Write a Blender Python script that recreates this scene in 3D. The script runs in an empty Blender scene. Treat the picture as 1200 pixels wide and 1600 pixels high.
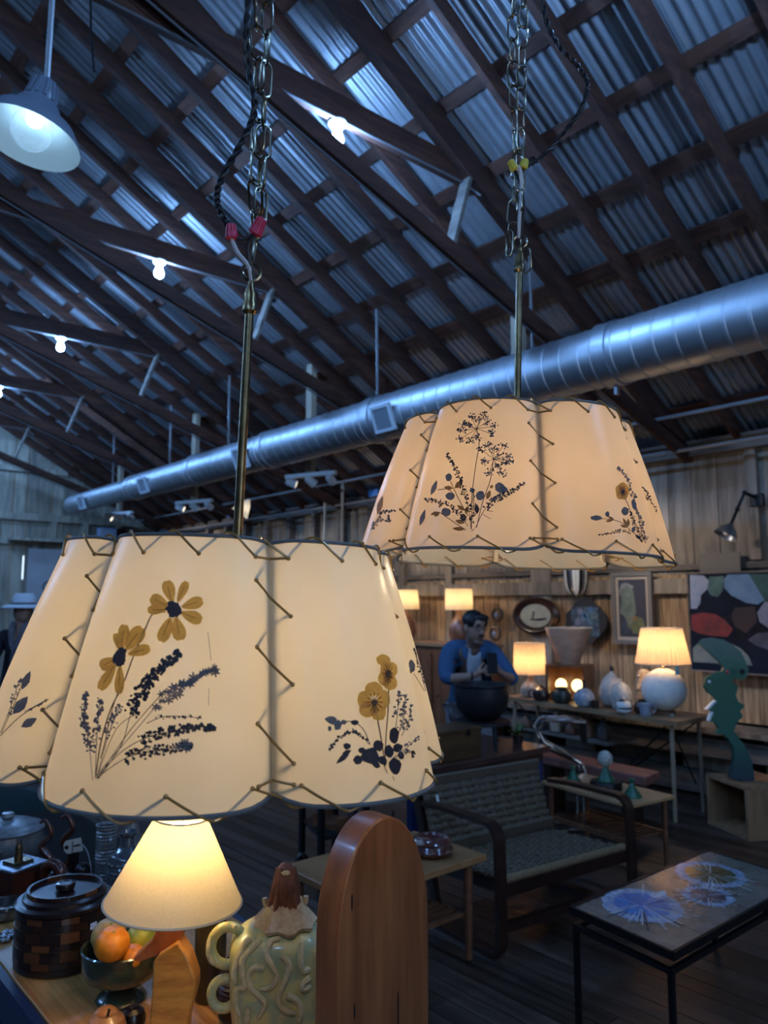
import bpy, bmesh, math, random
from mathutils import Vector as V, Matrix

# ------------------------------------------------------------------ camera, world, exposure
FPX = 1200.0
PITCH = math.atan(143 / 1200)
YAW = math.radians(40.7)
CAM = V((0, 0, 1.55))
FW = V((math.sin(YAW) * math.cos(PITCH), math.cos(YAW) * math.cos(PITCH), math.sin(PITCH)))
RT = V((math.cos(YAW), -math.sin(YAW), 0))
UP = RT.cross(FW)
TC = -FW.copy(); TC.z = 0; TC.normalize()          # horizontal direction towards the viewer
scene = bpy.context.scene
col = scene.collection
cd = bpy.data.cameras.new('camera')
cam = bpy.data.objects.new('camera', cd); col.objects.link(cam)
cam.location = CAM
cam.rotation_euler = (math.pi / 2 + PITCH, 0, -YAW)
cd.sensor_fit = 'VERTICAL'; cd.sensor_height = 36; cd.lens = 36 * FPX / 1600
cd.clip_start = 0.02; cd.clip_end = 200
cd.dof.use_dof = True; cd.dof.focus_distance = 1.0; cd.dof.aperture_fstop = 7.5
scene.camera = cam

world = bpy.data.worlds.new('sky'); scene.world = world
world.use_nodes = True
wn = world.node_tree.nodes; wl = world.node_tree.links
bg = wn['Background']
bg.inputs['Color'].default_value = (0.60, 0.77, 1.0, 1)
bg.inputs['Strength'].default_value = 2.0

vs = scene.view_settings
vs.view_transform = 'Standard'; vs.look = 'None'; vs.gamma = 1.0; vs.use_curve_mapping = False
vs.exposure = 0.12
scene.cycles.use_denoising = True
scene.cycles.max_bounces = 6
scene.cycles.diffuse_bounces = 3
scene.cycles.glossy_bounces = 3
scene.cycles.use_adaptive_sampling = True
scene.cycles.adaptive_threshold = 0.02
scene.cycles.transmission_bounces = 6
scene.cycles.sample_clamp_indirect = 4.0
scene.cycles.caustics_reflective = False
scene.cycles.caustics_refractive = False

BULB_COOL = 1500.0      # emission of the cool ceiling bulbs
COOL = (0.22, 0.48, 1.0)
WARM = (1.0, 0.62, 0.30)

# ------------------------------------------------------------------ pixel -> place
def ray(x, y): return FW + RT * ((x - 600) / FPX) - UP * ((y - 800) / FPX)
def onz(x, y, z): r = ray(x, y); return CAM + r * ((z - CAM.z) / r.z)
def onX(x, y, X): r = ray(x, y); return CAM + r * (X / r.x)
def onY(x, y, Y): r = ray(x, y); return CAM + r * (Y / r.y)
def dep(x, y, d): return CAM + ray(x, y) * d
def zat(p, y):     # height of image row y above the ground point p
    d = (p - CAM).dot(FW.normalized())
    r = ray(600, y); h = math.hypot(FW.x, FW.y)
    hd = math.hypot(p.x, p.y) * 1.0
    q = V((p.x, p.y, 0)); n = V((FW.x, FW.y, 0)).normalized()
    t = q.dot(n) / (r.x * n.x + r.y * n.y)
    return CAM.z + r.z * t

# ------------------------------------------------------------------ mesh helpers
def rotz(a): return Matrix.Rotation(a, 3, 'Z')
ORG = {}
class G:
    def __init__(s): s.v = []; s.f = []
    def add(s, vs, fs):
        o = len(s.v); s.v += [V(p) for p in vs]; s.f += [tuple(i + o for i in q) for q in fs]; return s
    def box(s, c, d, R=None):
        c = V(c); P = []
        for x in (-.5, .5):
            for y in (-.5, .5):
                for z in (-.5, .5):
                    p = V((x * d[0], y * d[1], z * d[2])); P.append(c + (R @ p if R else p))
        return s.add(P, [(0, 1, 3, 2), (4, 6, 7, 5), (0, 4, 5, 1), (2, 3, 7, 6), (0, 2, 6, 4), (1, 5, 7, 3)])
    def beam(s, p, q, w, h, up=(0, 0, 1)):
        p = V(p); q = V(q); d = (q - p); L = d.length; d.normalize(); up = V(up)
        sd = d.cross(up).normalized(); u = sd.cross(d)
        R = Matrix((d, sd, u)).transposed()
        return s.box((p + q) / 2, (L, w, h), R)
    def tube(s, pts, r, n=8, closed=False, cap=True):
        pts = [V(p) for p in pts]; m = len(pts)
        rs = r if isinstance(r, (list, tuple)) else [r] * m
        T = []
        for i in range(m):
            a = pts[(i - 1) % m] if (closed or i > 0) else pts[i]
            b = pts[(i + 1) % m] if (closed or i < m - 1) else pts[i]
            t = (b - a); T.append(t.normalized() if t.length > 1e-9 else V((0, 0, 1)))
        nrm = T[0].orthogonal().normalized(); P = []
        for i in range(m):
            nrm = (nrm - T[i] * nrm.dot(T[i])); nrm = nrm.normalized() if nrm.length > 1e-6 else T[i].orthogonal().normalized()
            b = T[i].cross(nrm)
            for k in range(n):
                a = 2 * math.pi * k / n
                P.append(pts[i] + (nrm * math.cos(a) + b * math.sin(a)) * rs[i])
        F = []
        for i in range(m if closed else m - 1):
            j = (i + 1) % m
            for k in range(n):
                F.append((i * n + k, i * n + (k + 1) % n, j * n + (k + 1) % n, j * n + k))
        if cap and not closed:
            F.append(tuple(range(n))[::-1]); F.append(tuple(range((m - 1) * n, m * n)))
        return s.add(P, F)
    def lathe(s, prof, c=(0, 0, 0), n=24, R=None, sx=1, sy=1):
        c = V(c); P = []; F = []; m = len(prof)
        for r, z in prof:
            for k in range(n):
                a = 2 * math.pi * k / n
                p = V((r * math.cos(a) * sx, r * math.sin(a) * sy, z)); P.append(c + (R @ p if R else p))
        for i in range(m - 1):
            for k in range(n):
                F.append((i * n + k, i * n + (k + 1) % n, (i + 1) * n + (k + 1) % n, (i + 1) * n + k))
        if prof[0][0] > 1e-6: F.append(tuple(range(n))[::-1])
        if prof[-1][0] > 1e-6: F.append(tuple(range((m - 1) * n, m * n)))
        return s.add(P, F)
    def shell(s, prof, c=(0, 0, 0), n=24, R=None):      # open surface of revolution, no caps
        g = G(); g.lathe(prof, c, n, R)
        g.f = [q for q in g.f if len(q) <= 4]
        return s.add(g.v, g.f)
    def ell(s, c, rad, n=16, m=10, R=None):
        c = V(c); P = []; F = []
        for i in range(m + 1):
            t = math.pi * i / m
            for k in range(n):
                a = 2 * math.pi * k / n
                p = V((rad[0] * math.sin(t) * math.cos(a), rad[1] * math.sin(t) * math.sin(a), -rad[2] * math.cos(t)))
                P.append(c + (R @ p if R else p))
        for i in range(m):
            for k in range(n):
                F.append((i * n + k, i * n + (k + 1) % n, (i + 1) * n + (k + 1) % n, (i + 1) * n + k))
        return s.add(P, F)
    def prism(s, poly, O, ex, ey, t):
        O = V(O); ex = V(ex); ey = V(ey); nz = ex.cross(ey).normalized() * t; m = len(poly)
        P = [O + ex * a + ey * b for a, b in poly]; P += [p + nz for p in P]
        F = [tuple(range(m))[::-1], tuple(range(m, 2 * m))]
        F += [(i, (i + 1) % m, m + (i + 1) % m, m + i) for i in range(m)]
        return s.add(P, F)
    def flat(s, pts):
        m = len(pts); c = sum((V(p) for p in pts), V()) / m
        return s.add(list(pts) + [c], [(i, (i + 1) % m, m) for i in range(m)])
    def build(s, name, mat=None, parent=None, angle=38, bevel=0, fix=True, sub=0, origin=None):
        me = bpy.data.meshes.new(name)
        lo = V((min(p.x for p in s.v), min(p.y for p in s.v), min(p.z for p in s.v)))
        hi = V((max(p.x for p in s.v), max(p.y for p in s.v), max(p.z for p in s.v)))
        o = V(origin) if origin else V(((lo.x + hi.x) / 2, (lo.y + hi.y) / 2, lo.z))
        me.from_pydata([p - o for p in s.v], [], s.f); me.update()
        if fix:
            bm = bmesh.new(); bm.from_mesh(me)
            bmesh.ops.remove_doubles(bm, verts=bm.verts, dist=1e-6)
            bmesh.ops.recalc_face_normals(bm, faces=bm.faces); bm.to_mesh(me); bm.free()
        me.polygons.foreach_set('use_smooth', [True] * len(me.polygons))
        me.set_sharp_from_angle(angle=math.radians(angle))
        if mat: me.materials.append(mat)
        ob = bpy.data.objects.new(name, me); col.objects.link(ob)
        po = ORG.get(parent, V()) if parent else V()
        ob.location = o - po; ob.parent = parent; ORG[ob] = o
        if bevel:
            b = ob.modifiers.new('bevel', 'BEVEL'); b.width = bevel; b.segments = 2; b.limit_method = 'ANGLE'; b.angle_limit = 0.7
        if sub:
            b = ob.modifiers.new('sub', 'SUBSURF'); b.levels = sub; b.render_levels = sub
        return ob
def tag(o, label, cat, group=None):
    o['label'] = label; o['category'] = cat
    if group: o['group'] = group
    return o
def thing(name, label, cat, loc=(0, 0, 0), group=None, rz=0, local=False):
    o = bpy.data.objects.new(name, None); col.objects.link(o); o.empty_display_size = .05
    o.location = loc; o.rotation_euler = (0, 0, rz); ORG[o] = V() if local else V(loc)
    return tag(o, label, cat, group)
def struct(o): o['kind'] = 'structure'; return o
def stuff(o): o['kind'] = 'stuff'; return o
def twin(src, parent, loc):      # another piece that shares the mesh
    c = src.copy(); col.objects.link(c); c.parent = parent; c.location = V(loc) - ORG.get(parent, V()); ORG[c] = V(loc); return c
def arc(c, r, a0, a1, n, ex=(1, 0, 0), ey=(0, 0, 1)):
    c = V(c); ex = V(ex); ey = V(ey)
    return [c + ex * (r * math.cos(math.radians(a0 + (a1 - a0) * i / n))) + ey * (r * math.sin(math.radians(a0 + (a1 - a0) * i / n))) for i in range(n + 1)]
def spline(pts, n=6):
    pts = [V(p) for p in pts]; out = []
    for i in range(len(pts) - 1):
        p0 = pts[max(i - 1, 0)]; p1 = pts[i]; p2 = pts[i + 1]; p3 = pts[min(i + 2, len(pts) - 1)]
        for k in range(n):
            t = k / n
            out.append(.5 * ((2 * p1) + (p2 - p0) * t + (2 * p0 - 5 * p1 + 4 * p2 - p3) * t * t + (3 * p1 - p0 - 3 * p2 + p3) * t ** 3))
    return out + [pts[-1]]

# ------------------------------------------------------------------ materials
MATS = {}
def base(name):
    m = bpy.data.materials.new(name); m.use_nodes = True; MATS[name] = m
    return m, m.node_tree.nodes, m.node_tree.links, m.node_tree.nodes['Principled BSDF']
def C4(c): return (c[0], c[1], c[2], 1)
def M(name, c, rough=.6, metal=0, c2=None, scale=(8, 8, 8), amt=.5, bump=0, rnd=0, spec=.5, coat=0, detail=3, trans=0, emit=None, es=0, ior=1.45, ramp=(.35, .65), rvar=0):
    """principled material; optional second colour by noise, stretched per axis; rnd = brightness change from piece to piece"""
    m, N, L, b = base(name)
    b.inputs['Base Color'].default_value = C4(c); b.inputs['Roughness'].default_value = rough; b.inputs['Metallic'].default_value = metal
    b.inputs['Specular IOR Level'].default_value = spec; b.inputs['Coat Weight'].default_value = coat; b.inputs['Coat Roughness'].default_value = .12
    b.inputs['Transmission Weight'].default_value = trans; b.inputs['IOR'].default_value = ior
    if emit: b.inputs['Emission Color'].default_value = C4(emit); b.inputs['Emission Strength'].default_value = es
    if c2 is None and not bump and not rnd: return m
    tc = N.new('ShaderNodeTexCoord'); mp = N.new('ShaderNodeMapping'); mp.inputs['Scale'].default_value = scale
    L.new(tc.outputs['Object'], mp.inputs['Vector'])
    oi = N.new('ShaderNodeObjectInfo'); mu = N.new('ShaderNodeMath'); mu.operation = 'MULTIPLY'; mu.inputs[1].default_value = 37.0
    L.new(oi.outputs['Random'], mu.inputs[0]); L.new(mu.outputs[0], mp.inputs['Location'])
    nz = N.new('ShaderNodeTexNoise'); nz.inputs['Scale'].default_value = 1; nz.inputs['Detail'].default_value = detail; nz.inputs['Roughness'].default_value = .65
    L.new(mp.outputs[0], nz.inputs['Vector'])
    out = None
    if c2 is not None:
        rp = N.new('ShaderNodeValToRGB'); e = rp.color_ramp.elements
        e[0].position = ramp[0]; e[0].color = C4(c2); e[1].position = ramp[1]; e[1].color = C4(c)
        L.new(nz.outputs['Fac'], rp.inputs['Fac']); out = rp.outputs['Color']
    if rnd:
        mr = N.new('ShaderNodeMapRange'); mr.inputs['To Min'].default_value = 1 - rnd; mr.inputs['To Max'].default_value = 1 + rnd
        L.new(oi.outputs['Random'], mr.inputs['Value'])
        mx = N.new('ShaderNodeMix'); mx.data_type = 'RGBA'; mx.blend_type = 'MULTIPLY'; mx.inputs['Factor'].default_value = 1
        if out: L.new(out, mx.inputs['A'])
        else: mx.inputs['A'].default_value = C4(c)
        L.new(mr.outputs[0], mx.inputs['B']); out = mx.outputs['Result']
    if out: L.new(out, b.inputs['Base Color'])
    if rvar:
        mr2 = N.new('ShaderNodeMapRange'); mr2.inputs['From Min'].default_value = .3; mr2.inputs['From Max'].default_value = .7
        mr2.inputs['To Min'].default_value = rough - rvar; mr2.inputs['To Max'].default_value = rough + rvar
        L.new(nz.outputs['Fac'], mr2.inputs['Value']); L.new(mr2.outputs[0], b.inputs['Roughness'])
    if bump:
        bp = N.new('ShaderNodeBump'); bp.inputs['Strength'].default_value = min(1, bump); bp.inputs['Distance'].default_value = .004 * max(1, bump)
        L.new(nz.outputs['Fac'], bp.inputs['Height']); L.new(bp.outputs[0], b.inputs['Normal'])
    return m
def EM(name, c, s):
    m, N, L, b = base(name)
    b.inputs['Base Color'].default_value = (0, 0, 0, 1); b.inputs['Emission Color'].default_value = C4(c); b.inputs['Emission Strength'].default_value = s
    return m
def SHADE(name, c, ct, fac=.55, rough=.35, scale=30, amt=.12, weave=0, stain=None):
    """thin translucent shade: light from the bulb inside comes through"""
    m, N, L, b = base(name)
    b.inputs['Roughness'].default_value = rough; b.inputs['Specular IOR Level'].default_value = .35
    tr = N.new('ShaderNodeBsdfTranslucent'); mx = N.new('ShaderNodeMixShader'); mx.inputs['Fac'].default_value = fac
    tc = N.new('ShaderNodeTexCoord'); nz = N.new('ShaderNodeTexNoise'); nz.inputs['Scale'].default_value = scale; nz.inputs['Detail'].default_value = 4
    if weave:
        mp = N.new('ShaderNodeMapping'); mp.inputs['Scale'].default_value = (1, 1, weave); L.new(tc.outputs['Object'], mp.inputs['Vector']); L.new(mp.outputs[0], nz.inputs['Vector'])
    else: L.new(tc.outputs['Object'], nz.inputs['Vector'])
    for cc, sock in ((c, b.inputs['Base Color']), (ct, tr.inputs['Color'])):
        rp = N.new('ShaderNodeValToRGB'); e = rp.color_ramp.elements
        e[0].position = .3; e[1].position = .7
        e[0].color = C4([k * (1 - amt) for k in cc]); e[1].color = C4(cc)
        L.new(nz.outputs['Fac'], rp.inputs['Fac']); L.new(rp.outputs['Color'], sock)
    L.new(b.outputs[0], mx.inputs[1]); L.new(tr.outputs[0], mx.inputs[2])
    L.new(mx.outputs[0], N['Material Output'].inputs['Surface'])
    return m

random.seed(7)
rafter_m = M('rafter wood', (.085, .030, .017), .75, c2=(.034, .013, .009), scale=(3, 25, 25), rnd=.3, bump=.3)
batten_m = M('batten wood', (.13, .05, .03), .8, c2=(.055, .022, .014), scale=(25, 3, 25), rnd=.3)
greywood_m = M('grey timber', (.20, .17, .145), .8, c2=(.09, .075, .065), scale=(2, 2, 14), rnd=.25)
tin_m = M('corrugated tin', (.40, .41, .43), .42, .55, c2=(.29, .295, .31), scale=(3, 3, 3), rnd=.16, detail=8, ramp=(.3, .7), rvar=.12)
floor_m = M('floor planks', (.085, .056, .043), .42, c2=(.028, .019, .016), scale=(22, 1.6, 22), rnd=.45, bump=.5, rvar=.14, detail=6)
sub_m = M('subfloor', (.012, .010, .009), .9)
board_m = M('old wall board', (.31, .26, .205), .75, c2=(.14, .115, .09), scale=(14, 14, 1.6), rnd=.25, bump=.4, detail=6)
lowboard_m = M('narrow wall board', (.54, .36, .20), .65, c2=(.17, .10, .052), scale=(22, 22, 2), rnd=.25, bump=.4, detail=6)
gboard_m = M('gable board', (.42, .37, .285), .8, c2=(.20, .18, .145), scale=(12, 12, 1.4), rnd=.25, bump=.3, detail=6)
dark_m = M('dark void', (.008, .008, .009), .9)
duct_m = M('galvanised duct', (.55, .58, .62), .46, .95, c2=(.47, .50, .55), scale=(6, 6, 6), detail=3)
whitem_m = M('white enamel', (.78, .80, .80), .4)
steel_m = M('steel', (.45, .46, .48), .3, 1)
conduit_m = M('conduit grey', (.38, .39, .41), .45, .6)
black_m = M('black metal', (.012, .012, .014), .4, .5)
brass_m = M('aged brass', (.30, .21, .10), .3, 1, c2=(.16, .11, .06), scale=(30, 30, 30))
coolbulb_m = EM('cool bulb', COOL, BULB_COOL)
# ------------------------------------------------------------------ the barn
WX, EZ, TN = 6.3, 2.95, .57
YF, YB = 14.0, -5.5
SL = math.atan(TN); CS, SN = math.cos(SL), math.sin(SL)
def roofz(x): return EZ + (WX - abs(x)) * TN
RS, R0 = .477, 3.27                      # rafter spacing, first truss
TRUSS = [R0 + RS * 5 * k for k in range(-3, 5)]

# floor
g = G().box((0, (YF + YB) / 2, -.07), (12.8, YF - YB + .4, .08))
floor = struct(g.build('floor', sub_m))
rnd = random.Random(3)
x = 0.3
while x < WX - .02:
    y = -.4 - rnd.random() * 2
    while y < YF - .05:
        l = 3.2 + rnd.random() * 1.4; y1 = min(y + l, YF)
        if YF - y1 < .8: y1 = YF
        G().box((x + .05, (y + y1) / 2, -.0145 + rnd.uniform(-.001, .001)), (.0965, y1 - y - .003, .025)).build('floor_plank', floor_m, floor, fix=False)
        y = y1
    x += .1
g = G(); x = -6.3
while x < .28:
    for a, b in ((YB, 0.1), (.1, 5.3), (5.3, YF)):
        g.box((x + .05, (a + b) / 2, -.0145), (.0965, b - a - .003, .025))
    x += .1
x = .3
while x < WX - .02:
    g.box((x + .05, (YB - 2.5) / 2, -.0145), (.0965, -YB - 2.5, .025)); x += .1
stuff(g.build('floor_planks_behind', floor_m, floor, fix=False))

# corrugated roof
ceiling = struct(G().beam((0, YB - .2, 6.46), (0, YF + .2, 6.46), .05, .2).build('ceiling', rafter_m))
def sheet(g, y0, w, s0, s1, lift, side=1):
    n = int(w / .068 * 6); P = []; F = []
    for i in range(n + 1):
        y = y0 + w * i / n; h = .0135 * math.sin(2 * math.pi * (y0 + w * i / n) / .068)
        for s in (s0, s1):
            X = (WX + .35) - s * CS; Z = EZ - .35 * TN + s * SN
            P.append(V((side * (X + (h + lift) * SN), y, Z + (h + lift) * CS)))
    for i in range(n): F.append((2 * i, 2 * i + 1, 2 * i + 3, 2 * i + 2))
    g.add(P, F)
SLEN = (WX + .35) / CS
rows = [(-.0, 2.2, .0), (2.1, 4.6, .006), (4.5, SLEN, .012)]
w = .068 * 10
gs = G(); y = YB - .2; i = 0
while y < YF - .1:
    for (a, b, l) in rows:
        ll = .05 + l + (i % 2) * .004
        if y < .1: sheet(gs, y, w + .034, a, b, ll)
        else:
            g = G(); sheet(g, y, w + .034, a, b, ll); g.build('corrugated_sheet', tin_m, ceiling, fix=False, angle=60)
        sheet(gs, y, w + .034, a, b, ll, -1)
    y += w; i += 1
stuff(gs.build('roof_sheets_beyond', tin_m, ceiling, fix=False, angle=60))
# battens across the rafters
k = 0
def slopept(X, y, off):      # point on the roof plane (underside of sheets = +.04), off measured along the normal
    s = 1 if X >= 0 else -1
    return V((X + s * off * SN, y, roofz(X) + off * CS))
gb = G()
X = 6.44
while X > .1:
    wv = rnd.uniform(.085, .125)
    for sgn in (1, -1):
        gg = G() if sgn > 0 else gb
        u = V((sgn * SN, 0, CS))
        gg.beam(slopept(sgn * X, YB - .2, .022), slopept(sgn * X, YF + .2, .022), wv, .024, u)
        if sgn > 0: gg.build('roof_batten', batten_m, ceiling, fix=False)
    X -= .455
stuff(gb.build('roof_battens_beyond', batten_m, ceiling, fix=False))
# rafters
gr = G(); n0 = int((YB - R0) / RS)
k = n0
while R0 + k * RS < YF - .05:
    y = R0 + k * RS
    tr = (k % 5 == 0)
    wv, hv = (.075, .17) if tr else (.045 + rnd.uniform(-.003, .006), .115)
    for sgn in (1, -1):
        vis = sgn > 0 and y > .4
        gg = G() if vis else gr
        yj = y + rnd.uniform(-.012, .012)
        gg.beam(slopept(sgn * (WX + .3), yj, .01 - hv / 2), slopept(sgn * .02, yj + rnd.uniform(-.02, .02), .01 - hv / 2), wv, hv, V((sgn * SN, 0, CS)))
        if vis: gg.build('rafter', rafter_m, ceiling, fix=False)
    k += 1
stuff(gr.build('rafters_beyond', rafter_m, ceiling, fix=False))
# trusses: collar tie, scissor bottom chords, struts
def chordz(X): return 3.48 - (X - 4.12) * .337
for y in TRUSS:
    t = bpy.data.objects.new('truss', None); col.objects.link(t); t.parent = ceiling
    o = V((0, y, 4.3)); t.location = o - ORG[ceiling]; ORG[t] = o
    G().beam((-3.72, y + .05, 4.40), (3.72, y + .05, 4.40), .05, .16).build('collar_tie', rafter_m, t)
    for s in (1, -1):
        a = V((s * 6.2, y - s * .045, chordz(6.2) + .03)); b = V((s * -1.0, y - s * .045, chordz(-1.0)))
        G().beam(a, b, .04, .11).build('bottom_chord', rafter_m, t)
        G().beam((s * 3.55, y + .01, 4.36), (s * 3.33, y - .02, chordz(3.33)), .028, .085, (0, 1, 0)).build('strut', greywood_m, t)
        G().beam((s * 5.35, y + .0, roofz(5.35) - .12), (s * 4.9, y, chordz(4.9)), .028, .085, (0, 1, 0)).build('strut', rafter_m, t)
# a rusty diagonal brace near the viewer and one far away
for n_, a, b in (('brace', onY(1040, -60, 2.2), slopept(5.0, 1.2, -.16)), ('brace', slopept(3.2, 10.9, -.1), V((4.9, 10.2, 3.35)))):
    G().beam(a, b, .035, .09).build(n_, batten_m, ceiling)

# right wall
wallr = struct(G().box((WX + .09, (YF + YB) / 2, 1.45), (.05, YF - YB, 3.0)).build('wall_right', dark_m))
rw = random.Random(5)
y = YB
gx = G()
while y < YF:
    wv = rw.uniform(.2, .3)
    if y < .6: gx.box((WX + .03, y + wv / 2, 1.45), (.03, wv - .006, 2.85))
    else:
        G().box((WX + .02 + rw.uniform(-.004, .004), y + wv / 2, 2.33), (.026, wv - .006, 1.06)).build('wall_board', board_m, wallr, fix=False)
    y += wv
stuff(gx.build('wall_boards_beyond', board_m, wallr, fix=False))
y = .6
while y < 13.9:
    wv = rw.uniform(.10, .145) if y < 7.5 else rw.uniform(.22, .3)
    G().box((WX + .02 + rw.uniform(-.004, .004), y + wv / 2, 1.2), (.024, wv - .005, 1.2)).build('wall_board', lowboard_m, wallr, fix=False)
    y += wv
G().box((WX - .04, 6.9, 1.70), (.07, 14.0, .13)).build('girt', board_m, wallr, fix=False)
G().box((WX - .02, 6.9, 1.86), (.04, 14.0, .05)).build('girt', greywood_m, wallr, fix=False)
G().box((WX - .03, 6.9, 2.87), (.12, 14.0, .13)).build('top_plate', greywood_m, wallr, fix=False)
for yy, wv, z0_, z1_ in ((2.72, .09, 1.9, 2.82), (4.86, .24, .62, 2.82), (6.15, .1, .62, 2.82), (6.95, .1, .62, 2.82)):
    G().box((WX - .02, yy, (z0_ + z1_) / 2), (.05, wv, z1_ - z0_)).build('wall_post', board_m, wallr, fix=False)
yy = 7.5
while yy < 13.8:
    G().box((WX - .05, yy, 2.3), (.09, .06 + rw.random() * .04, 1.1)).build('wall_stud', greywood_m, wallr, fix=False); yy += .62
# ledges and beams along the foot of the wall
G().box((6.12, 6.9, .56), (.36, 14.0, .04)).build('wall_ledge', board_m, wallr, fix=False)
G().box((6.05, 6.9, .42), (.06, 14.0, .14)).build('wall_beam', greywood_m, wallr, fix=False)
G().box((6.16, 6.9, .12), (.06, 14.0, .18)).build('wall_beam', greywood_m, wallr, fix=False)
for i in range(20):
    G().box((6.24, .7 + i * .62, .3), (.05, .3 + .12 * (i % 3), .5)).build('foot_board', board_m, wallr, fix=False)
# thin steel pipes along the eave
for (za, zb, xa, nm) in ((2.83, 2.83, 6.02, 'eave_pipe'), (3.06, 3.06, 5.75, 'eave_pipe')):
    G().tube([(xa, .4, za), (xa, 7, za - .01), (xa, 13.8, zb)], .016, 8).build(nm, conduit_m, wallr)

# gable wall at the far end
wallf = struct(G().box((0, YF + .12, 1.4), (12.7, .02, 2.8)).build('wall_far', gboard_m))
bpy.data.objects.remove(wallf, do_unlink=True)
wallf = struct(G().box((0, YF + .03, .06), (12.6, .14, .12)).build('wall_far', greywood_m))
SLITS = [(onY(86, 705, YF).x, onY(86, 722, YF).z, onY(86, 692, YF).z), (onY(36, 890, YF).x, onY(36, 905, YF).z, onY(36, 868, YF).z), (onY(28, 660, YF).x, onY(28, 668, YF).z, onY(28, 655, YF).z)]
edges = [-6.3]
while edges[-1] < 6.0:
    edges.append(edges[-1] + rw.uniform(.24, .36))
edges[-1] = 6.3
for (sx, a, b) in SLITS:
    k = min(range(1, len(edges) - 1), key=lambda i: abs(edges[i] - sx)); edges[k] = sx
gw = G()
for i in range(len(edges) - 1):
    a, b = edges[i], edges[i + 1]
    gap = .003
    ga = .014 if any(abs(a - s[0]) < .01 for s in SLITS) else gap
    gb_ = .014 if any(abs(b - s[0]) < .01 for s in SLITS) else gap
    a += ga; b -= gb_
    poly = [(a, .1), (b, .1), (b, roofz(b) + .03), (a, roofz(a) + .03)]
    if a < 0 < b: poly = [(a, .1), (b, .1), (b, roofz(b) + .03), (0, roofz(0)), (a, roofz(a) + .03)]
    gg = G() if b > 1.5 else gw
    gg.prism(poly, (0, YF + .03 + rw.uniform(-.004, .004), 0), (1, 0, 0), (0, 0, 1), .025)
    if b > 1.5: gg.build('wall_board', gboard_m, wallf, fix=False)
stuff(gw.build('wall_boards_beyond', gboard_m, wallf, fix=False))
gs_ = G()
for e in edges[1:-1]:                       # cover strips outside the joints
    sl = [s for s in SLITS if abs(s[0] - e) < .01]
    segs = [(.1, roofz(e) - .02)]
    if sl: segs = [(.1, sl[0][1]), (sl[0][2], roofz(e) - .02)]
    for a, b in segs: gs_.box((e, YF + .05, (a + b) / 2), (.06, .018, b - a))
stuff(gs_.build('cover_strips', gboard_m, wallf, fix=False))
for z, h, x0 in ((3.03, .12, -5.9), (2.60, .09, -6.2), (3.85, .09, -4.6), (1.55, .1, -6.2)):
    xe = min(6.2, WX - (z + .1 - EZ) / TN) if z > 2.9 else 6.2
    G().box((( -xe + xe) / 2, YF - .045, z), (2 * xe, .06, h)).build('girt', gboard_m, wallf, fix=False)
for xx in (3.4, 4.35, 4.9, 5.5, 2.5):
    G().box((xx, YF - .05, 2.82), (.09, .07, .33)).build('wall_stud', gboard_m, wallf, fix=False)
    G().box((xx - .3, YF - .05, 2.1), (.1, .07, .9)).build('wall_stud', gboard_m, wallf, fix=False)

# unseen walls behind the viewer; the gable gap is added for daylight
walll = struct(G().box((-WX - .03, (YF + YB) / 2, 1.45), (.06, YF - YB, 3.0)).build('wall_left', board_m))
wb = struct(G().box((-3.9, YB, 1.45), (4.9, .06, 2.9)).build('wall_near', board_m))
G().box((4.4, YB, 1.45), (3.9, .06, 2.9)).build('wall_boards', board_m, wb)
G().prism([(-6.3, 2.9), (6.3, 2.9), (6.3, 2.95), (0, 6.52), (-6.3, 2.95)], (0, YB + .03, 0), (1, 0, 0), (0, 0, 1), .05).build('wall_boards', board_m, wb)
# ------------------------------------------------------------------ duct under the roof slope
DX, DZ, DR = 4.17, 3.115, .196
duct = thing('air_duct', 'long round galvanised spiral air duct hung under the tin roof', 'air duct', (DX, 6.5, DZ - DR))
def ductring(y, r): return [(DX + r * math.cos(2 * math.pi * k / 28), y, DZ + r * math.sin(2 * math.pi * k / 28)) for k in range(28)]
segs = [(.0, 2.62, .196), (2.62, 4.9, .190), (4.9, 6.6, .186), (6.6, 8.2, .178), (8.2, 10.0, .165), (10.0, 12.5, .14)]
for (a, b, r) in segs:
    prof = []; y = a
    P = []; F = []; n = 28; ys = []
    while y < b - .05:
        for dy, dr in ((0, 0), (.004, .005), (.012, .005), (.02, 0)): ys.append((y + dy, r + dr))
        y += .14
    ys.append((b, r))
    for yy, rr in ys:
        for k in range(n):
            an = 2 * math.pi * k / n; sp = .0
            P.append((DX + rr * math.cos(an), yy, DZ + rr * math.sin(an)))
    for i in range(len(ys) - 1):
        for k in range(n): F.append((i * n + k, i * n + (k + 1) % n, (i + 1) * n + (k + 1) % n, (i + 1) * n + k))
    F.append(tuple(range(n))); F.append(tuple(range((len(ys) - 1) * n, len(ys) * n)))
    G().add(P, F).build('duct_section', duct_m, duct, angle=18)
for (y, r) in ((2.62, .203), (4.9, .2), (6.6, .192), (8.2, .184), (10.0, .17)):
    g = G(); R = Matrix.Rotation(math.pi / 2, 3, 'X')
    g.lathe([(r - .01, -.055), (r + .006, -.055), (r + .006, -.047), (r, -.044), (r, .044), (r + .006, .047), (r + .006, .055), (r - .01, .055)], (DX, y, DZ), 28, R)
    g.build('coupling', duct_m, duct)
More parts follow.
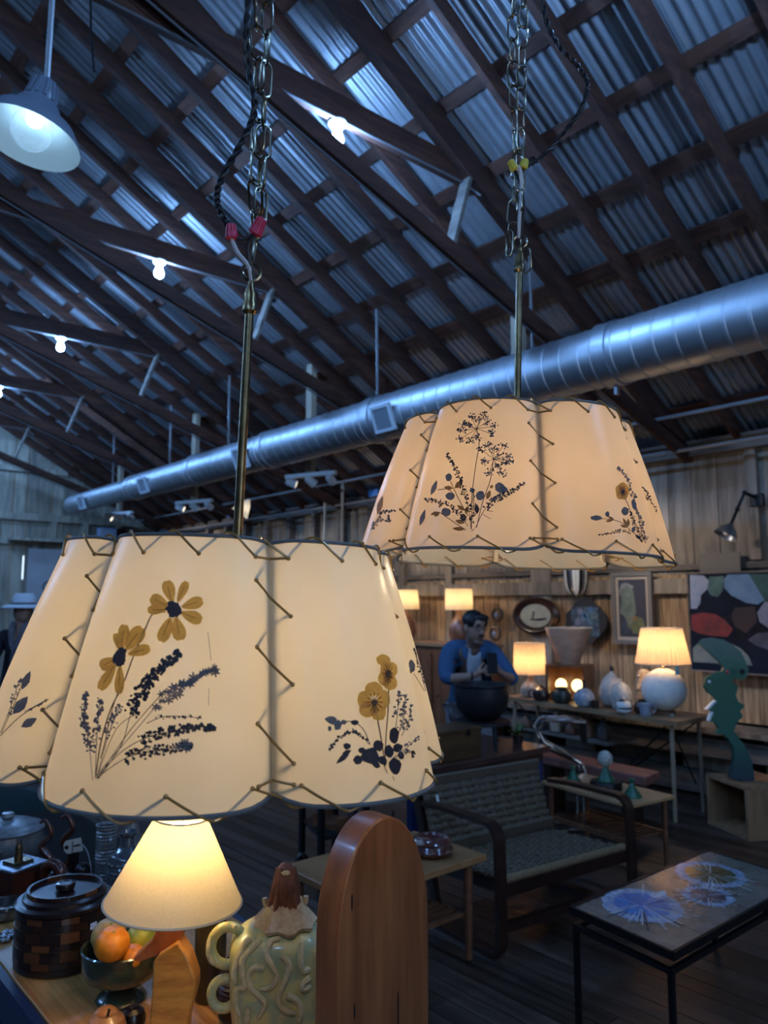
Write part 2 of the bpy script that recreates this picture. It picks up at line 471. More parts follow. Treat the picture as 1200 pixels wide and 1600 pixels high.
# vents on the side towards the viewer
slat_m = M('vent slat', (.26, .29, .33), .5)
vent_in = M('vent inside', (.10, .11, .12), .6)
for (px, py, w_, h_) in ((606, 660, .24, .22), (382, 722, .26, .22), (226, 761, .25, .2), (130, 777, .22, .2)):
    p = onX(px, py, DX - .14); yv = p.y
    ex = V((0, -1, 0)); an = math.radians(200); nrm = V((math.cos(an), 0, math.sin(an))); ey = ex.cross(nrm) * -1
    if ey.z < 0: ey = -ey
    rr = .194 if yv < 5 else (.19 if yv < 9 else .165)
    c = V((DX, yv, DZ)) + nrm * (rr + .012)
    vt = G().box(c - nrm * .03, (.02, .02, .02)).build('vent', vent_in, duct)
    vt_m = G(); R = Matrix((ex, ey, nrm)).transposed()
    g = G()
    for s in (-1, 1):
        g.box(c + ex * (s * (w_ / 2 - .0125)), (.025, h_, .03), R); g.box(c + ey * (s * (h_ / 2 - .0125)), (w_ - .05, .025, .03), R)
    g.build('vent_frame', M('vent frame', (.52, .56, .60), .5) if 'vent frame' not in MATS else MATS['vent frame'], vt)
    G().box(c - nrm * .008, (w_ - .05, h_ - .05, .006), R).build('vent_back', vent_in, vt)
    ns = 9
    for i in range(ns):
        q = c + ex * (-(w_ / 2 - .03) + (w_ - .06) * (i + .5) / ns)
        G().box(q + nrm * .004, (.007, h_ - .05, .014), R).build('slat', slat_m, vt)
# hanger straps and rods
for (px, y0, y1) in ((832, 300, 540), (590, 480, 604), (357, 545, 705), (265, 575, 735), (176, 630, 755)):
    p = onX(px, y1, DX); top = slopept(DX + .02, p.y, -.06)
    G().beam((DX, p.y, DZ + .16), top, .022, .006, (0, 1, 0)).build('hanger_strap', conduit_m, duct)
for yy in (2.62, 3.1):
    G().beam((DX + .02, yy, DZ - DR - .001), (DX + .02, yy, DZ - DR - .06), .03, .02, (0, 1, 0)).build('bracket', duct_m, duct)

# ------------------------------------------------------------------ bare bulbs on the collar ties
BL = {0: 'bare cool bulb glowing on the second collar tie in from the duct bend', }
bulblabels = ['bare cool white bulb on the roof tie nearest the viewer, largest of the row', 'bare cool white bulb on the second roof tie, left of the lamp rod',
              'bare cool white bulb on the third roof tie, small and far', 'bare cool white bulb on the fourth roof tie, at the left edge']
cable_m = M('grey cable', (.12, .12, .13), .7)
postw_m = M('pale post', (.42, .34, .25), .75, c2=(.28, .22, .16), scale=(12, 12, 2))
lens_m = EM('spot lens', (1.0, .86, .68), 5)
porc_m = M('porcelain', (.75, .77, .78), .3)
def bulb(p, lab, grp):
    t = thing('ceiling_bulb', lab, 'light bulb', p, grp)
    x, y, z = p
    G().lathe([(.052, 0), (.055, -.012), (.045, -.028), (.028, -.04), (.026, -.06)], p, 20).build('socket', porc_m, t)
    G().lathe([(.02, -.058), (.024, -.07), (.034, -.095), (.036, -.115), (.028, -.138), (.012, -.149), (0.0001, -.151)], p, 16).build('bulb', coolbulb_m, t)
vi = 0
for i, y in enumerate(TRUSS):
    for s in (1, -1):
        if y >= 3.2 and s > 0 and vi < 4: lab = bulblabels[vi]; vi += 1
        else: lab = 'unseen bare cool bulb on a roof tie, there to light the roof'  # unseen bulbs carry the rows on and light the roof
        bulb((s * 2.5, y + .05, 4.318), lab, 'bare bulbs on the roof ties')
    tr_ = [o for o in ceiling.children if o.name.startswith('truss') and abs(ORG[o].y - y) < .01][0]
    G().tube([(-1, y + .012, 4.31), (2.4, y + .012, 4.308), (3.5, y + .012, 4.31), (3.6, y - .06, 4.22)], .007, 6).build('cable', cable_m, tr_)
    G().tube([(-.6, y - .045, chordz(-.6) - .064), (2.5, y - .045, chordz(2.5) - .064), (5.6, y - .045, chordz(5.6) - .064)], .007, 6).build('cable', cable_m, tr_)

# ------------------------------------------------------------------ track lights on hanging posts
def track(px, ytop, ybot, Y, lab, n=3, aim=24, at=None):
    p = at or onY(px, ybot, Y)
    t = thing('track_light', lab, 'track light', p, 'track lights on hanging posts')
    zt = roofz(p.x) - .02
    G().beam((p.x, p.y, p.z + .03), (p.x, p.y, zt), .10, .06, (1, 0, 0)).build('post', postw_m, t)
    ex = V((.35, -.94, 0)).normalized()
    G().beam(p - ex * .30, p + ex * .30, .05, .04).build('track', whitem_m, t)
    for k in range(n):
        c = p + ex * (-.24 + .24 * k) + V((0, 0, -.06))
        dr = V((.75, -.15 + .45 * (k - 1), -.38 - .12 * (k == 1))).normalized()
        R = dr.to_track_quat('Z', 'Y').to_matrix()
        s = G().tube([c + V((0, 0, .05)), c], .012, 6).build('stem', whitem_m, t)
        if aim:
            ld = bpy.data.lights.new('spot', 'SPOT'); ld.energy = aim; ld.color = (1.0, .84, .66); ld.spot_size = math.radians(75); ld.spot_blend = .7; ld.shadow_soft_size = .03
            lo = bpy.data.objects.new('spot_beam', ld); col.objects.link(lo); lo.parent = t; lo.location = c + dr * .065 - ORG[t]; lo.rotation_euler = (-dr).to_track_quat('Z', 'Y').to_euler()
        h = G().lathe([(.001, -.05), (.03, -.05), (.04, -.03), (.045, .06), (.037, .06), (.034, .03), (.001, .03)], c, 16, R).build('spot_head', whitem_m, t)
        G().lathe([(.001, .038), (.036, .038), (.034, .042), (.001, .043)], c, 16, R).build('lens', lens_m, h)
track(485, 632, 742, 6.3, 'white three-headed track light on a timber post right of the tall lamp rod')
track(303, 690, 784, 8.9, 'white three-headed track light on a timber post left of the lamp rod')
track(186, 730, 802, 12.0, 'white three-headed track light near the far gable wall')

track(0, 0, 0, 3.6, 'unseen added track light behind the farther pendant lamp, brightening the right wall', at=V((4.62, 3.747, 2.58)))  # not seen; added so its spots brighten the right wall
track(0, 0, 0, 1.0, 'unseen added track light on a post right of the view, brightening the right wall', at=V((4.62, .885, 2.62)))  # added out of view to throw more light on the right wall
# two hanging poles, a white cone shade, small signs high on the right wall
for k, (px, yt, yb) in enumerate(((508, 764, 900), (535, 766, 900))):
    a = onX(px, yt, 5.95); b = V((a.x, a.y, 1.75))
    t = thing('hanging_pole', ['left one of two pale slender poles hung from the eave pipe', 'right one of two pale slender poles hung from the eave pipe'][k], 'pole', b, 'two pale hanging poles')
    G().tube([b, a + V((0, 0, -.03))], .018, 8).build('pole', M('pale rope', (.55, .45, .33), .7) if 'pale rope' not in MATS else MATS['pale rope'], t)
    G().lathe([(.018, -.03), (.03, 0), (.02, .05), (.008, .12)], a, 10).build('knot', MATS['pale rope'], t)
    G().tube([a + V((0, 0, .1)), V((a.x + .02, a.y, 2.86))], .006, 6).build('hook', conduit_m, t)
p = onX(381, 793, 5.2)
t = thing('cone_pendant', 'white cone pendant shade glowing behind the long lamp rod', 'pendant', p)
Rr = Matrix.Rotation(math.radians(35), 3, V((FW.x, FW.y, 0)))
G().shell([(.012, .13), (.06, .06), (.125, -.10)], p, 24, Rr).build('shade', SHADE('white cone shade', (.8, .78, .72), (.8, .78, .72), .4), t, fix=False)
G().ell(p + V((0, 0, -.02)), (.03, .03, .04), 12, 8).build('bulb', EM('warm white bulb', (1, .85, .65), 14), t)
G().tube([p + V((0, 0, .11)), V((p.x, p.y, roofz(p.x) - .1))], .005, 6).build('cord', black_m, t)
bluesign_m = M('blue tape', (.10, .30, .62), .5)
for k, (px, py, w_, h_) in enumerate(((580, 771, .3, .09), (363, 804, .3, .08))):
    p = onX(px, py, 6.22)
    o = G().box(p, (.02, w_, h_)).build('blue_sign', bluesign_m); tag(o, ['small blue strip sign on the top plate above the pale poles', 'small blue strip sign on the top plate left of the lamp rod'][k], 'sign', 'blue strip signs')

# ------------------------------------------------------------------ white enamel pendant at upper left
p = dep(52, 196, 2.35); R = 1.0
t = thing('enamel_pendant', 'white enamel dish pendant with a clear globe bulb at upper left', 'pendant', p)
Rt = Matrix.Rotation(math.radians(-6), 3, RT) @ Matrix.Rotation(math.radians(9), 3, V((FW.x, FW.y, 0)))
enam_out = M('dark enamel', (.16, .20, .26), .35); enam_in = M('enamel inside', (.62, .72, .78), .35)
G().shell([(.045, .085), (.06, .07), (.075, .04), (.12, .005), (.146, -.035), (.150, -.05)], p, 36, Rt).build('dish', enam_out, t, fix=False)
G().shell([(.042, .080), (.056, .066), (.071, .036), (.117, .001), (.144, -.036), (.1495, -.0505)], p, 36, Rt).build('dish_lining', enam_in, t, fix=False)
g = G()
g.lathe([(.02, .165), (.034, .15), (.046, .085), (.044, .078)], p, 24, Rt)
for k in range(12):
    a = 2 * math.pi * k / 12
    g.tube([p + Rt @ V((.036 * math.cos(a), .036 * math.sin(a), .15)), p + Rt @ V((.048 * math.cos(a), .048 * math.sin(a), .085))], .004, 5)
g.build('neck', enam_out, t)
glass_m, N_, L_, b_ = base('thin clear glass')
b_.inputs['Base Color'].default_value = (.8, .9, 1, 1); b_.inputs['Roughness'].default_value = .05
tr_n = N_.new('ShaderNodeBsdfTransparent'); lw = N_.new('ShaderNodeLayerWeight'); lw.inputs['Blend'].default_value = .25; mxg = N_.new('ShaderNodeMixShader')
L_.new(lw.outputs['Facing'], mxg.inputs['Fac']); L_.new(tr_n.outputs[0], mxg.inputs[1]); L_.new(b_.outputs[0], mxg.inputs[2]); L_.new(mxg.outputs[0], N_['Material Output'].inputs['Surface'])
gp = p + Rt @ V((0, 0, -.018))
G().ell(gp, (.062, .062, .062), 24, 16, Rt).build('globe', glass_m, t)
G().ell(gp + Rt @ V((0, 0, .032)), (.024, .024, .016), 16, 8, Rt).build('lamp_core', EM('cool core', (.5, .78, 1.0), 22), t)
pt = p + Rt @ V((0, 0, .165))
G().tube([pt, pt + V((.01, .01, .9)), V((pt.x, pt.y, roofz(pt.x) - .1))], .009, 8).build('stem', conduit_m, t)
pw = dep(140, 0, 2.6)
o = G().tube(spline([dep(142, -60, 2.6), dep(142, 40, 2.6), dep(147, 112, 2.6)], 5), .004, 6).build('loose_wire', black_m); tag(o, 'short black loose wire dangling from the roof at upper left', 'wire')
G().tube([dep(142, -60, 2.6), V((dep(142, -60, 2.6).x, dep(142, -60, 2.6).y, 5.9))], .004, 6).build('wire', black_m, o)
# ------------------------------------------------------------------ the two laced shades with pressed flowers
parch_a = SHADE('parchment pale', (.74, .66, .49), (.86, .70, .46), .55, .28, 9, .10)
parch_b = SHADE('parchment amber', (.74, .60, .42), (.90, .62, .36), .55, .28, 9, .12)
lace_m = M('amber lacing', (.34, .18, .05), .25, .25, spec=.8)
lace_in_m = M('amber lacing inside', (.30, .19, .09), .5)
rim_m = M('rim wire', (.13, .125, .12), .6)
def PRESS(name, c, ct, fac=.35):
    m, N, L, b = base(name); b.inputs['Base Color'].default_value = C4(c); b.inputs['Roughness'].default_value = .6
    tr = N.new('ShaderNodeBsdfTranslucent'); tr.inputs['Color'].default_value = C4(ct); mx = N.new('ShaderNodeMixShader'); mx.inputs['Fac'].default_value = fac
    tc = N.new('ShaderNodeTexCoord'); nz = N.new('ShaderNodeTexNoise'); nz.inputs['Scale'].default_value = 160
    L.new(tc.outputs['Object'], nz.inputs['Vector'])
    rp = N.new('ShaderNodeValToRGB'); rp.color_ramp.elements[0].position = .3; rp.color_ramp.elements[1].position = .7
    rp.color_ramp.elements[0].color = C4([k * .55 for k in c]); rp.color_ramp.elements[1].color = C4(c)
    L.new(nz.outputs['Fac'], rp.inputs['Fac']); L.new(rp.outputs['Color'], b.inputs['Base Color'])
    L.new(b.outputs[0], mx.inputs[1]); L.new(tr.outputs[0], mx.inputs[2]); L.new(mx.outputs[0], N['Material Output'].inputs['Surface']); return m
pf_yellow = PRESS('pressed petal yellow', (.68, .42, .10), (.88, .58, .14), .55)
pf_dark = PRESS('pressed dark', (.024, .017, .022), (.05, .04, .05), .2)
pf_grey = PRESS('pressed grey', (.16, .15, .17), (.22, .2, .22))
pf_blue = PRESS('pressed blue grey', (.12, .14, .18), (.16, .18, .22))
pf_brown = PRESS('pressed brown', (.28, .15, .04), (.4, .22, .05))
pf_stem = PRESS('pressed stem', (.14, .085, .05), (.2, .12, .07))
pf_vein = PRESS('pressed vein', (.20, .09, .03), (.26, .12, .03))
PFM = dict(y=pf_yellow, d=pf_dark, g=pf_grey, b=pf_blue, n=pf_brown, s=pf_stem, v=pf_vein)
wire_black = M('black cord', (.014, .013, .016), .45)
wire_white = M('white wire', (.62, .62, .64), .5)
chain_m = M('chain brass', (.28, .24, .17), .25, 1)
warmbulb_m = EM('pendant bulb', (1.0, .77, .48), 36)
frost_m = porc_m

class Lamp:
    def __init__(s, name, label, px, d, zb, zt, rb, rt, bulge, th0, tilt, pm):
        p = dep(px, 800, d); s.c = V((p.x, p.y, zb)); s.h = zt - zb; s.rb, s.rt, s.bu, s.th0, s.pm = rb, rt, bulge, math.radians(th0), pm
        s.t = thing(name, label, 'pendant lamp', s.c, 'laced pressed flower pendant lamps', local=True)
        # axis leans a little, so the foot of the shade swings to the left of the rod
        Q = Matrix.Rotation(tilt, 3, V((FW.x, FW.y, 0)).normalized())
        s.Q = Q; s.t.rotation_mode = 'XYZ'; s.t.rotation_euler = Q.to_euler()
        # local frame: angle 0 looks at the viewer, grows to image right
        s.f = V((-s.c.x, -s.c.y, 0)).normalized(); s.r = V((s.f.y, -s.f.x, 0)) * -1
        s.f, s.r = Q.inverted() @ s.f, Q.inverted() @ s.r
        s.f.z = 0; s.f.normalize(); s.r.z = 0; s.r.normalize()
    def rad(s, th, v):
        k = abs(math.sin(3 * (th - s.th0))) ** .62
        rm = s.rt + (s.rb - s.rt) * (v ** 1.02) + .004 * math.sin(math.pi * v)
        return rm - s.bu * (.75 + .45 * v) * (1 - k)
    def zloc(s, th, v):
        k = abs(math.sin(3 * (th - s.th0)))
        e = max(0, 1 - k * 2.2)
        return s.h * (1 - v) + (.008 * e * e if v > .5 else -.004 * e * e) * (abs(v - .5) * 2) ** 8
    def P(s, th, v, off=0):
        r = s.rad(th, v) + off
        return s.f * (r * math.cos(th)) + s.r * (r * math.sin(th)) + V((0, 0, s.zloc(th, v)))
    def hit(s, px, py, off=.0012):
        o = s.Q.inverted() @ (CAM - s.c); dr = s.Q.inverted() @ ray(px, py)
        a = 0.2; prev = None
        t = .25
        while t < 2.2:
            q = o + dr * t; rho = math.hypot(q.x, q.y); th = math.atan2(q.dot(s.r), q.dot(s.f)); v = 1 - q.z / s.h
            fval = rho - s.rad(th, min(max(v, 0), 1))
            if prev is not None and prev > 0 >= fval:
                t -= .004 * fval / (fval - prev)
                q = o + dr * t; th = math.atan2(q.dot(s.r), q.dot(s.f)); v = 1 - q.z / s.h
                return s.P(th, min(max(v, .02), .99), off)
            prev = fval; t += .004
        return None
    def panels(s):
        s.pan = []
        for k in range(6):
            a0 = s.th0 + math.pi / 3 * k; n = 22; mv = 14; P = []; F = []
            for i in range(n + 1):
                u = i / n; th = a0 + math.pi / 3 * (.0 + 1.0 * (.5 - .5 * math.cos(math.pi * u) if True else u))
                for j in range(mv + 1): P.append(s.P(th, j / mv))
            for i in range(n):
                for j in range(mv): F.append((i * (mv + 1) + j, (i + 1) * (mv + 1) + j, (i + 1) * (mv + 1) + j + 1, i * (mv + 1) + j + 1))
            s.pan.append(G().add(P, F).build('shade_panel', s.pm, s.t, fix=False, angle=80))
            # rims
            for v in (0, 1):
                pts = [s.P(a0 + math.pi / 3 * (.01 + .98 * i / 24), v, 0) for i in range(25)]
                G().tube(pts, .0021 if v else .0019, 6).build('rim_wire', rim_m, s.t)
            # lacing over the upper and lower rims
            def stitch(pts, ends, nm='lace_stitch', r=.0012, mat=lace_m):
                go = G().tube(pts, r, 6)
                for q in ends: go.ell(q, (.0021, .0021, .0021), 8, 6)
                go.build(nm, mat, s.t)
            for i in range(4):
                th = a0 + math.pi / 3 * (.09 + .82 * i / 3)
                hole = s.P(th, .93, .0014); e = s.P(th + .115, .998, .0028); ei = s.P(th + .2, 1, -.003) + V((0, 0, -.002))
                stitch(spline([hole, s.P(th + .06, .967, .002), e, e.lerp(ei, .5) + V((0, 0, -.004)), ei], 4), [hole])
                hole = s.P(th, .075, .0014); e = s.P(th - .11, .0, .0028) + V((0, 0, .001)); ei = s.P(th - .19, 0, -.003) + V((0, 0, .001))
                stitch(spline([ei, ei.lerp(e, .5) + V((0, 0, .003)), e, s.P(th - .05, .04, .002), hole], 4), [hole])
                stitch([s.P(th, .93, -.003), s.P(th - .1, 1, -.004)], [], 'lace_stitch_inside', .0012, lace_in_m)
                stitch([s.P(th, .075, -.003), s.P(th + .1, 0, -.004)], [], 'lace_stitch_inside', .0012, lace_in_m)
            # lacing across the seam at a0
            dth = .075
            Lh = lambda v, o=.0014: s.P(a0 - dth * (1.25 - .35 * v), v, o); Rh = lambda v, o=.0014: s.P(a0 + dth * (1.25 - .35 * v), v, o)
            for (va, vb) in ((.17, .31), (.43, .57), (.71, .855)):
                stitch([Lh(va), s.P(a0, (va + vb) / 2, .004), Rh(vb)], [Lh(va), Rh(vb)])
            for v in (.075, .93): stitch([Lh(v), s.P(a0, v, .0045), Rh(v)], [Lh(v), Rh(v)])
            for (va, vb) in ((.31, .43), (.57, .71), (.075, .17), (.855, .93)):
                stitch([Rh(va, -.003), s.P(a0, (va + vb) / 2, -.010), Lh(vb, -.003)], [], 'lace_stitch_inside', .0012, lace_in_m)
            # frame rib behind the seam
            G().tube([s.P(a0, j / 6, -.008) for j in range(7)], .0042, 8).build('frame_rib', M('seam band', (.36, .31, .25), .6) if 'seam band' not in MATS else MATS['seam band'], s.t)
    def fixture(s, rodlen, rodr=.0055):
        zt = s.h
        rg = G()
        for k in range(3):
            a = s.th0 + 2 * math.pi / 3 * k
            q = s.P(a, .0, -.005); rg.tube([V((0, 0, zt + .004)), q * .5 + V((0, 0, zt * .5 + .0)), q], .0024, 6)
        rg.build('spider', brass_m, s.t)
        G().tube([V((0, 0, zt - .05)), V((0, 0, zt + rodlen))], rodr, 12).build('rod', brass_m, s.t)
        G().lathe([(rodr, -.004), (.009, 0), (.009, .008), (.007, .012), (.008, .02), (.0035, .032), (.0035, .04)], V((0, 0, zt + rodlen - .004)), 16).build('rod_cap', brass_m, s.t)
        G().tube(arc(V((0, 0, zt + rodlen + .045)), .011, 0, 360, 14, s.r, V((0, 0, 1)))[:-1], .0022, 6, closed=True).build('hang_loop', chain_m, s.t)
        G().lathe([(.016, 0), (.018, -.01), (.018, -.05), (.015, -.055)], V((0, 0, zt - .05)), 16).build('socket', porc_m, s.t)
        G().lathe([(.013, -.055), (.016, -.065), (.03, -.095), (.031, -.11), (.022, -.132), (.0001, -.14)], V((0, 0, zt - .05)), 16).build('bulb', warmbulb_m, s.t)
        s.top = V((0, 0, zt + rodlen + .05))
    def chain(s, pts, L=.036, W=.0085, wr=.0016, seed=1):
        """links along a polyline in lamp space"""
        rr = random.Random(seed); proto = None
        path = spline([V(p) for p in pts], 20); ds = [0]
        for a, b in zip(path, path[1:]): ds.append(ds[-1] + (b - a).length)
        step = L - 2.6 * wr; n = int(ds[-1] / step)
        def at(x):
            for i in range(len(ds) - 1):
                if ds[i + 1] >= x: f = (x - ds[i]) / max(1e-9, ds[i + 1] - ds[i]); return path[i].lerp(path[i + 1], f)
            return path[-1]
        for i in range(n):
            a = at(i * step); b = at((i + 1) * step); d = (b - a).normalized(); c = (a + b) / 2
            if proto is None:
                h = L / 2 - W
                loop = [(W * math.cos(math.radians(t)), h + W * math.sin(math.radians(t))) for t in range(0, 181, 30)] + [(W * math.cos(math.radians(t)), -h + W * math.sin(math.radians(t))) for t in range(180, 361, 30)]
                proto = G().tube([V((x, 0, z)) for x, z in loop], wr, 6, closed=True).build('chain_link', chain_m, s.t, origin=(0, 0, 1e-9)); ob = proto
            else: ob = twin(proto, s.t, c)
            q = d.to_track_quat('Z', 'X').to_matrix() @ Matrix.Rotation((i % 2) * 1.4 + rr.uniform(-.3, .3) + seed, 3, 'Z')
            ob.rotation_euler = q.to_euler(); ob.location = c
    def loc(s, px, py, d): return s.Q.inverted() @ (dep(px, py, d) - s.c)
    # --- pressed plants, drawn where they lie on the panel
    def panel_of(s, px, py):
        h = s.hit(px, py)
        if h is None: return s.pan[0]
        th = math.atan2(h.dot(s.r), h.dot(s.f)); return s.pan[int(((th - s.th0) % (2 * math.pi)) / (math.pi / 3)) % 6]
    def begin(s, px, py): s.par = s.panel_of(px, py); s.gs = {}
    def poly(s, c, pts, off=.0012):
        q = [s.hit(x, y, off) for x, y in pts]
        if any(p is None for p in q): return
        ctr = s.hit(sum(p[0] for p in pts) / len(pts), sum(p[1] for p in pts) / len(pts), off)
        if ctr is None or max((p - ctr).length for p in q) > .12: return
        m = len(q); s.gs.setdefault(c, G()).add(q + [ctr], [(i, (i + 1) % m, m) for i in range(m)])
    def blob(s, c, x, y, rx, ry=None, ang=0, n=9, jag=.15, off=.0012, rr=random.Random(11)):
        ry = ry or rx; ca, sa = math.cos(ang), math.sin(ang); P = []
        for i in range(n):
            t = 2 * math.pi * i / n; j = 1 + rr.uniform(-jag, jag); a, b = rx * math.cos(t) * j, ry * math.sin(t) * j
            P.append((x + a * ca - b * sa, y + a * sa + b * ca))
        s.poly(c, P, off)
    def petal(s, c, x0, y0, x1, y1, w, off=.0012):
        w *= 1.2
        dx, dy = x1 - x0, y1 - y0; L = math.hypot(dx, dy); dx /= L; dy /= L; nx, ny = -dy, dx
        prof = [(0.05, .12), (.3, .36), (.6, .5), (.82, .46), (.95, .3), (1, .12), (.96, 0), (1, -.14), (.94, -.32), (.8, -.47), (.6, -.5), (.3, -.34), (.05, -.1)]
        s.poly(c, [(x0 + dx * L * a + nx * w * b, y0 + dy * L * a + ny * w * b) for a, b in prof], off)
    def leaf(s, c, x0, y0, x1, y1, w, off=.0012):
        dx, dy = x1 - x0, y1 - y0; L = math.hypot(dx, dy) or 1; dx /= L; dy /= L; nx, ny = -dy, dx
        prof = [(0, 0), (.25, .36), (.5, .5), (.8, .28), (1, 0), (.8, -.28), (.5, -.5), (.25, -.36)]
        s.poly(c, [(x0 + dx * L * a + nx * w * b, y0 + dy * L * a + ny * w * b) for a, b in prof], off)
    def stroke(s, c, pts, w=1.3, off=.001):
        pp = [V((x, y, 0)) for x, y in pts]; pp = spline(pp, 5) if len(pp) > 2 else [pp[0].lerp(pp[1], i / 5) for i in range(6)]
        for a, b in zip(pp, pp[1:]):
            d = b - a
            if d.length < 1e-6: continue
            n = V((-d.y, d.x, 0)).normalized() * (w / 2)
            s.poly(c, [(a.x + n.x, a.y + n.y), (b.x + n.x, b.y + n.y), (b.x - n.x, b.y - n.y), (a.x - n.x, a.y - n.y)], off)
        return pp
    def spike(s, c, pts, wid, dens, r, frm=0.0, seed=1, stem='s', sw=1.1, star=False):
        rr = random.Random(seed)
        pp = s.stroke(stem, pts, sw); n = len(pp)
        for i in range(int(dens)):
            f = frm + (1 - frm) * (i + rr.random()) / dens; k = min(n - 2, int(f * (n - 1))); p = pp[k].lerp(pp[k + 1], f * (n - 1) - k)
            d = (pp[k + 1] - pp[k]).normalized(); nn = V((-d.y, d.x, 0))
            tap = min(1, 1.25 - (f - frm) / max(.01, 1 - frm) * .75)
            q = p + nn * rr.uniform(-1, 1) * wid * tap + d * rr.uniform(-2, 2); rad = r * rr.uniform(.6, 1.25)
            if star:
                a0 = rr.random() * 6
                for m in range(6):
                    a = a0 + m * 1.05; s.leaf(c, q.x, q.y, q.x + math.cos(a) * rad * 2.1, q.y + math.sin(a) * rad * 2.1, rad * .8)
            else: s.blob(c, q.x, q.y, rad, rad * rr.uniform(.6, 1), rr.random() * 3, 6, .3)
            if rr.random() < .6: s.stroke(stem, [(p.x, p.y), (q.x, q.y)], .7)
    def end(s, name='pressed_sprig'):
        nm = dict(y='pressed_petals', d='pressed_dark_leaves', g='pressed_grey_leaves', b='pressed_blue_leaves', n='pressed_brown_leaves', s='pressed_stems', v='petal_veins')
        for c, g in s.gs.items():
            if g.v: g.build(nm[c], PFM[c], s.par, fix=False)

A = Lamp('pendant_lamp', 'large near laced parchment pendant lamp with pressed yellow daisies', 362, .88, 1.383, 1.612, .252, .178, .040, 11.0, .030, parch_a)
A.panels(); A.fixture(.285)
B = Lamp('pendant_lamp', 'smaller farther laced parchment pendant lamp with pressed white umbel flowers', 803, 1.2, 1.617, 1.829, .243, .174, .037, 10.5, .036, parch_b)
B.panels(); B.fixture(.262)

# near lamp, middle panel: two daisies and a bunch of dark sprays
A.begin(240, 1050)
A.stroke('s', [(259, 956), (240, 959), (228, 982), (210, 1024), (192, 1072), (174, 1108), (159, 1159), (151, 1210)], 2)
A.stroke('s', [(186, 1080), (176, 1110), (165, 1160), (158, 1185)], 1.4)
for (x, y, w) in ((261, 907, 17), (293, 908, 12), (318, 938, 16), (316, 970, 17), (283, 1001, 19), (252, 1003, 17), (231, 953, 13), (236, 933, 17)):
    A.petal('y', 273 + (x - 273) * .22, 952 + (y - 952) * .22, x, y, w)
    A.stroke('v', [(273 + (x - 273) * .3, 952 + (y - 952) * .3), (273 + (x - 273) * .8, 952 + (y - 952) * .8)], .8, .0018)
for (x, y, w) in ((196, 975, 15), (181, 989, 9), (224, 980, 21), (236, 1012, 15), (158, 1043, 17), (157, 1078, 15), (187, 1085, 13)):
    A.petal('y', 190 + (x - 190) * .2, 1025 + (y - 1025) * .2, x, y, w)
    A.stroke('v', [(190 + (x - 190) * .3, 1025 + (y - 1025) * .3), (190 + (x - 190) * .8, 1025 + (y - 1025) * .8)], .8, .0018)
A.blob('d', 273, 952, 12, 13, 0, 26, .18, .0022); A.blob('d', 190, 1026, 10, 15, .2, 26, .18, .0022)
A.spike('d', [(155, 1216), (190, 1165), (204, 1120), (222, 1080), (245, 1050), (281, 1020)], 11, 150, 3.4, .42, 2, 'd')
A.spike('g', [(150, 1213), (210, 1144), (258, 1090), (300, 1066), (338, 1044)], 8, 34, 3.6, .42, 3, 'g', 1.2, True)
A.spike('d', [(152, 1213), (190, 1175), (228, 1153), (270, 1142), (304, 1136), (337, 1137)], 8, 135, 3.0, .36, 4, 'd')
A.spike('d', [(152, 1215), (200, 1183), (250, 1172), (300, 1164)], 10, 90, 2.8, .3, 5, 'd')
A.spike('g', [(250, 1172), (285, 1162), (296, 1168)], 6, 8, 4, .3, 6, 'g', 1, True)
A.spike('d', [(230, 1130), (255, 1120), (285, 1119), (316, 1122)], 4, 16, 2.2, .2, 7, 'd')
A.spike('g', [(146, 1219), (140, 1159), (132, 1120), (136, 1082)], 7, 80, 2.8, .25, 8, 'g')
A.spike('g', [(150, 1216), (152, 1160), (155, 1120), (158, 1092)], 7, 44, 2.8, .3, 9, 'g')
A.spike('g', [(152, 1216), (170, 1150), (182, 1118), (190, 1102)], 8, 40, 2.4, .3, 10, 'g')
A.stroke('s', [(152, 1215), (182, 1140), (215, 1115)], 1); A.stroke('s', [(153, 1217), (205, 1140), (262, 1075)], 1.2)
A.stroke('g', [(325, 988), (328, 1012), (330, 1032)], .9); A.stroke('g', [(327, 1075), (326, 1102)], .8)
A.end()
# near lamp, left panel
A.begin(50, 1100)
A.stroke('s', [(2, 1150), (30, 1122), (60, 1102), (78, 1092)], 1.3); A.stroke('s', [(4, 1146), (28, 1090), (42, 1055)], 1.2)
A.leaf('b', 36, 1078, 50, 1048, 12); A.leaf('b', 22, 1116, 46, 1088, 17); A.leaf('b', 35, 1136, 60, 1122, 14)
A.spike('g', [(2, 1146), (20, 1100), (32, 1062)], 6, 22, 2.4, .3, 12, 'g'); A.spike('g', [(40, 1112), (78, 1092)], 3, 9, 2.2, .2, 13, 'g')
A.end()
# near lamp, right panel: pansies
A.begin(560, 1120)
A.stroke('s', [(584, 1100), (590, 1130), (596, 1165), (601, 1197)], 2); A.stroke('s', [(606, 1078), (605, 1110), (602, 1150), (600, 1194)], 1.8)
for (x, y, a, b) in ((582, 1076, 14, 11), (568, 1093, 11, 14), (598, 1093, 10, 15), (574, 1108, 14, 13), (590, 1113, 12, 13)): A.blob('y', x, y, a, b, 0, 14, .06)
for (x, y, a, b) in ((597, 1031, 11, 9), (606, 1046, 14, 13), (600, 1060, 11, 12), (608, 1066, 11, 13)): A.blob('y', x, y, a, b, 0, 14, .06)
for k in range(12):
    a = k * .52; A.stroke('v', [(583, 1096), (583 + 13 * math.cos(a), 1097 + 16 * math.sin(a))], 1.3, .0018); A.stroke('v', [(604, 1051), (604 + 8 * math.cos(a), 1052 + 16 * math.sin(a))], 1.1, .0018)
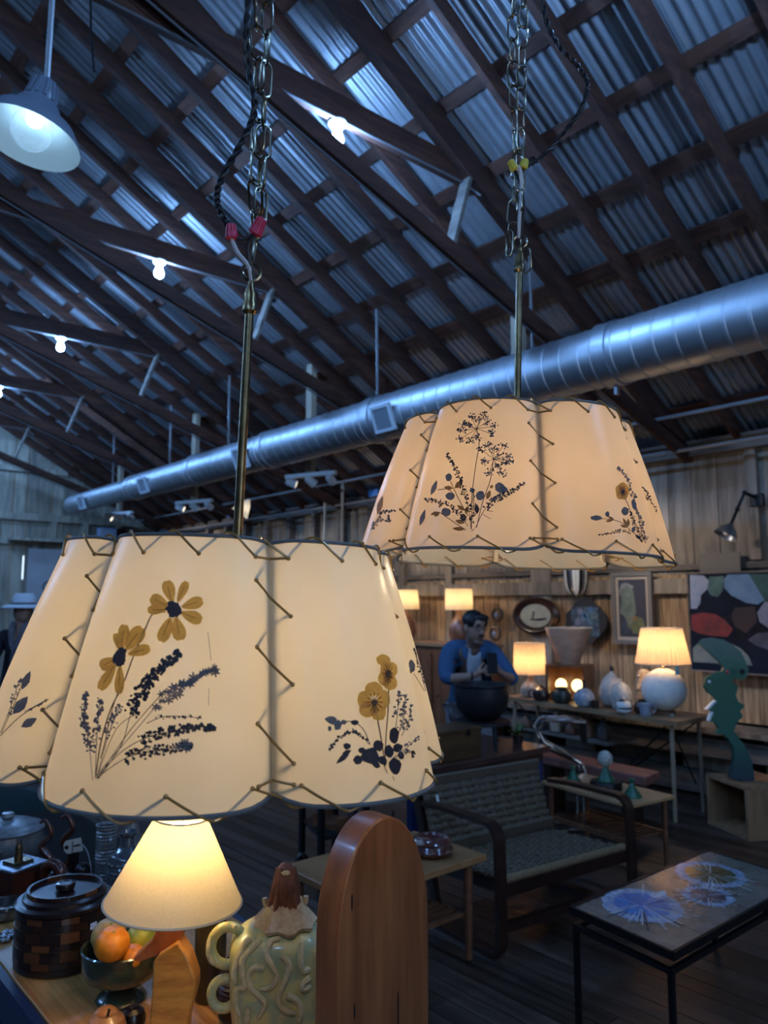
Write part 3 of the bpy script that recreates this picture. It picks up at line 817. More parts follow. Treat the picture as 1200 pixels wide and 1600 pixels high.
A.blob('v', 583, 1097, 5, 6, 0, 10, .3, .002); A.blob('v', 604, 1052, 4, 6, 0, 10, .3, .002)
for (x, y, a, b, r) in ((577, 1181, 15, 13, .3), (558, 1187, 8, 7, 0), (590, 1165, 8, 9, .2), (541, 1166, 6, 5, 0), (614, 1149, 8, 13, .2), (620, 1168, 8, 7, 0), (606, 1173, 7, 10, -.3), (616, 1196, 9, 13, -.2), (596, 1188, 8, 6, .8), (564, 1172, 6, 5, 0), (586, 1194, 7, 5, .5), (625, 1180, 5, 6, 0)):
    A.blob('d', x, y, a, b, r, 12, .14)
A.leaf('d', 546, 1174, 524, 1193, 9); A.leaf('d', 548, 1172, 533, 1178, 7)
A.stroke('d', [(577, 1163), (567, 1140), (552, 1128), (534, 1127)], 1.3); A.blob('b', 516, 1125, 10, 6, .2, 10, .2); A.blob('b', 527, 1133, 6, 8, .3, 10, .2); A.blob('b', 536, 1128, 5, 4); A.blob('d', 553, 1129, 6, 4); A.blob('b', 514, 1138, 3, 4)
A.spike('d', [(576, 1163), (560, 1146), (543, 1144), (525, 1156), (513, 1172)], 4, 34, 2.4, .1, 14, 'd')
A.spike('g', [(616, 1142), (620, 1110), (622, 1080)], 6, 14, 3.2, .3, 15, 'g'); A.spike('g', [(620, 1150), (630, 1118), (632, 1085)], 5, 40, 2.0, .2, 16, 'g'); A.spike('g', [(626, 1150), (638, 1124), (640, 1100)], 4, 16, 2.6, .2, 17, 'g')
A.spike('g', [(612, 1185), (632, 1170), (652, 1150)], 6, 14, 2.6, .3, 18, 'g'); A.spike('d', [(612, 1188), (636, 1172), (646, 1182)], 4, 9, 2.6, .4, 19, 'g')
A.stroke('s', [(596, 1188), (604, 1208)], 1.4); A.stroke('s', [(612, 1212), (615, 1219)], 1); A.end()
# near lamp, narrow panel at the right
A.begin(650, 1050)
A.blob('b', 642, 1040, 5, 10, -.2, 12, .1); A.spike('d', [(664, 1080), (655, 1045), (646, 1012)], 3.5, 26, 2.0, .2, 20, 'g'); A.leaf('n', 664, 1052, 668, 1084, 7); A.stroke('s', [(645, 1052), (662, 1080)], 1)
A.end()

# far lamp, middle panel: two umbels
def cc(x, y): return (570 + x / 4.615, 590 + y / 4.615)
B.begin(740, 740)
def umbel(c, fl, seed):
    rr = random.Random(seed); cx, cy = cc(*c)
    for f in fl:
        x, y = cc(*f); B.stroke('d', [(cx, cy), (x, y)], .7)
        for k in range(20):
            a = rr.random() * 6.3; q = rr.uniform(.5, 8.0); bx, by = x + q * math.cos(a), y + q * .8 * math.sin(a)
            B.blob('g' if rr.random() < .6 else 'd', bx, by, rr.uniform(.9, 1.7), None, 0, 5, .3)
            if k % 3 == 0: B.stroke('d', [(x, y), (bx, by)], .5)
umbel((808, 370), [(770, 280), (860, 270), (720, 330), (880, 320), (930, 352), (910, 405), (705, 385), (690, 445), (760, 460), (810, 432), (745, 350), (830, 300)], 1)
umbel((930, 590), [(890, 490), (1000, 490), (1040, 570), (1005, 615), (960, 645), (900, 685), (990, 690), (860, 610), (840, 520), (1045, 600), (935, 520), (970, 560)], 2)
for pts in ([(808, 372), (826, 470), (800, 640), (775, 850), (770, 1095)], [(928, 592), (905, 740), (850, 900), (808, 1080)], [(620, 750), (680, 880), (748, 1000)], [(530, 810), (600, 806), (650, 850)], [(540, 970), (640, 1040), (730, 1100)]):
    B.stroke('s', [cc(*p) for p in pts], 1.2)
B.spike('d', [cc(*p) for p in ((768, 1090), (750, 950), (705, 780), (655, 660), (598, 556))], 5, 80, 1.7, .22, 21, 's', 1)
B.spike('d', [cc(*p) for p in ((800, 1085), (860, 960), (940, 880), (1050, 830), (1148, 760))], 5, 75, 1.7, .3, 22, 's', 1)
B.spike('d', [cc(*p) for p in ((745, 1070), (670, 970), (570, 905), (435, 880))], 4.5, 55, 1.6, .1, 23, 's', 1)
B.spike('d', [cc(*p) for p in ((770, 1060), (785, 940), (788, 800))], 4, 26, 1.6, .1, 24, 's', 1)
for (x, y, a, b, r) in ((608, 720, 25, 29, 0), (618, 855, 33, 27, .2), (590, 970, 35, 30, .2), (833, 852, 30, 36, .1), (975, 795, 34, 42, -.5), (1005, 810, 26, 24, .3), (772, 812, 14, 18, 0)):
    px, py = cc(x, y); B.blob('b', px, py, a / 4.6, b / 4.6, r, 12, .1)
for (x0, y0, x1, y1, w) in ((640, 800, 572, 790, 30), (650, 800, 712, 740, 42), (720, 960, 668, 920, 30), (728, 985, 748, 925, 34), (740, 1010, 690, 1000, 40), (720, 1050, 655, 1030, 34), (725, 1095, 632, 1088, 30), (880, 880, 905, 812, 34), (905, 800, 925, 775, 25), (812, 985, 806, 910, 40), (540, 970, 476, 990, 28), (545, 970, 505, 1004, 25), (565, 900, 535, 940, 22)):
    B.leaf('n', *cc(x0, y0), *cc(x1, y1), w / 4.6)
B.blob('d', *cc(712, 1010), 4.5, 5.5); B.blob('d', *cc(808, 950), 3.5, 7); B.leaf('g', *cc(480, 850), *cc(525, 740), 8); B.leaf('g', *cc(400, 1070), *cc(440, 950), 8); B.spike('g', [cc(1000, 830), cc(900, 890)], 5, 14, 2.2, 0, 25, 'g')
for p in ((850, 985, 908, 1020), (880, 960, 925, 965), (770, 1110, 790, 1090)): B.stroke('s', [cc(p[0], p[1]), cc(p[2], p[3])], .9)
B.end()
# far lamp, left panel
B.begin(605, 800)
B.leaf('n', *cc(95, 990), *cc(135, 850), 9); B.spike('d', [cc(*p) for p in ((45, 1100), (110, 1000), (160, 965), (222, 958))], 3, 22, 1.7, .1, 26, 's', 1); B.spike('g', [cc(*p) for p in ((45, 1100), (110, 1030), (190, 1040))], 4, 14, 2, .1, 27, 's', 1); B.spike('d', [cc(175, 1035), cc(180, 1000)], 3, 8, 2, 0, 28, 's'); B.end()
# far lamp, right panel: one pansy in a sprig
def dd(x, y): return (800 + x / 4.444, 590 + y / 4.444)
B.begin(960, 800)
px, py = dd(762, 790)
for k in range(5):
    a = k * 1.257 - 1.5; B.blob('y', px + 5 * math.cos(a), py + 6.5 * math.sin(a), 6.5, 8, 0, 12, .06)
for k in range(10): a = k * .63; B.stroke('v', [(px, py), (px + 6 * math.cos(a), py + 8 * math.sin(a))], .8, .0018)
B.blob('d', px, py + 1, 2.6, 3.2, 0, 8, .2, .002)
B.stroke('s', [dd(768, 810), dd(800, 880), dd(850, 1010), dd(925, 1150)], 1.2); B.stroke('s', [dd(690, 985), dd(760, 1010), dd(830, 1070), dd(890, 1120)], 1)
B.spike('g', [dd(*p) for p in ((900, 1100), (850, 860), (790, 690), (725, 625))], 3.6, 42, 1.8, .35, 30, 's', .9); B.spike('d', [dd(*p) for p in ((815, 1075), (740, 1065), (660, 1085), (598, 1090))], 2.5, 28, 1.4, 0, 31, 's', .8)
B.spike('d', [dd(*p) for p in ((905, 1130), (850, 1030), (820, 930))], 4, 34, 1.5, 0, 32, 's', .8); B.spike('g', [dd(*p) for p in ((925, 1130), (900, 1030), (865, 920))], 4, 30, 1.8, 0, 33, 's', .8)
B.blob('b', *dd(580, 975), 9, 4, 0, 12, .08); B.blob('b', *dd(780, 928), 6, 6.5, .4, 12, .1); B.blob('b', *dd(842, 880), 3.6, 9, -.15, 12, .1); B.blob('b', *dd(658, 948), 3.8, 4.5); B.blob('b', *dd(838, 1055), 3, 4)
for (a, b, c_, d_, w) in ((645, 1000, 705, 985, 5), (705, 985, 660, 965, 4), (745, 1025, 800, 1040, 5), (800, 1040, 765, 975, 5), (805, 1035, 800, 980, 5)): B.leaf('n', *dd(a, b), *dd(c_, d_), w)
B.stroke('s', [dd(600, 978), dd(690, 985)], .8); B.leaf('d', *dd(850, 1090), *dd(890, 1125), 5); B.end()
B.begin(1012, 790); B.spike('d', [dd(*p) for p in ((1000, 930), (960, 860), (930, 800), (902, 765))], 2.4, 26, 1.4, 0, 34, 's', .7); B.end()

# chains, cords and connectors
rod_d = .88
top = A.top
up = A.Q.inverted() @ V((0, 0, 1))
hang = V((0, 0, 0))
A.chain([top + up * .004, top + V((0, 0, .05)) + A.r * .004, A.loc(398, 300, .88), A.loc(404, 200, .88), A.loc(405, 90, .88), A.loc(398, -10, .88), A.loc(400, -120, .88)], .040, .0085, .0016, 1)
A.chain([A.loc(406, 345, .875), A.loc(410, 250, .875), A.loc(413, 150, .875), A.loc(418, 60, .875), A.loc(415, -20, .88), A.loc(402, -120, .88)], .040, .0085, .0016, 2)
g = G()
for ph in (0, math.pi):
    path = spline([A.loc(402, -120, .87), A.loc(388, 0, .87), A.loc(386, 90, .87), A.loc(398, 170, .868), A.loc(376, 225, .868), A.loc(344, 285, .87), A.loc(341, 322, .87), A.loc(358, 355, .872)], 16)
    g.tube([p + A.r * (.0022 * math.cos(i * .75 + ph)) + A.f * (.0022 * math.sin(i * .75 + ph)) for i, p in enumerate(path)], .0022, 6)
g.build('twisted_cord', wire_black, A.t)
red_m = M('red wire nut', (.62, .03, .09), .4)
def nut(L, p0, p1, mat, r=.0062):
    d = p1 - p0; R = d.normalized().to_track_quat('Z', 'Y').to_matrix(); h = d.length; g = G()
    g.lathe([(r * .6, 0), (r * .75, h * .05), (r * .8, h * .5), (r * 1.05, h * .55), (r * 1.1, h * .95), (r * .8, h)], p0, 14, R)
    for k in range(10):
        a = k * .628; g.tube([p0 + R @ V((r * .78 * math.cos(a), r * .78 * math.sin(a), h * .06)), p0 + R @ V((r * 1.1 * math.cos(a), r * 1.1 * math.sin(a), h * .9))], .0008, 4)
    g.build('wire_nut', mat, L.t)
nut(A, A.loc(361, 350, .87), A.loc(362, 374, .87), red_m); nut(A, A.loc(410, 341, .865), A.loc(397, 367, .865), red_m, .0068)
G().tube(spline([A.loc(362, 374, .87), A.loc(372, 395, .87), A.loc(388, 415, .872), A.loc(393, 438, .878)], 6), .0026, 6).build('white_wire', wire_white, A.t)
G().tube(spline([A.loc(362, 368, .871), A.loc(376, 374, .87), A.loc(390, 371, .868), A.loc(398, 362, .866)], 6), .0022, 6).build('black_wire', wire_black, A.t)
G().tube(spline([A.loc(398, 366, .866), A.loc(388, 385, .868), A.loc(390, 410, .872), A.loc(397, 437, .878)], 6), .0026, 6).build('black_wire', wire_black, A.t)
G().tube([A.loc(401, -120, .88), A.loc(401, -120, .88) + up * 3.6], .003, 6).build('steel_cable', steel_m, A.t)

top = B.top
up = B.Q.inverted() @ V((0, 0, 1))
B.chain([B.loc(808, 385, 1.2), B.loc(800, 340, 1.2), B.loc(805, 300, 1.2), B.loc(807, 240, 1.2), B.loc(803, 170, 1.2), B.loc(801, 90, 1.2), B.loc(802, 0, 1.2), B.loc(806, -110, 1.2)], .040, .0085, .0015, 3)
B.chain([B.loc(812, 330, 1.19), B.loc(812, 250, 1.19), B.loc(814, 170, 1.195), B.loc(815, 80, 1.195), B.loc(818, 0, 1.195), B.loc(808, -110, 1.2)], .036, .0078, .0015, 4)
for (a, b, rz_) in (((797, 362), (796, 402), .3), ((822, 388), (823, 430), 1.2), ((789, 400), (806, 394), .9)):
    pa, pb = B.loc(*a, 1.195), B.loc(*b, 1.195); B.chain([pa, (pa + pb) / 2, pb + (pb - pa) * .12], .040, .0085, .0015, 9 + int(rz_ * 10))
g = G()
for ph in (0, math.pi):
    path = spline([B.loc(850, -110, 1.2), B.loc(849, 10, 1.2), B.loc(872, 70, 1.2), B.loc(905, 105, 1.2), B.loc(918, 135, 1.2), B.loc(905, 175, 1.2), B.loc(868, 222, 1.2), B.loc(838, 252, 1.195), B.loc(816, 262, 1.19)], 16)
    g.tube([p + B.r * (.0022 * math.cos(i * .75 + ph)) + B.f * (.0022 * math.sin(i * .75 + ph)) for i, p in enumerate(path)], .0022, 6)
g.build('twisted_cord', wire_black, B.t)
yel_m = M('yellow wire nut', (.75, .62, .08), .4)
nut(B, B.loc(797, 251, 1.185), B.loc(805, 266, 1.185), yel_m, .006); nut(B, B.loc(821, 249, 1.185), B.loc(817, 263, 1.185), yel_m, .006)
G().tube(spline([B.loc(806, 265, 1.185), B.loc(812, 263, 1.183), B.loc(815, 300, 1.187), B.loc(812, 345, 1.19), B.loc(811, 372, 1.197)], 6), .003, 6).build('white_wire', wire_white, B.t)
G().tube(spline([B.loc(804, 266, 1.187), B.loc(814, 290, 1.187), B.loc(819, 320, 1.187), B.loc(816, 345, 1.19), B.loc(813, 374, 1.197)], 6), .0026, 6).build('black_wire', wire_black, B.t)
G().tube([B.loc(807, -110, 1.2), B.loc(807, -110, 1.2) + up * 3.0], .003, 6).build('steel_cable', steel_m, B.t)
G().tube([B.loc(849, -110, 1.2), B.loc(849, -110, 1.2) + up * 3.0], .003, 6).build('cord_upper', wire_black, B.t)
# ------------------------------------------------------------------ near display table and what stands on it
ZT = .78
pine_m = M('pine top', (.60, .28, .085), .38, c2=(.30, .12, .035), scale=(60, 2.2, 20), rnd=.12, detail=5, bump=.15)
navy_m = M('navy edge', (.012, .02, .06), .5)
t = thing('display_table', 'pine plank display table with a navy edge at lower left', 'table', (.77, 1.56, 0))
for i in range(4):
    G().box((.522 + .126 * i + .063, 1.56, ZT - .0125), (.1245, 1.08, .025)).build('top_plank', pine_m, t, bevel=.002)
G().box((.511, 1.56, ZT - .04), (.018, 1.09, .075)).build('edge_band', navy_m, t)
G().box((1.037, 1.56, ZT - .04), (.018, 1.09, .075)).build('edge_band', navy_m, t)
for x in (.55, 1.0):
    for y in (1.06, 2.06): G().box((x, y, (ZT - .03) / 2), (.05, .05, ZT - .03)).build('leg', navy_m, t)

# dark cabinet continuing beyond the pine table
cabd_m = M('ebonised cabinet', (.012, .010, .009), .9, c2=(.007, .006, .006), scale=(20, 2, 20), spec=.1)
t = thing('dark_cabinet', 'low black cabinet behind the pine table, crowded with dark ornaments', 'cabinet', (.78, 2.62, 0))
G().box((.78, 2.62, ZT - .0125), (.58, .98, .025)).build('cabinet_top', cabd_m, t, bevel=.003); G().box((.78, 2.62, (ZT - .025) / 2 + .03), (.54, .94, ZT - .085)).build('cabinet_body', cabd_m, t)
for y in (2.4, 2.85):
    d_ = G().box((.504, y, .4), (.016, .42, .6)).build('door', cabd_m, t); G().ell((.49, y + .16, .45), (.012, .012, .012), 10, 6).build('knob', brass_m, d_)
for x in (.56, 1.0):
    for y in (2.2, 3.04): G().box((x, y, .03), (.05, .05, .06)).build('leg', cabd_m, t)
# segmented wooden jar
walnut_m = M('dark walnut', (.020, .009, .008), .3, c2=(.012, .006, .006), scale=(20, 20, 60), coat=.4)
redwood_m = M('red brown wood block', (.05, .015, .008), .32, c2=(.028, .009, .006), scale=(30, 30, 90), rnd=.4, coat=.4)
tanwood_m = M('tan wood block', (.13, .045, .016), .32, c2=(.08, .028, .01), scale=(30, 30, 90), rnd=.25, coat=.4)
p = onz(97, 1498, ZT); JR, JH = .100, .11
t = thing('wooden_jar', 'dark lidded jar built of checkered wood blocks, beside the fruit bowl', 'jar', p)
rr = random.Random(4)
def jr(z): return JR * (1 - .05 * (z / JH - .45) ** 2 * 2.2)
G().lathe([(JR * .93, 0), (jr(0), .004), (jr(.01), .016), (.001, .016)], p, 40).build('foot', walnut_m, t)
z = .017
rowh = [.0145, .0215, .0145, .0215, .0145, .0125]
for k, h in enumerate(rowh):
    n = 16
    for i in range(n):
        a0 = 2 * math.pi * (i + .5 * (k % 2)) / n + .2; P = []; F = []; m = 5
        for j in range(m):
            a = a0 + (2 * math.pi / n) * (.012 + .976 * j / (m - 1))
            for zz in (z, z + h - .0006):
                for r_ in (jr(zz) - .012, jr(zz)): P.append(p + V((r_ * math.cos(a), r_ * math.sin(a), zz)))
        for j in range(m - 1):
            b = j * 4; c = b + 4
            F += [(b + 1, c + 1, c + 3, b + 3), (b, b + 2, c + 2, c), (b + 2, b + 3, c + 3, c + 2), (b, c, c + 1, b + 1)]
        F += [(0, 1, 3, 2), (m * 4 - 4, m * 4 - 2, m * 4 - 1, m * 4 - 3)]
        mt = [walnut_m, redwood_m][(i + k) % 2]
        if mt is redwood_m and rr.random() < .36: mt = tanwood_m
        G().add(P, F).build('wood_block', mt, t)
    z += h
    if k in (1, 3): G().lathe([(jr(z) - .01, z - .001), (jr(z) + .0012, z - .0008), (jr(z) + .0012, z + .0008), (jr(z) - .01, z + .001)], p, 40).build('thin_band', brass_m, t)
G().lathe([(jr(z), z), (JR * 1.02, z + .004), (JR * 1.02, z + .012), (JR * .96, z + .017), (.001, z + .017)], p, 44).build('collar', walnut_m, t)
lid = G().lathe([(JR * .86, z + .016), (JR * .86, z + .022), (JR * .8, z + .027), (.001, z + .026)], p, 44).build('lid', walnut_m, t)
n = 14
for i in range(n):
    a0 = 2 * math.pi * i / n; P = []; F = []; m = 5
    for j in range(m):
        a = a0 + (2 * math.pi / n) * (.02 + .96 * j / (m - 1))
        for zz in (z + .026, z + .036):
            for r_ in (JR * .72, JR * .78): P.append(p + V((r_ * math.cos(a), r_ * math.sin(a), zz)))
    for j in range(m - 1):
        b = j * 4; c = b + 4; F += [(b + 1, c + 1, c + 3, b + 3), (b, b + 2, c + 2, c), (b + 2, b + 3, c + 3, c + 2), (b, c, c + 1, b + 1)]
    F += [(0, 1, 3, 2), (m * 4 - 4, m * 4 - 2, m * 4 - 1, m * 4 - 3)]
    G().add(P, F).build('ring_block', [walnut_m, redwood_m, walnut_m, tanwood_m][i % 4], lid)
G().lathe([(.012, z + .026), (.019, z + .03), (.021, z + .037), (.019, z + .043), (.013, z + .044), (.011, z + .042), (.001, z + .042)], p, 24).build('knob', walnut_m, lid)
d = (V((-p.x, -p.y, 0))).normalized(); sd = V((-d.y, d.x, 0)); q = p + (d * math.cos(.62) + sd * math.sin(.62)) * (JR + .0016) + V((0, 0, .09))
nn = (q - p); nn.z = 0; nn.normalize(); ss = V((-nn.y, nn.x, 0))
stk = G().prism([(-.008, -.0065), (.008, -.0065), (.008, .0065), (-.008, .0065)], q, ss, V((0, 0, 1)), .0006).build('price_sticker', M('paper white', (.75, .75, .78), .6), t)

# pedestal bowl with fruit
glaze_m = M('dark green glaze', (.055, .075, .042), .15, c2=(.028, .03, .02), scale=(14, 14, 40), coat=.6, detail=5)
p = onz(189, 1561, ZT)
t = thing('pedestal_bowl', 'dark green glazed pedestal bowl holding fruit', 'bowl', p)
G().lathe([(.046, 0), (.049, .004), (.043, .012), (.026, .02), (.018, .028), (.022, .034)], p, 36).build('foot', glaze_m, t)
G().lathe([(.02, .033), (.05, .036), (.068, .048), (.076, .066), (.0775, .084), (.079, .1), (.0765, .1025), (.0745, .1), (.073, .08), (.066, .058), (.04, .045), (.001, .043)], p, 44).build('bowl', glaze_m, t)
peel_m = M('orange peel', (.85, .28, .02), .42, c2=(.70, .20, .012), scale=(60, 60, 60), bump=.35)
pale_m = M('pale orange peel', (.68, .40, .13), .45, c2=(.55, .28, .07), scale=(50, 50, 50), bump=.3)
lime_m = M('green citrus peel', (.42, .40, .05), .4, c2=(.26, .30, .04), scale=(50, 50, 50), bump=.3)
def fruit(name, lab, px, py, dd_, r, m, sq=.93, stem=True):
    c = dep(px, py, dd_); t = thing(name, lab, 'fruit', c - V((0, 0, r * sq)), 'fruit in the pedestal bowl')
    g = G(); n = 24; k = 14; P = []; F = []
    for i in range(k + 1):
        th = math.pi * i / k
        for j in range(n):
            a = 2 * math.pi * j / n; rad = r * (1 + .018 * math.sin(5 * a + r * 900) * math.sin(th))
            dent = 1 - .10 * math.exp(-((th - math.pi) / .3) ** 2)
            P.append(c + V((rad * math.sin(th) * math.cos(a), rad * math.sin(th) * math.sin(a), -r * sq * math.cos(th) * dent)))
    for i in range(k):
        for j in range(n): F.append((i * n + j, i * n + (j + 1) % n, (i + 1) * n + (j + 1) % n, (i + 1) * n + j))
    g.add(P, F).build('flesh', m, t)
    dv = (CAM - c).normalized()
    if stem: s = c + (V((.2, .1, .9)) + dv * .9).normalized() * r * sq * .99; G().ell(s, (.003, .003, .002), 8, 6).build('stem_button', M('fruit stem', (.25, .27, .06), .6) if 'fruit stem' not in MATS else MATS['fruit stem'], t)
fruit('orange', 'bright orange at the front of the pedestal bowl', 175, 1475, 1.455, .033, peel_m)
fruit('orange', 'pale orange at the back left of the pedestal bowl', 170, 1462, 1.54, .034, pale_m, .95)
fruit('lime', 'green citrus fruit at the right of the pedestal bowl', 221, 1466, 1.53, .030, lime_m, 1.0)
fruit('orange', 'small half hidden orange low in the pedestal bowl', 207, 1496, 1.475, .026, peel_m, .9, False)

# turned wooden fruit
applew_m = M('honey wood', (.50, .21, .07), .3, c2=(.36, .13, .04), scale=(30, 30, 8), coat=.4)
for k, (px, py, r, lab) in enumerate(((165, 1640, .034, 'smooth honey wood carved fruit at the bottom edge of the table'), (178, 1588, .0, ''), (206, 1612, .024, 'small dark wood carved fruit behind the honey wood one'))):
    if not r: continue
    c = onz(px, py, ZT); t = thing('wooden_fruit', lab, 'carving', c, 'carved wooden fruit')
    m = applew_m if k == 0 else walnut_m
    G().lathe([(.3 * r, 0), (.75 * r, .12 * r), (r, .7 * r), (1.02 * r, 1.0 * r), (.85 * r, 1.5 * r), (.5 * r, 1.72 * r), (.15 * r, 1.62 * r), (.001, 1.5 * r)], c, 28).build('body', m, t)
    if k == 0: G().ell(c + V((.012, .036, .03)), (.026, .024, .024), 20, 12).build('side_lobe', applew_m, t)
    G().tube([c + V((0, 0, 1.5 * r)), c + V((.004, 0, 1.9 * r))], .0025, 6).build('stem', walnut_m, t)

# table lamp with carved wooden foot
lp = dep(270, 1440, 1.38); lp = V((lp.x, lp.y, 0))
t = thing('table_lamp', 'small table lamp with cream cone shade and carved slab wood foot', 'lamp', (lp.x, lp.y, ZT))
slab_m = M('burl slab', (.68, .31, .06), .35, c2=(.42, .16, .03), scale=(14, 14, 60), coat=.3, detail=6, bump=.2)
bark_m = M('bark edge', (.40, .27, .16), .8, c2=(.12, .06, .03), scale=(60, 60, 90))
ex = RT.copy(); ey = V((0, 0, 1))
def lz(py): return 1.55 - (py - 943) / 1209 * 1.36
def la(px): return (px - 270) / 1200 * 1.36
out = [(242, 1625), (300, 1625), (301, 1590), (313, 1540), (312, 1524), (300, 1492), (284, 1470), (274, 1476), (256, 1487), (247, 1500), (246, 1530)]
O = V((lp.x, lp.y, 0)) - TC * .02
poly = [(la(x), max(ZT, lz(y))) for x, y in out]
G().prism(poly, O, ex, ey, .042).build('foot_slab', slab_m, t, bevel=.004)
g = G().tube([O + ex * (la(245 + 2 * math.sin(k * 2.1))) + ey * (ZT + .002 + (lz(1505) - ZT) * k / 12) + TC * .02 for k in range(13)], .0035, 6); g.build('bark_edge', bark_m, t)
red_wood = M('cherry wood', (.42, .13, .045), .35, c2=(.28, .075, .025), scale=(30, 30, 30), coat=.3)
out2 = [(291, 1449), (290, 1462), (281, 1478), (258, 1490), (246, 1497), (235, 1500), (222, 1505), (213, 1503), (212, 1499), (240, 1473), (250, 1449)]
G().prism([(la(x), lz(y)) for x, y in out2], O + TC * .03, ex, ey, -.034).build('beak_block', red_wood, t, bevel=.003)
G().tube([O + V((.0, 0, lz(1452))), O + V((0, 0, 1.1))], .005, 8).build('stem', brass_m, t)
lampshade_m = SHADE('linen shade', (.70, .62, .48), (.62, .52, .30), .42, .8, 220, .10)
Rl = Matrix.Rotation(math.radians(3.6), 3, V((FW.x, FW.y, 0)).normalized())
sc = V((lp.x, lp.y, 1.016))
G().shell([(.1215, 0), (.119, .006), (.047, .146)], sc, 56, Rl).build('shade', lampshade_m, t, fix=False)
trim_m = M('shade trim', (.62, .52, .38), .8)
def ring(c, r, z, w, R, n=56): return [c + R @ V((r * math.cos(2 * math.pi * k / n), r * math.sin(2 * math.pi * k / n), z)) for k in range(n)]
G().tube(ring(sc, .1212, .001, 0, Rl), .0022, 6, closed=True).build('shade_trim', trim_m, t)
G().tube(ring(sc, .047, .146, 0, Rl, 32), .0016, 6, closed=True).build('shade_trim', trim_m, t)
lb = sc + Rl @ V((0, 0, .082))
G().lathe([(.012, -.03), (.016, -.02), (.028, .012), (.029, .03), (.02, .05), (.0001, .057)], lb, 16, Rl).build('bulb', EM('table lamp bulb', (1.0, .70, .34), 38), t)
G().lathe([(.013, -.07), (.015, -.065), (.015, -.03), (.012, -.028)], lb, 14, Rl).build('socket', brass_m, t)

# ceramic jar with snakes, ring handles and a hooded figure lid
cel_m = M('celadon glaze', (.58, .52, .22), .35, c2=(.34, .42, .27), scale=(26, 26, 26), coat=.35, detail=6, bump=.6, ramp=(.42, .58))
snake_m = M('pale clay', (.60, .54, .34), .6, c2=(.45, .40, .24), scale=(90, 90, 90), bump=.8)
hair_m = M('brown clay', (.18, .075, .05), .6, c2=(.09, .035, .025), scale=(50, 50, 50), bump=.5)
p = onz(432, 1632, ZT); p.z = ZT
t = thing('ceramic_jar', 'pale green ceramic jar with snake reliefs, ring handles and a figure lid', 'jar', p)
W, D_, H_ = .083, .062, .206
F2 = V((-p.x, -p.y, 0)).normalized(); R2 = V((-F2.y, F2.x, 0))
if R2.dot(RT) < 0: R2 = -R2
def body(a, z, off=0):
    f = z / H_; w = W * (.86 + .16 * math.sin(min(1, f / .8) * math.pi * .55)); d2 = D_ * (.9 + .1 * math.sin(f * 3))
    if f > .82: k = (f - .82) / .18; w *= 1 - .42 * k * k; d2 *= 1 - .35 * k * k
    ca, sa = math.cos(a), math.sin(a); e = .62
    return p + F2 * ((d2 + off) * math.copysign(abs(ca) ** e, ca)) + R2 * ((w + off) * math.copysign(abs(sa) ** e, sa)) + V((0, 0, z))
P = []; F = []; n = 40; m = 22
for j in range(m + 1):
    for i in range(n): P.append(body(2 * math.pi * i / n, H_ * j / m))
for j in range(m):
    for i in range(n): F.append((j * n + i, j * n + (i + 1) % n, (j + 1) * n + (i + 1) % n, (j + 1) * n + i))
F += [tuple(range(n))[::-1], tuple(range(m * n, m * n + n))]
G().add(P, F).build('body', cel_m, t, angle=60)
def fr(px, py, dd_=1.3): return ((px - 432) / 1200 * dd_ / W, (1.55 - (py - 943) / 1209 * dd_) - ZT)
def sn(pts):
    L_ = []
    for (x, y) in pts:
        u, z = fr(220 + x / 4, 1300 + y / 4); u = max(-.98, min(.98, u)); a = math.asin(math.copysign(abs(u) ** (1 / .62), u)); L_.append(body(a, max(.005, min(H_ - .01, z)), .002))
    L_ = spline(L_, 6); n_ = len(L_)
    G().tube(L_, [.0054 * (1 if i < n_ * .8 else 1 - .6 * (i - n_ * .8) / (n_ * .2)) for i in range(n_)], 8).build('snake', snake_m, t)
for s_ in ([(860, 690), (800, 720), (775, 780), (820, 860), (845, 910), (810, 970), (740, 980)], [(765, 860), (710, 855), (675, 900), (690, 970), (740, 1020), (775, 1070), (730, 1160)],
           [(710, 650), (690, 740), (640, 810), (640, 900), (655, 970), (610, 990), (595, 1070), (615, 1150)], [(870, 790), (915, 850), (890, 950), (855, 1040), (890, 1110), (960, 1140)],
           [(905, 1030), (965, 1060), (995, 1130), (985, 1200)], [(1010, 740), (985, 820), (1000, 890), (1045, 890)], [(1045, 940), (1000, 970), (1005, 1000), (1050, 990)], [(675, 1090), (655, 1190)], [(630, 620), (620, 740), (590, 880), (600, 960)]): sn(s_)
for (cx, cy, ro, tw) in ((540, 695, .029, .009), (525, 975, .0225, .0085)):
    x, z = fr(220 + cx / 4, 1300 + cy / 4, 1.36); c = p + R2 * (x * W) + F2 * .01 + V((0, 0, z))
    G().tube([c + R2 * (ro * math.cos(2 * math.pi * k / 24)) + V((0, 0, ro * 1.08 * math.sin(2 * math.pi * k / 24))) for k in range(24)], tw, 10, closed=True).build('ring_handle', cel_m, t)
    if ro > .025:
        G().tube(spline([c + R2 * ((ro + .004) * math.cos(a)) + V((0, 0, (ro + .006) * math.sin(a))) + F2 * (.009 * math.sin(a * 2.3) + .004) for a in [1.2 + .35 * k for k in range(13)]], 3), .0042, 8).build('snake', snake_m, t)
lidz = H_ - .004
lc = p + R2 * .012
P = []; F = []; n = 44; prof = [(.054, -.002), (.056, .004), (.047, .015), (.036, .028), (.026, .04), (.017, .049)]
for j, (r, z) in enumerate(prof):
    for i in range(n):
        a = 2 * math.pi * i / n; rr_ = r * (1 + .06 * math.sin(9 * a + .4) * (1 - j / 5)) ; P.append(lc + V((rr_ * math.cos(a), rr_ * math.sin(a), lidz + z + .003 * math.sin(7 * a) * (1 - j / 5))))
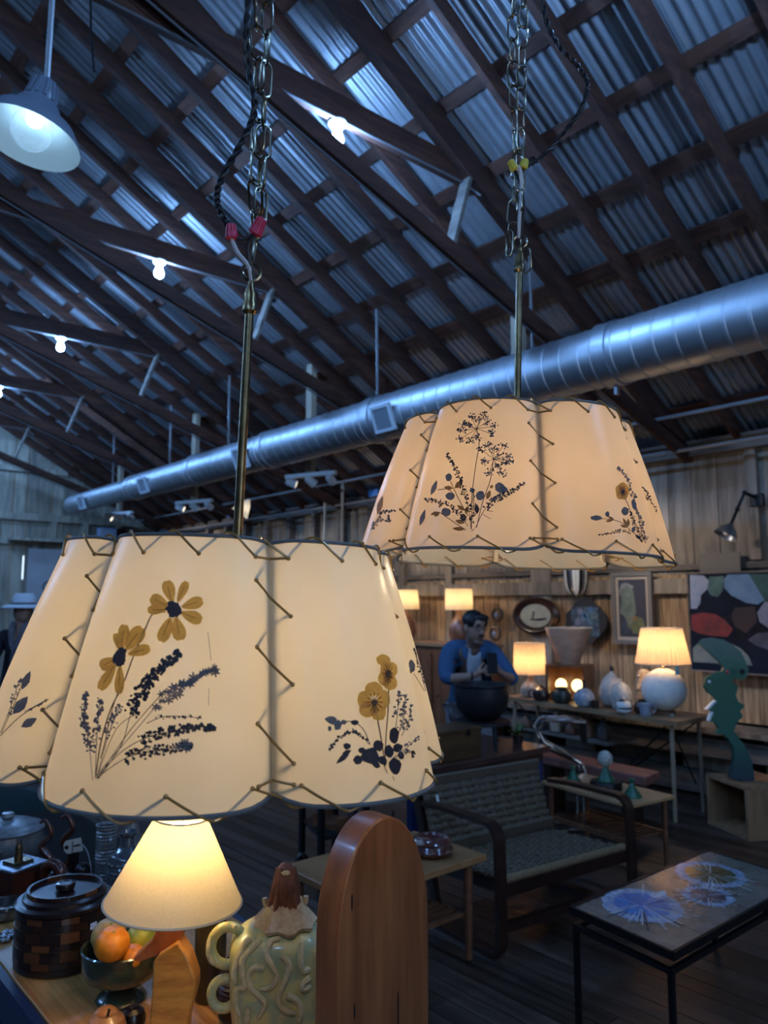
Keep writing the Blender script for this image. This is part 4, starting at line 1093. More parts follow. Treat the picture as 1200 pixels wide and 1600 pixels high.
for j in range(len(prof) - 1):
    for i in range(n): F.append((j * n + i, j * n + (i + 1) % n, (j + 1) * n + (i + 1) % n, (j + 1) * n + i))
F += [tuple(range(n))[::-1], tuple(range((len(prof) - 1) * n, len(prof) * n))]
lid = G().add(P, F).build('lid_skirt', M('cream clay', (.56, .49, .33), .55, c2=(.36, .24, .15), scale=(30, 30, 30), bump=.4), t)
hz = lidz + .046
G().ell(lc + V((0, 0, hz + .012)), (.026, .02, .026), 18, 12).build('figure_torso', hair_m, lid)
G().ell(lc + F2 * .004 + V((0, 0, hz + .042)), (.0155, .0155, .018), 18, 12).build('figure_hood', hair_m, lid)
G().ell(lc + F2 * .0135 + V((0, 0, hz + .044)), (.0105, .008, .008), 14, 8, Matrix((R2, F2, V((0, 0, 1)))).transposed()).build('hood_band', snake_m, lid)
for k in range(9):
    a = -1.2 + .3 * k; rt = random.Random(k)
    pts = [lc + (R2 * math.sin(a) + F2 * math.cos(a)) * r_ + V((0, 0, z_)) for r_, z_ in ((.013, hz + .05), (.021, hz + .02), (.024 + rt.uniform(-.003, .004), hz - .008), (.036, hz - .03 - rt.random() * .012), (.044, hz - .042))]
    G().tube(spline(pts, 4), [.006] * 9 + [.005] * 4 + [.0035] * 4, 7).build('hair_lock', hair_m, lid)
for s_ in (-1, 1): G().tube(spline([lc + R2 * (s_ * .024) + V((0, 0, hz - .004)), lc + R2 * (s_ * .034) + V((0, 0, hz - .016)), lc + R2 * (s_ * .037) + V((0, 0, hz - .002))], 4), .005, 7).build('sleeve', MATS['cream clay'], lid)

# dark vases standing behind the lamp and the jar
olive_m = M('olive stoneware', (.05, .042, .018), .35, c2=(.03, .022, .012), scale=(12, 12, 20), coat=.3)
brownp_m = M('brown stoneware', (.035, .02, .016), .4, c2=(.02, .012, .01), scale=(12, 12, 20))
def pot(name, lab, cat, c, prof, m, n=28, grp=None, ribs=0, parts=None):
    c = V(c); t = thing(name, lab, cat, c, grp)
    if ribs:
        pr = []
        for (r, z), (r2, z2) in zip(prof, prof[1:]):
            k = max(1, int((abs(z2 - z)) / ribs))
            for i in range(k):
                f = i / k; pr.append((r + (r2 - r) * f + .0018 * math.sin(2 * math.pi * (z + (z2 - z) * f) / (ribs * 2.2)), z + (z2 - z) * f))
        prof = pr + [prof[-1]]
    G().lathe(prof, c, n).build('body', m, t)
    return t
pot('tall_vase', 'dark olive cylindrical vase standing behind the small table lamp', 'vase', onz(327, 1560, ZT), [(.026, 0), (.03, .006), (.031, .05), (.0305, .15), (.027, .17), (.024, .172), (.024, .15), (.001, .15)], olive_m)
pot('coil_pot', 'dark brown coil built pot half hidden behind the ceramic jar', 'pot', onz(372, 1592, ZT), [(.03, 0), (.036, .01), (.038, .06), (.03, .1), (.026, .105), (.024, .09), (.001, .09)], brownp_m, ribs=.004)
greyg_m = M('grey salt glaze', (.17, .17, .16), .3, c2=(.08, .08, .085), scale=(25, 25, 25), coat=.3, detail=5)
bluegl_m = M('smoky blue glaze', (.07, .085, .10), .15, c2=(.03, .035, .045), scale=(30, 30, 30), coat=.6)
c = onz(8, 1352, ZT)
t = pot('lidded_crock', 'grey glazed round casserole with a lid at the far left', 'crock', c, [(.07, 0), (.085, .008), (.102, .045), (.104, .075), (.098, .098), (.09, .104), (.001, .104)], greyg_m, 40)
lid = G().lathe([(.1, .098), (.104, .104), (.099, .112), (.07, .124), (.03, .13), (.001, .131)], c, 40).build('lid', M('lid glaze', (.22, .24, .25), .3, c2=(.09, .10, .12), scale=(20, 20, 20)), t)
G().lathe([(.012, .128), (.02, .14), (.016, .15), (.001, .152)], c, 16).build('lid_knob', greyg_m, lid)
G().tube(arc(c + F2 * .1 + V((0, 0, .07)), .018, 0, 180, 8, RT, V((0, 0, -1))), .006, 8).build('handle', greyg_m, t)
# square box with plated lid and small finial
c = onz(26, 1392, ZT); boxw_m = M('mahogany box', (.09, .025, .012), .35, c2=(.05, .014, .008), scale=(20, 20, 6), coat=.3)
Rz = rotz(.35)
t = thing('trinket_box', 'square mahogany box with a plated lid and a tiny figure knob', 'box', c)
G().box(c + V((0, 0, .0325)), (.105, .105, .065), Rz).build('box_body', boxw_m, t, bevel=.002)
lid = G().box(c + V((0, 0, .069)), (.112, .112, .009), Rz).build('lid', M('plated lid', (.32, .35, .4), .25, .9), t, bevel=.002)
G().box(c + V((0, 0, .077)), (.055, .055, .007), Rz).build('lid_plate', brass_m, lid)
G().lathe([(.011, .08), (.012, .09), (.008, .1), (.01, .112), (.007, .12), (.001, .123)], c, 12).build('figure_knob', brass_m, lid)
for s_ in (-1, 1): G().tube([c + RT * (.004 * s_) + V((0, 0, .118)), c + RT * (.007 * s_) + V((0, 0, .133))], .002, 6).build('figure_ear', brass_m, lid)
# curled carved wooden shell
c = onz(84, 1398, ZT)
t = thing('carved_shell', 'glossy dark wood carving curled like a snail', 'carving', c)
pts = [c + RT * (.03 * math.cos(a) * (1 - a / 14) - .012) + V((0, 0, .045 + .035 * math.sin(a) * (1 - a / 14))) - TC * (.004 * a) for a in [.25 * k - .6 for k in range(30)]]
G().tube(pts, [.018 - .0004 * k for k in range(30)], 10).build('coil', M('polished dark wood', (.07, .02, .012), .12, coat=.8), t)
G().ell(c + RT * .03 + V((0, 0, .028)), (.03, .026, .028), 16, 10).build('body', MATS['polished dark wood'], t)
# wavy dark carvings
for k, (px, py, lab) in enumerate(((70, 1372, 'left one of two dark wavy carved figures behind the trinket box'), (104, 1362, 'right one of two dark wavy carved figures behind the trinket box'))):
    c = onz(px, py, ZT); t = thing('wavy_carving', lab, 'carving', c, 'dark wavy carvings')
    G().lathe([(.026, 0), (.028, .006), (.022, .014), (.001, .014)], c, 18).build('foot', walnut_m, t)
    pts = spline([c + V((0, 0, .01)), c + RT * .012 + V((0, 0, .05)), c - RT * .014 + V((0, 0, .085)), c + RT * .012 + V((0, 0, .12)), c - RT * .006 + V((0, 0, .155)), c - RT * .022 + V((0, 0, .15))], 6)
    G().tube(pts, [.013 - .0003 * i for i in range(len(pts))], 10).build('blade', MATS['polished dark wood'], t)
# black ball on a small blue block, price tag, vases
c = onz(128, 1386, ZT)
t = thing('ball_ornament', 'black ball on a small dark blue block', 'ornament', c)
G().box(c + V((0, 0, .012)), (.07, .055, .024), Rz).build('block', M('blue block', (.02, .05, .09), .35), t, bevel=.002)
G().ell(c + V((0, 0, .044)), (.021, .021, .021), 20, 14).build('ball', M('black gloss', (.008, .008, .012), .12), t)
c = dep(114, 1322, 2.18)
t = thing('price_tag', 'cream paper price tag propped among the dark ornaments', 'tag', (c.x, c.y, ZT))
tx = (RT * .97 + V((0, 0, .2))).normalized(); ty = V((0, 0, 1)); ty = (ty - tx * ty.dot(tx)).normalized()
G().prism([(-.026, -.008), (-.018, -.018), (.026, -.018), (.026, .018), (-.018, .018), (-.026, .008)], c, tx, ty, .0008).build('card', M('tag paper', (.55, .52, .44), .7), t)
G().prism([(.002, -.003), (.022, -.003), (.022, .002), (.002, .002)], c + TC * .0009, tx, ty, .0002).build('print_line', black_m, t)
G().lathe([(.003, -.0012), (.006, -.0012), (.006, .0012), (.003, .0012)], c - tx * .018, 14, TC.to_track_quat('Z', 'Y').to_matrix()).build('eyelet', black_m, t)
g = G().tube(spline([c + tx * .026, c + tx * .045 + V((0, 0, -.03)), V((c.x, c.y, ZT + .003)) + RT * .055, V((c.x, c.y, ZT + .003)) + RT * .02], 6), .0012, 6); g.build('string', wire_white, t)
G().box(V((c.x, c.y, ZT + .05)) - TC * .012, (.02, .02, .1)).build('prop_block', walnut_m, t)
pot('ribbed_vase', 'tall grey ribbed cylinder vase left of the table lamp', 'vase', onz(164, 1382, ZT), [(.026, 0), (.028, .004), (.028, .15), (.03, .155), (.03, .16), (.024, .16), (.024, .14), (.001, .14)], greyg_m, ribs=.0045)
c = onz(196, 1408, ZT)
t = pot('textured_bottle', 'smoky glazed textured bottle vase beside the lamp shade', 'vase', c, [(.04, 0), (.047, .008), (.05, .05), (.049, .095), (.042, .115), (.028, .128), (.018, .138), (.016, .16), (.024, .172), (.02, .176), (.013, .16), (.001, .16)], bluegl_m, 36, ribs=.005)
for k in range(18):
    a = k * .349; G().ell(c + V((.0485 * math.cos(a), .0485 * math.sin(a), .1)), (.005, .005, .005), 8, 6).build('boss', bluegl_m, t)
pot('small_bottle', 'slim glazed bottle half hidden behind the textured bottle', 'vase', onz(203, 1372, ZT), [(.032, 0), (.036, .01), (.034, .1), (.018, .14), (.014, .17), (.03, .2), (.026, .202), (.012, .18), (.001, .18)], greyg_m)
# glass dish and silver trinket at the left edge
c = onz(10, 1432, ZT)
t = pot('glass_dish', 'small thick silvery dish at the left edge behind the wooden jar', 'dish', c, [(.03, 0), (.045, .004), (.05, .02), (.047, .034), (.043, .034), (.04, .012), (.001, .01)], M('pewter', (.22, .22, .22), .2, .9))
c = onz(12, 1468, ZT)
t = thing('silver_trinket', 'small heap of silver beads left of the wooden jar', 'jewellery', c)
rr = random.Random(9)
for k in range(16): G().ell(c + V((rr.uniform(-.025, .025), rr.uniform(-.018, .018), .006 + .006 * (k % 2))), (.007, .007, .006), 10, 6).build('bead', steel_m, t)

# round topped wooden board standing in front of the table
arch_m = M('polished plank', (.26, .105, .042), .34, c2=(.15, .055, .022), scale=(26, 26, 2.4), coat=.25, detail=6, bump=.15)
def az(px, py, Y): return onY(px, py, Y)
Yb = .935
bl = onY(527, 1560, Yb).x; br = onY(670, 1480, Yb).x; w = br - bl; tz = onY(632, 1270, Yb).z
poly = [(bl, 0), (br, 0)]
hz0 = tz - .175
for k in range(0, 25):
    a = math.pi * k / 24; poly.append(((bl + br) / 2 + w / 2 * math.cos(a), hz0 + .175 * math.sin(a) ** .92))
t = thing('round_topped_board', 'tall round-topped polished wooden board standing in the foreground', 'board', ((bl + br) / 2, Yb, 0))
G().prism(poly, (0, Yb + .055, 0), (1, 0, 0), (0, 0, 1), .055).build('plank', arch_m, t, bevel=.003)
for (px, py, h) in ((550, 1410, .012), (554, 1580, .011), (622, 1580, .03)):
    q = onY(px, py, Yb - .0003); G().ell(q, (.0013, .0012, h), 8, 8).build('grain_crack', dark_m, t)
# ------------------------------------------------------------------ furniture in the middle of the room
teak_m = M('teak', (.20, .08, .036), .4, c2=(.11, .042, .02), scale=(6, 20, 20), coat=.15)
ash_m = M('light table top', (.36, .18, .075), .38, c2=(.24, .11, .045), scale=(14, 3, 14), coat=.2, detail=5)
darkw_m = M('dark bentwood', (.040, .016, .010), .32, c2=(.02, .009, .007), scale=(12, 12, 12), coat=.25)
cord_m = M('woven cord', (.27, .175, .09), .85, c2=(.16, .10, .052), scale=(90, 90, 90), bump=.5)
cordd_m = M('woven cord dark', (.135, .10, .066), .85, c2=(.08, .058, .04), scale=(90, 90, 90), bump=.5)

# loveseat, local frame: x across the width, y towards the back
LW, LD = .90, .58
ls = thing('woven_loveseat', 'low loveseat with dark bent arms and woven cord seat and back', 'loveseat', (3.19, 2.60, 0), rz=math.radians(-6), local=True)
sh, fh = .33, .555
for s in (-1, 1):
    x = s * LW / 2
    path = [V((x, .26, fh + .0))] + [V((x, y, fh + .0 + .01)) for y in (.1, -.08, -.2)] + arc((x, -.21, fh - .06), .07, 90, 180, 6, (0, 1, 0), (0, 0, 1)) + [V((x, -.285, .3)), V((x, -.285, .1))] + arc((x, -.225, .072), .06, 180, 270, 5, (0, 1, 0), (0, 0, 1)) + [V((x, -.05, .011)), V((x, .30, .011))]
    g = G(); n = len(path)
    P = []; F = []
    for i, q in enumerate(path):
        a = path[max(0, i - 1)]; b = path[min(n - 1, i + 1)]; tn = (b - a).normalized(); nr = V((0, -tn.z, tn.y))
        for dx, dn in ((-.028, -.011), (.028, -.011), (.028, .011), (-.028, .011)): P.append(q + V((dx, 0, 0)) + nr * dn)
    for i in range(n - 1):
        for k in range(4): F.append((i * 4 + k, i * 4 + (k + 1) % 4, (i + 1) * 4 + (k + 1) % 4, (i + 1) * 4 + k))
    F += [(0, 1, 2, 3), ((n - 1) * 4, (n - 1) * 4 + 3, (n - 1) * 4 + 2, (n - 1) * 4 + 1)]
    g.add(P, F).build('bent_arm', darkw_m, ls)
    G().beam((x - s * .035, .20, .02), (x - s * .035, .385, .62), .03, .05, (0, 1, 0)).build('back_post', darkw_m, ls)
    G().beam((x - s * .05, -.27, sh - .045), (x - s * .05, .27, sh - .075), .03, .05).build('seat_rail', darkw_m, ls)
G().beam((-LW / 2 + .02, -.262, sh - .05), (LW / 2 - .02, -.262, sh - .05), .03, .055).build('front_rail', darkw_m, ls)
G().beam((-LW / 2 + .02, .26, sh - .08), (LW / 2 - .02, .26, sh - .08), .03, .05).build('back_rail', darkw_m, ls)
G().beam((-LW / 2 + .02, -.24, .11), (LW / 2 - .02, -.24, .11), .03, .04).build('stretcher', darkw_m, ls)
def weave(nm, O, ex, ey, w, h, nx, ny, mat, mat2):
    """over and under bands of cord"""
    nz = ex.cross(ey).normalized()
    for i in range(nx):
        u = (i + .5) / nx * w; pts = []
        for j in range(ny * 2 + 1):
            pts.append(O + ex * u + ey * (j / (ny * 2) * h) + nz * (.005 * math.cos(math.pi * (j + i * 1.0)) * (1 if j % 2 == 0 or True else 0)))
        g = G(); P = []; F = []
        for q in pts:
            P += [q - ex * (w / nx * .46), q + ex * (w / nx * .46)]
        for j in range(len(pts) - 1): F.append((2 * j, 2 * j + 1, 2 * j + 3, 2 * j + 2))
        ob = g.add(P, F).build(nm, mat, ls, fix=False); ob.modifiers.new('s', 'SOLIDIFY').thickness = .004
    for j in range(ny):
        v = (j + .5) / ny * h; g = G(); P = []; F = []
        m = nx * 2
        for i in range(m + 1):
            q = O + ex * (i / m * w) + ey * v - nz * (.005 * math.cos(math.pi * (i + j)))
            P += [q - ey * (h / ny * .42), q + ey * (h / ny * .42)]
        for i in range(m): F.append((2 * i, 2 * i + 1, 2 * i + 3, 2 * i + 2))
        ob = g.add(P, F).build(nm, mat2, ls, fix=False); ob.modifiers.new('s', 'SOLIDIFY').thickness = .004
weave('seat_band', V((-.42, -.24, sh - .01)), V((1, 0, 0)), V((0, 1, -.055)).normalized(), .84, .5, 20, 13, cord_m, cordd_m)
weave('back_band', V((-.42, .235, .335)), V((1, 0, 0)), V((0, .30, .954)).normalized(), 84e-2, .29, 20, 8, cordd_m, cordd_m)
G().tube([(-.43, -.252, sh - .012), (.43, -.252, sh - .012)], .02, 10).build('seat_edge', cord_m, ls)
G().beam((-.43, .335, .633), (.43, .335, .633), .02, .055, (0, -.3, .95)).build('back_top_band', cordd_m, ls)
G().beam((-.43, .238, .335), (.43, .238, .335), .02, .05, (0, -.3, .95)).build('back_low_band', cordd_m, ls)
g = G().box((-.36, .268, .555), (.016, .002, .05), Matrix.Rotation(-.3, 3, 'X')); g.build('paper_tag', M('tag white', (.6, .6, .6), .7), ls)

# side table with three green ornaments
st = thing('side_table', 'teak side table with a slatted lower shelf behind the loveseat arm', 'table', (4.2, 2.83, 0))
c0, c1, c2, c3 = (4.133, 3.2), (3.989, 2.505), (4.386, 2.45), (4.45, 3.14)
G().prism([(3.985, 2.505), (4.386, 2.45), (4.49, 3.15), (4.09, 3.21)], (0, 0, .40), (1, 0, 0), (0, 1, 0), .02).build('table_top', M('pale top', (.52, .30, .15), .3, c2=(.40, .22, .10), scale=(14, 3, 14), coat=.3), st, bevel=.003)
for (x, y) in ((4.035, 2.55), (4.35, 2.505), (4.44, 3.11), (4.12, 3.155)):
    G().tube([(x, y, 0), (x, y, .40)], [.013, .019], 10).build('leg', teak_m, st)
G().beam((4.035, 2.56, .2), (4.12, 3.15, .2), .02, .025).build('shelf_rail', teak_m, st); G().beam((4.35, 2.515, .2), (4.44, 3.10, .2), .02, .025).build('shelf_rail', teak_m, st)
for k in range(15):
    f = (k + .5) / 15; a = V((4.035, 2.56, .2)).lerp(V((4.12, 3.15, .2)), f); b = V((4.35, 2.515, .2)).lerp(V((4.44, 3.10, .2)), f)
    G().tube([a, b], .006, 6).build('shelf_slat', teak_m, st)
green_m = M('green enamel', (.010, .12, .06), .3, c2=(.007, .065, .035), scale=(30, 30, 30), coat=.3)
def candle(lab, p, s=1):
    t = thing('green_cone_holder', lab, 'candle holder', p, 'green cone holders on the side table')
    G().lathe([(.056 * s, 0), (.056 * s, .006 * s), (.03 * s, .04 * s), (.014 * s, .07 * s), (.01 * s, .085 * s)], p, 24).build('cone', green_m, t)
    G().lathe([(.01 * s, .083 * s), (.02 * s, .092 * s), (.02 * s, .104 * s), (.015 * s, .104 * s), (.012 * s, .09 * s), (.001, .088 * s)], p, 20).build('cup', green_m, t)
candle('green cone candle holder at the left end of the side table', V((4.2, 3.04, .42)))
candle('green cone candle holder at the right end of the side table', V((4.165, 2.6, .42)))
pl = V((4.215, 2.81, .42))
t = thing('round_plinth', 'low black round plinth in the middle of the side table', 'plinth', pl)
G().lathe([(.092, 0), (.096, .005), (.096, .042), (.09, .05), (.001, .05)], pl, 32).build('drum', black_m, t)
t = thing('head_ornament', 'green cone ornament topped by a mottled white ball, on the plinth', 'ornament', pl + V((0, 0, .05)))
q = pl + V((0, 0, .05))
G().lathe([(.055, 0), (.055, .006), (.03, .04), (.016, .075), (.012, .09)], q, 24).build('cone', green_m, t)
G().ell(q + V((0, 0, .13)), (.045, .045, .05), 20, 14).build('ball', M('mottled white', (.6, .58, .52), .6, c2=(.25, .23, .2), scale=(40, 40, 40)), t)
G().tube([q + V((.02, .0, .02)), q + V((.04, -.03, .012))], .007, 8).build('pin', whitem_m, t)

# tile-topped coffee table
ct = thing('tile_coffee_table', 'black steel coffee table with a painted tile top of blue and green rings', 'table', (2.95, 1.62, 0))
ctr = V((2.495, 1.625, .42)); exc = V((.985, -.02, 0)).normalized()
Lc, Wc = 1.02, .435
exc = V((1, -.01, 0)).normalized(); eyc = V((.14, .99, 0)).normalized()
O = V((2.455, 1.405, .405))
def CT(u, v, z=0): return O + exc * u + eyc * v + V((0, 0, z))
tile_m = M('charcoal tile', (.20, .165, .14), .25, c2=(.09, .075, .07), scale=(9, 9, 9), rnd=.15, coat=.5, detail=5)
nu, nv = 5, 2
for i in range(nu):
    for j in range(nv):
        a, b = CT(Lc * i / nu + .001, Wc * j / nv + .001), CT(Lc * (i + 1) / nu - .001, Wc * (j + 1) / nv - .001)
        G().prism([(Lc * i / nu + .001, Wc * j / nv + .001), (Lc * (i + 1) / nu - .001, Wc * j / nv + .001), (Lc * (i + 1) / nu - .001, Wc * (j + 1) / nv - .001), (Lc * i / nu + .001, Wc * (j + 1) / nv - .001)], O, exc, eyc, .015).build('tile', tile_m, ct)
g = G()
for (u0, v0, u1, v1) in ((-.012, -.006, Lc + .012, -.006), (-.012, Wc + .006, Lc + .012, Wc + .006)):
    G().beam(CT(u0, v0, .004), CT(u1, v1, .004), .012, .028).build('tray_edge', black_m, ct)
for u in (-.006, Lc + .006): G().beam(CT(u, -.006, .004), CT(u, Wc + .006, .004), .012, .028).build('tray_edge', black_m, ct)
for v in (.01, Wc - .01): G().beam(CT(.0, v, -.05), CT(Lc, v, -.05), .018, .018).build('frame_rail', black_m, ct)
for u in (.0, Lc): G().beam(CT(u, .01, -.05), CT(u, Wc - .01, -.05), .018, .018).build('frame_rail', black_m, ct)
for u in (.0, Lc):
    for v in (.01, Wc - .01): G().beam(V((CT(u, v).x, CT(u, v).y, 0)), CT(u, v, -.04), .018, .018, (1, 0, 0)).build('leg', black_m, ct)
for u in (.3, .7):
    for v in (.01, Wc - .01): G().beam(CT(u, v, -.05), CT(u, v, 0), .014, .014, (1, 0, 0)).build('spacer', black_m, ct)
tz = .0158
def disc(nm, u, v, r, m, z=tz, seed=1, jag=.05, n=40, squash=1.0, hole=0):
    rr = random.Random(seed); P = []
    for k in range(n):
        a = 2 * math.pi * k / n; q = r * (1 + rr.uniform(-jag, jag)); P.append(CT(u + q * math.cos(a), v + q * squash * math.sin(a), z))
    G().flat(P).build(nm, m, ct, fix=False)
tb = M('tile cobalt', (.02, .21, .58), .3, c2=(.012, .11, .34), scale=(20, 20, 20), coat=.5)
tw = M('tile pale blue', (.42, .50, .62), .25, c2=(.18, .26, .45), scale=(50, 50, 50), coat=.5, ramp=(.4, .6))
tg = M('tile olive', (.08, .09, .02), .25, c2=(.03, .035, .012), scale=(40, 40, 40), coat=.5)
tp = M('tile violet', (.06, .045, .085), .25, c2=(.02, .018, .04), scale=(40, 40, 40), coat=.5)
tl = M('tile white line', (.62, .62, .64), .3)
tk = M('tile dark line', (.02, .018, .02), .35)
def uv(px, py):
    q = onz(px, py, .42); d_ = q - O; det = exc.x * eyc.y - exc.y * eyc.x
    return ((d_.x * eyc.y - d_.y * eyc.x) / det, (exc.x * d_.y - exc.y * d_.x) / det)
for k, (px, py, r, m) in enumerate(((1003, 1414, .155, tb), (1110, 1366, .15, tg), (1106, 1400, .1, tp))):
    u, v = uv(px, py); v = min(max(v, r * .8), Wc - r * .8) if k < 2 else v
    disc('glazed_ring', u, v, r, tw, tz, k); disc('glazed_centre', u, v, r * .72, m, tz + .0006, k + 5)
    rr = random.Random(k); gl = G(); gk = G()
    for i in range(46):
        a = rr.random() * 6.283; r0 = r * rr.uniform(.05, .7); r1 = r * rr.uniform(.9, 1.42); w_ = .0016
        p0 = (u + r0 * math.cos(a), v + r0 * math.sin(a)); p1 = (u + r1 * math.cos(a), v + r1 * math.sin(a))
        if not (0 < p1[0] < Lc and .004 < p1[1] < Wc - .004): continue
        nx, ny = -math.sin(a) * w_, math.cos(a) * w_
        (gl if i % 3 else gk).add([CT(p0[0] + nx, p0[1] + ny, tz + .0012), CT(p0[0] - nx, p0[1] - ny, tz + .0012), CT(p1[0] - nx, p1[1] - ny, tz + .0012), CT(p1[0] + nx, p1[1] + ny, tz + .0012)], [(0, 1, 2, 3)])
    stuff(gl.build('ray_lines', tl, ct, fix=False)); stuff(gk.build('ray_lines', tk, ct, fix=False))
u, v = uv(1030, 1398); disc('painted_highlight', u, v, .05, tl, tz + .001, 8, .2, 16, .4)  # white disc painted on as a highlight of the glaze

# low table at the left of the loveseat with a marbled bowl
t = thing('plank_side_table', 'light wood side table with round legs left of the loveseat', 'table', (2.28, 2.63, 0))
G().box((2.275, 2.63, .435), (.77, .47, .03)).build('table_top', ash_m, t, bevel=.004)
for x in (1.95, 2.585):
    for y in (2.44, 2.82):
        G().tube([(x, y, .02), (x, y, .42)], [.015, .021], 12).build('leg', teak_m, t); G().tube([(x, y, 0), (x, y, .022)], .012, 10).build('foot_tip', black_m, t)
for k in range(7): G().box((2.27, 2.47 + k * .053, .2), (.62, .03, .012)).build('shelf_slat', teak_m, t)
for x in (1.96, 2.575): G().box((x, 2.63, .19), (.02, .36, .02)).build('shelf_rail', teak_m, t)
c = onz(688, 1336, .45); c = V((2.47, 2.55, .45))
marb_m = M('marbled brown', (.08, .025, .022), .15, c2=(.32, .25, .22), scale=(10, 10, 60), coat=.6, ramp=(.36, .46))
t = pot('marbled_bowl', 'marbled brown and cream coiled bowl on the light wood side table', 'bowl', c, [(.06, 0), (.085, .01), (.097, .028), (.09, .042), (.086, .05), (.092, .06), (.08, .075), (.06, .08), (.055, .07), (.001, .06)], marb_m, 32)
q = V((2.42, 2.75, .45))
t = thing('wire_candlestick', 'small twisted metal candlestick behind the marbled bowl', 'candlestick', q)
G().lathe([(.03, 0), (.03, .006), (.008, .012), (.006, .03), (.014, .045), (.006, .06), (.006, .09), (.016, .105), (.006, .12), (.005, .15), (.012, .155), (.001, .157)], q, 14).build('stem', black_m, t)

# rolling cart
t = thing('rolling_cart', 'black metal cart on casters behind the round topped board', 'cart', (2.78, 3.7, 0))
cc_ = [(2.73, 3.92), (2.60, 3.55), (2.86, 3.48), (2.93, 3.86)]
for (x, y) in cc_:
    G().beam((x, y, .09), (x + .0, y, .74), .03, .03, (1, 0, 0)).build('leg', black_m, t)
    w_ = G().lathe([(.012, -.012), (.04, -.012), (.04, .012), (.012, .012)], (x, y, .041), 18, Matrix.Rotation(math.pi / 2, 3, 'X')).build('caster', black_m, t)
    G().box((x, y, .08), (.02, .035, .03)).build('caster_fork', steel_m, t)
for z in (.28, .72):
    G().prism(cc_, (0, 0, z), (1, 0, 0), (0, 1, 0), -.02).build('shelf', black_m, t)
o = thing('wooden_tray', 'shallow brown wooden tray on the lower shelf of the cart', 'tray', (2.79, 3.66, .28))
G().box((2.79, 3.68, .296), (.17, .2, .03), rotz(.2)).build('tray_base', teak_m, o)
for s_ in (-1, 1): G().box(V((2.79, 3.68, .316)) + rotz(.2) @ V((0, s_ * .095, 0)), (.17, .012, .06), rotz(.2)).build('tray_side', teak_m, o)
o = thing('wire_coil', 'thin dark wire coil standing behind the wooden tray', 'wire', (2.83, 3.82, .28))
G().tube([(2.83 + .05 * math.cos(a * .5), 3.82 + .0004 * a, .335 + .05 * math.sin(a * .5)) for a in range(0, 26)], .003, 6).build('coil', black_m, o)

# long dark table with chest, iron pot; a man leans behind it
t = thing('dark_long_table', 'long dark brown table carrying the iron pot and a wooden chest', 'table', (3.6, 3.56, 0))
tabletop_m = M('dark brown top', (.10, .045, .032), .35, c2=(.06, .026, .02), scale=(3, 16, 16), coat=.2)
G().box((3.6, 3.56, .60), (1.26, .66, .04)).build('table_top', tabletop_m, t, bevel=.004)
G().box((3.6, 3.27, .555), (1.16, .02, .05)).build('apron', tabletop_m, t)
blue_leg = M('navy leg', (.015, .03, .11), .45)
for x in (3.04, 4.16):
    for y in (3.29, 3.83): G().box((x, y, .29), (.045, .045, .58)).build('leg', blue_leg, t)
t = thing('wooden_chest', 'plain brown wooden chest on the dark long table', 'chest', (3.42, 3.40, .62))
chest_m = M('brown chest', (.10, .05, .02), .45, c2=(.06, .028, .012), scale=(4, 20, 20))
G().box((3.42, 3.40, .70), (.40, .22, .16)).build('chest_body', chest_m, t, bevel=.003); G().box((3.42, 3.40, .79), (.41, .23, .022)).build('lid', chest_m, t, bevel=.003)
G().box((3.50, 3.287, .775), (.03, .008, .035)).build('latch', black_m, t)
pc = dep(763, 1100, 5.0); c = V((pc.x, pc.y, .62))
c = V((3.86, 3.50, .62))
t = thing('iron_pot', 'big black iron pot on a three legged stand in front of the man', 'pot', c)
pot_m = M('cast iron', (.022, .022, .027), .5, .3, c2=(.012, .012, .015), scale=(12, 12, 12))
G().lathe([(.05, .17), (.11, .185), (.165, .25), (.18, .33), (.174, .385), (.184, .395), (.184, .405), (.165, .405), (.16, .37), (.15, .27), (.001, .21)], c, 36).build('cauldron', pot_m, t)
G().lathe([(.15, .15), (.185, .15), (.185, .17), (.15, .17)], c, 36).build('stand_ring', pot_m, t)
for k in range(3):
    a = math.radians(250 + 120 * k); q = c + V((.16 * math.cos(a), .16 * math.sin(a), .16)); G().tube([q, q + V((.02 * math.cos(a), .02 * math.sin(a), -.155))], [.014, .01], 8).build('stand_leg', pot_m, t)
G().lathe([(.02, .0), (.028, .01), (.012, .03), (.02, .05), (.01, .075), (.02, .1), (.012, .125), (.01, .16)], c + RT * -.17 + TC * .05, 14)
o = thing('turned_spindle', 'dark turned spindle standing left of the iron pot', 'spindle', (3.63, 3.55, .62))
G().lathe([(.035, .0), (.035, .012), (.012, .03), (.022, .05), (.01, .075), (.022, .1), (.012, .125), (.024, .15), (.01, .18), (.022, .21), (.01, .25), (.001, .26)], (3.63, 3.55, .62), 14).build('turning', M('worn dark turning', (.05, .045, .05), .3), o)
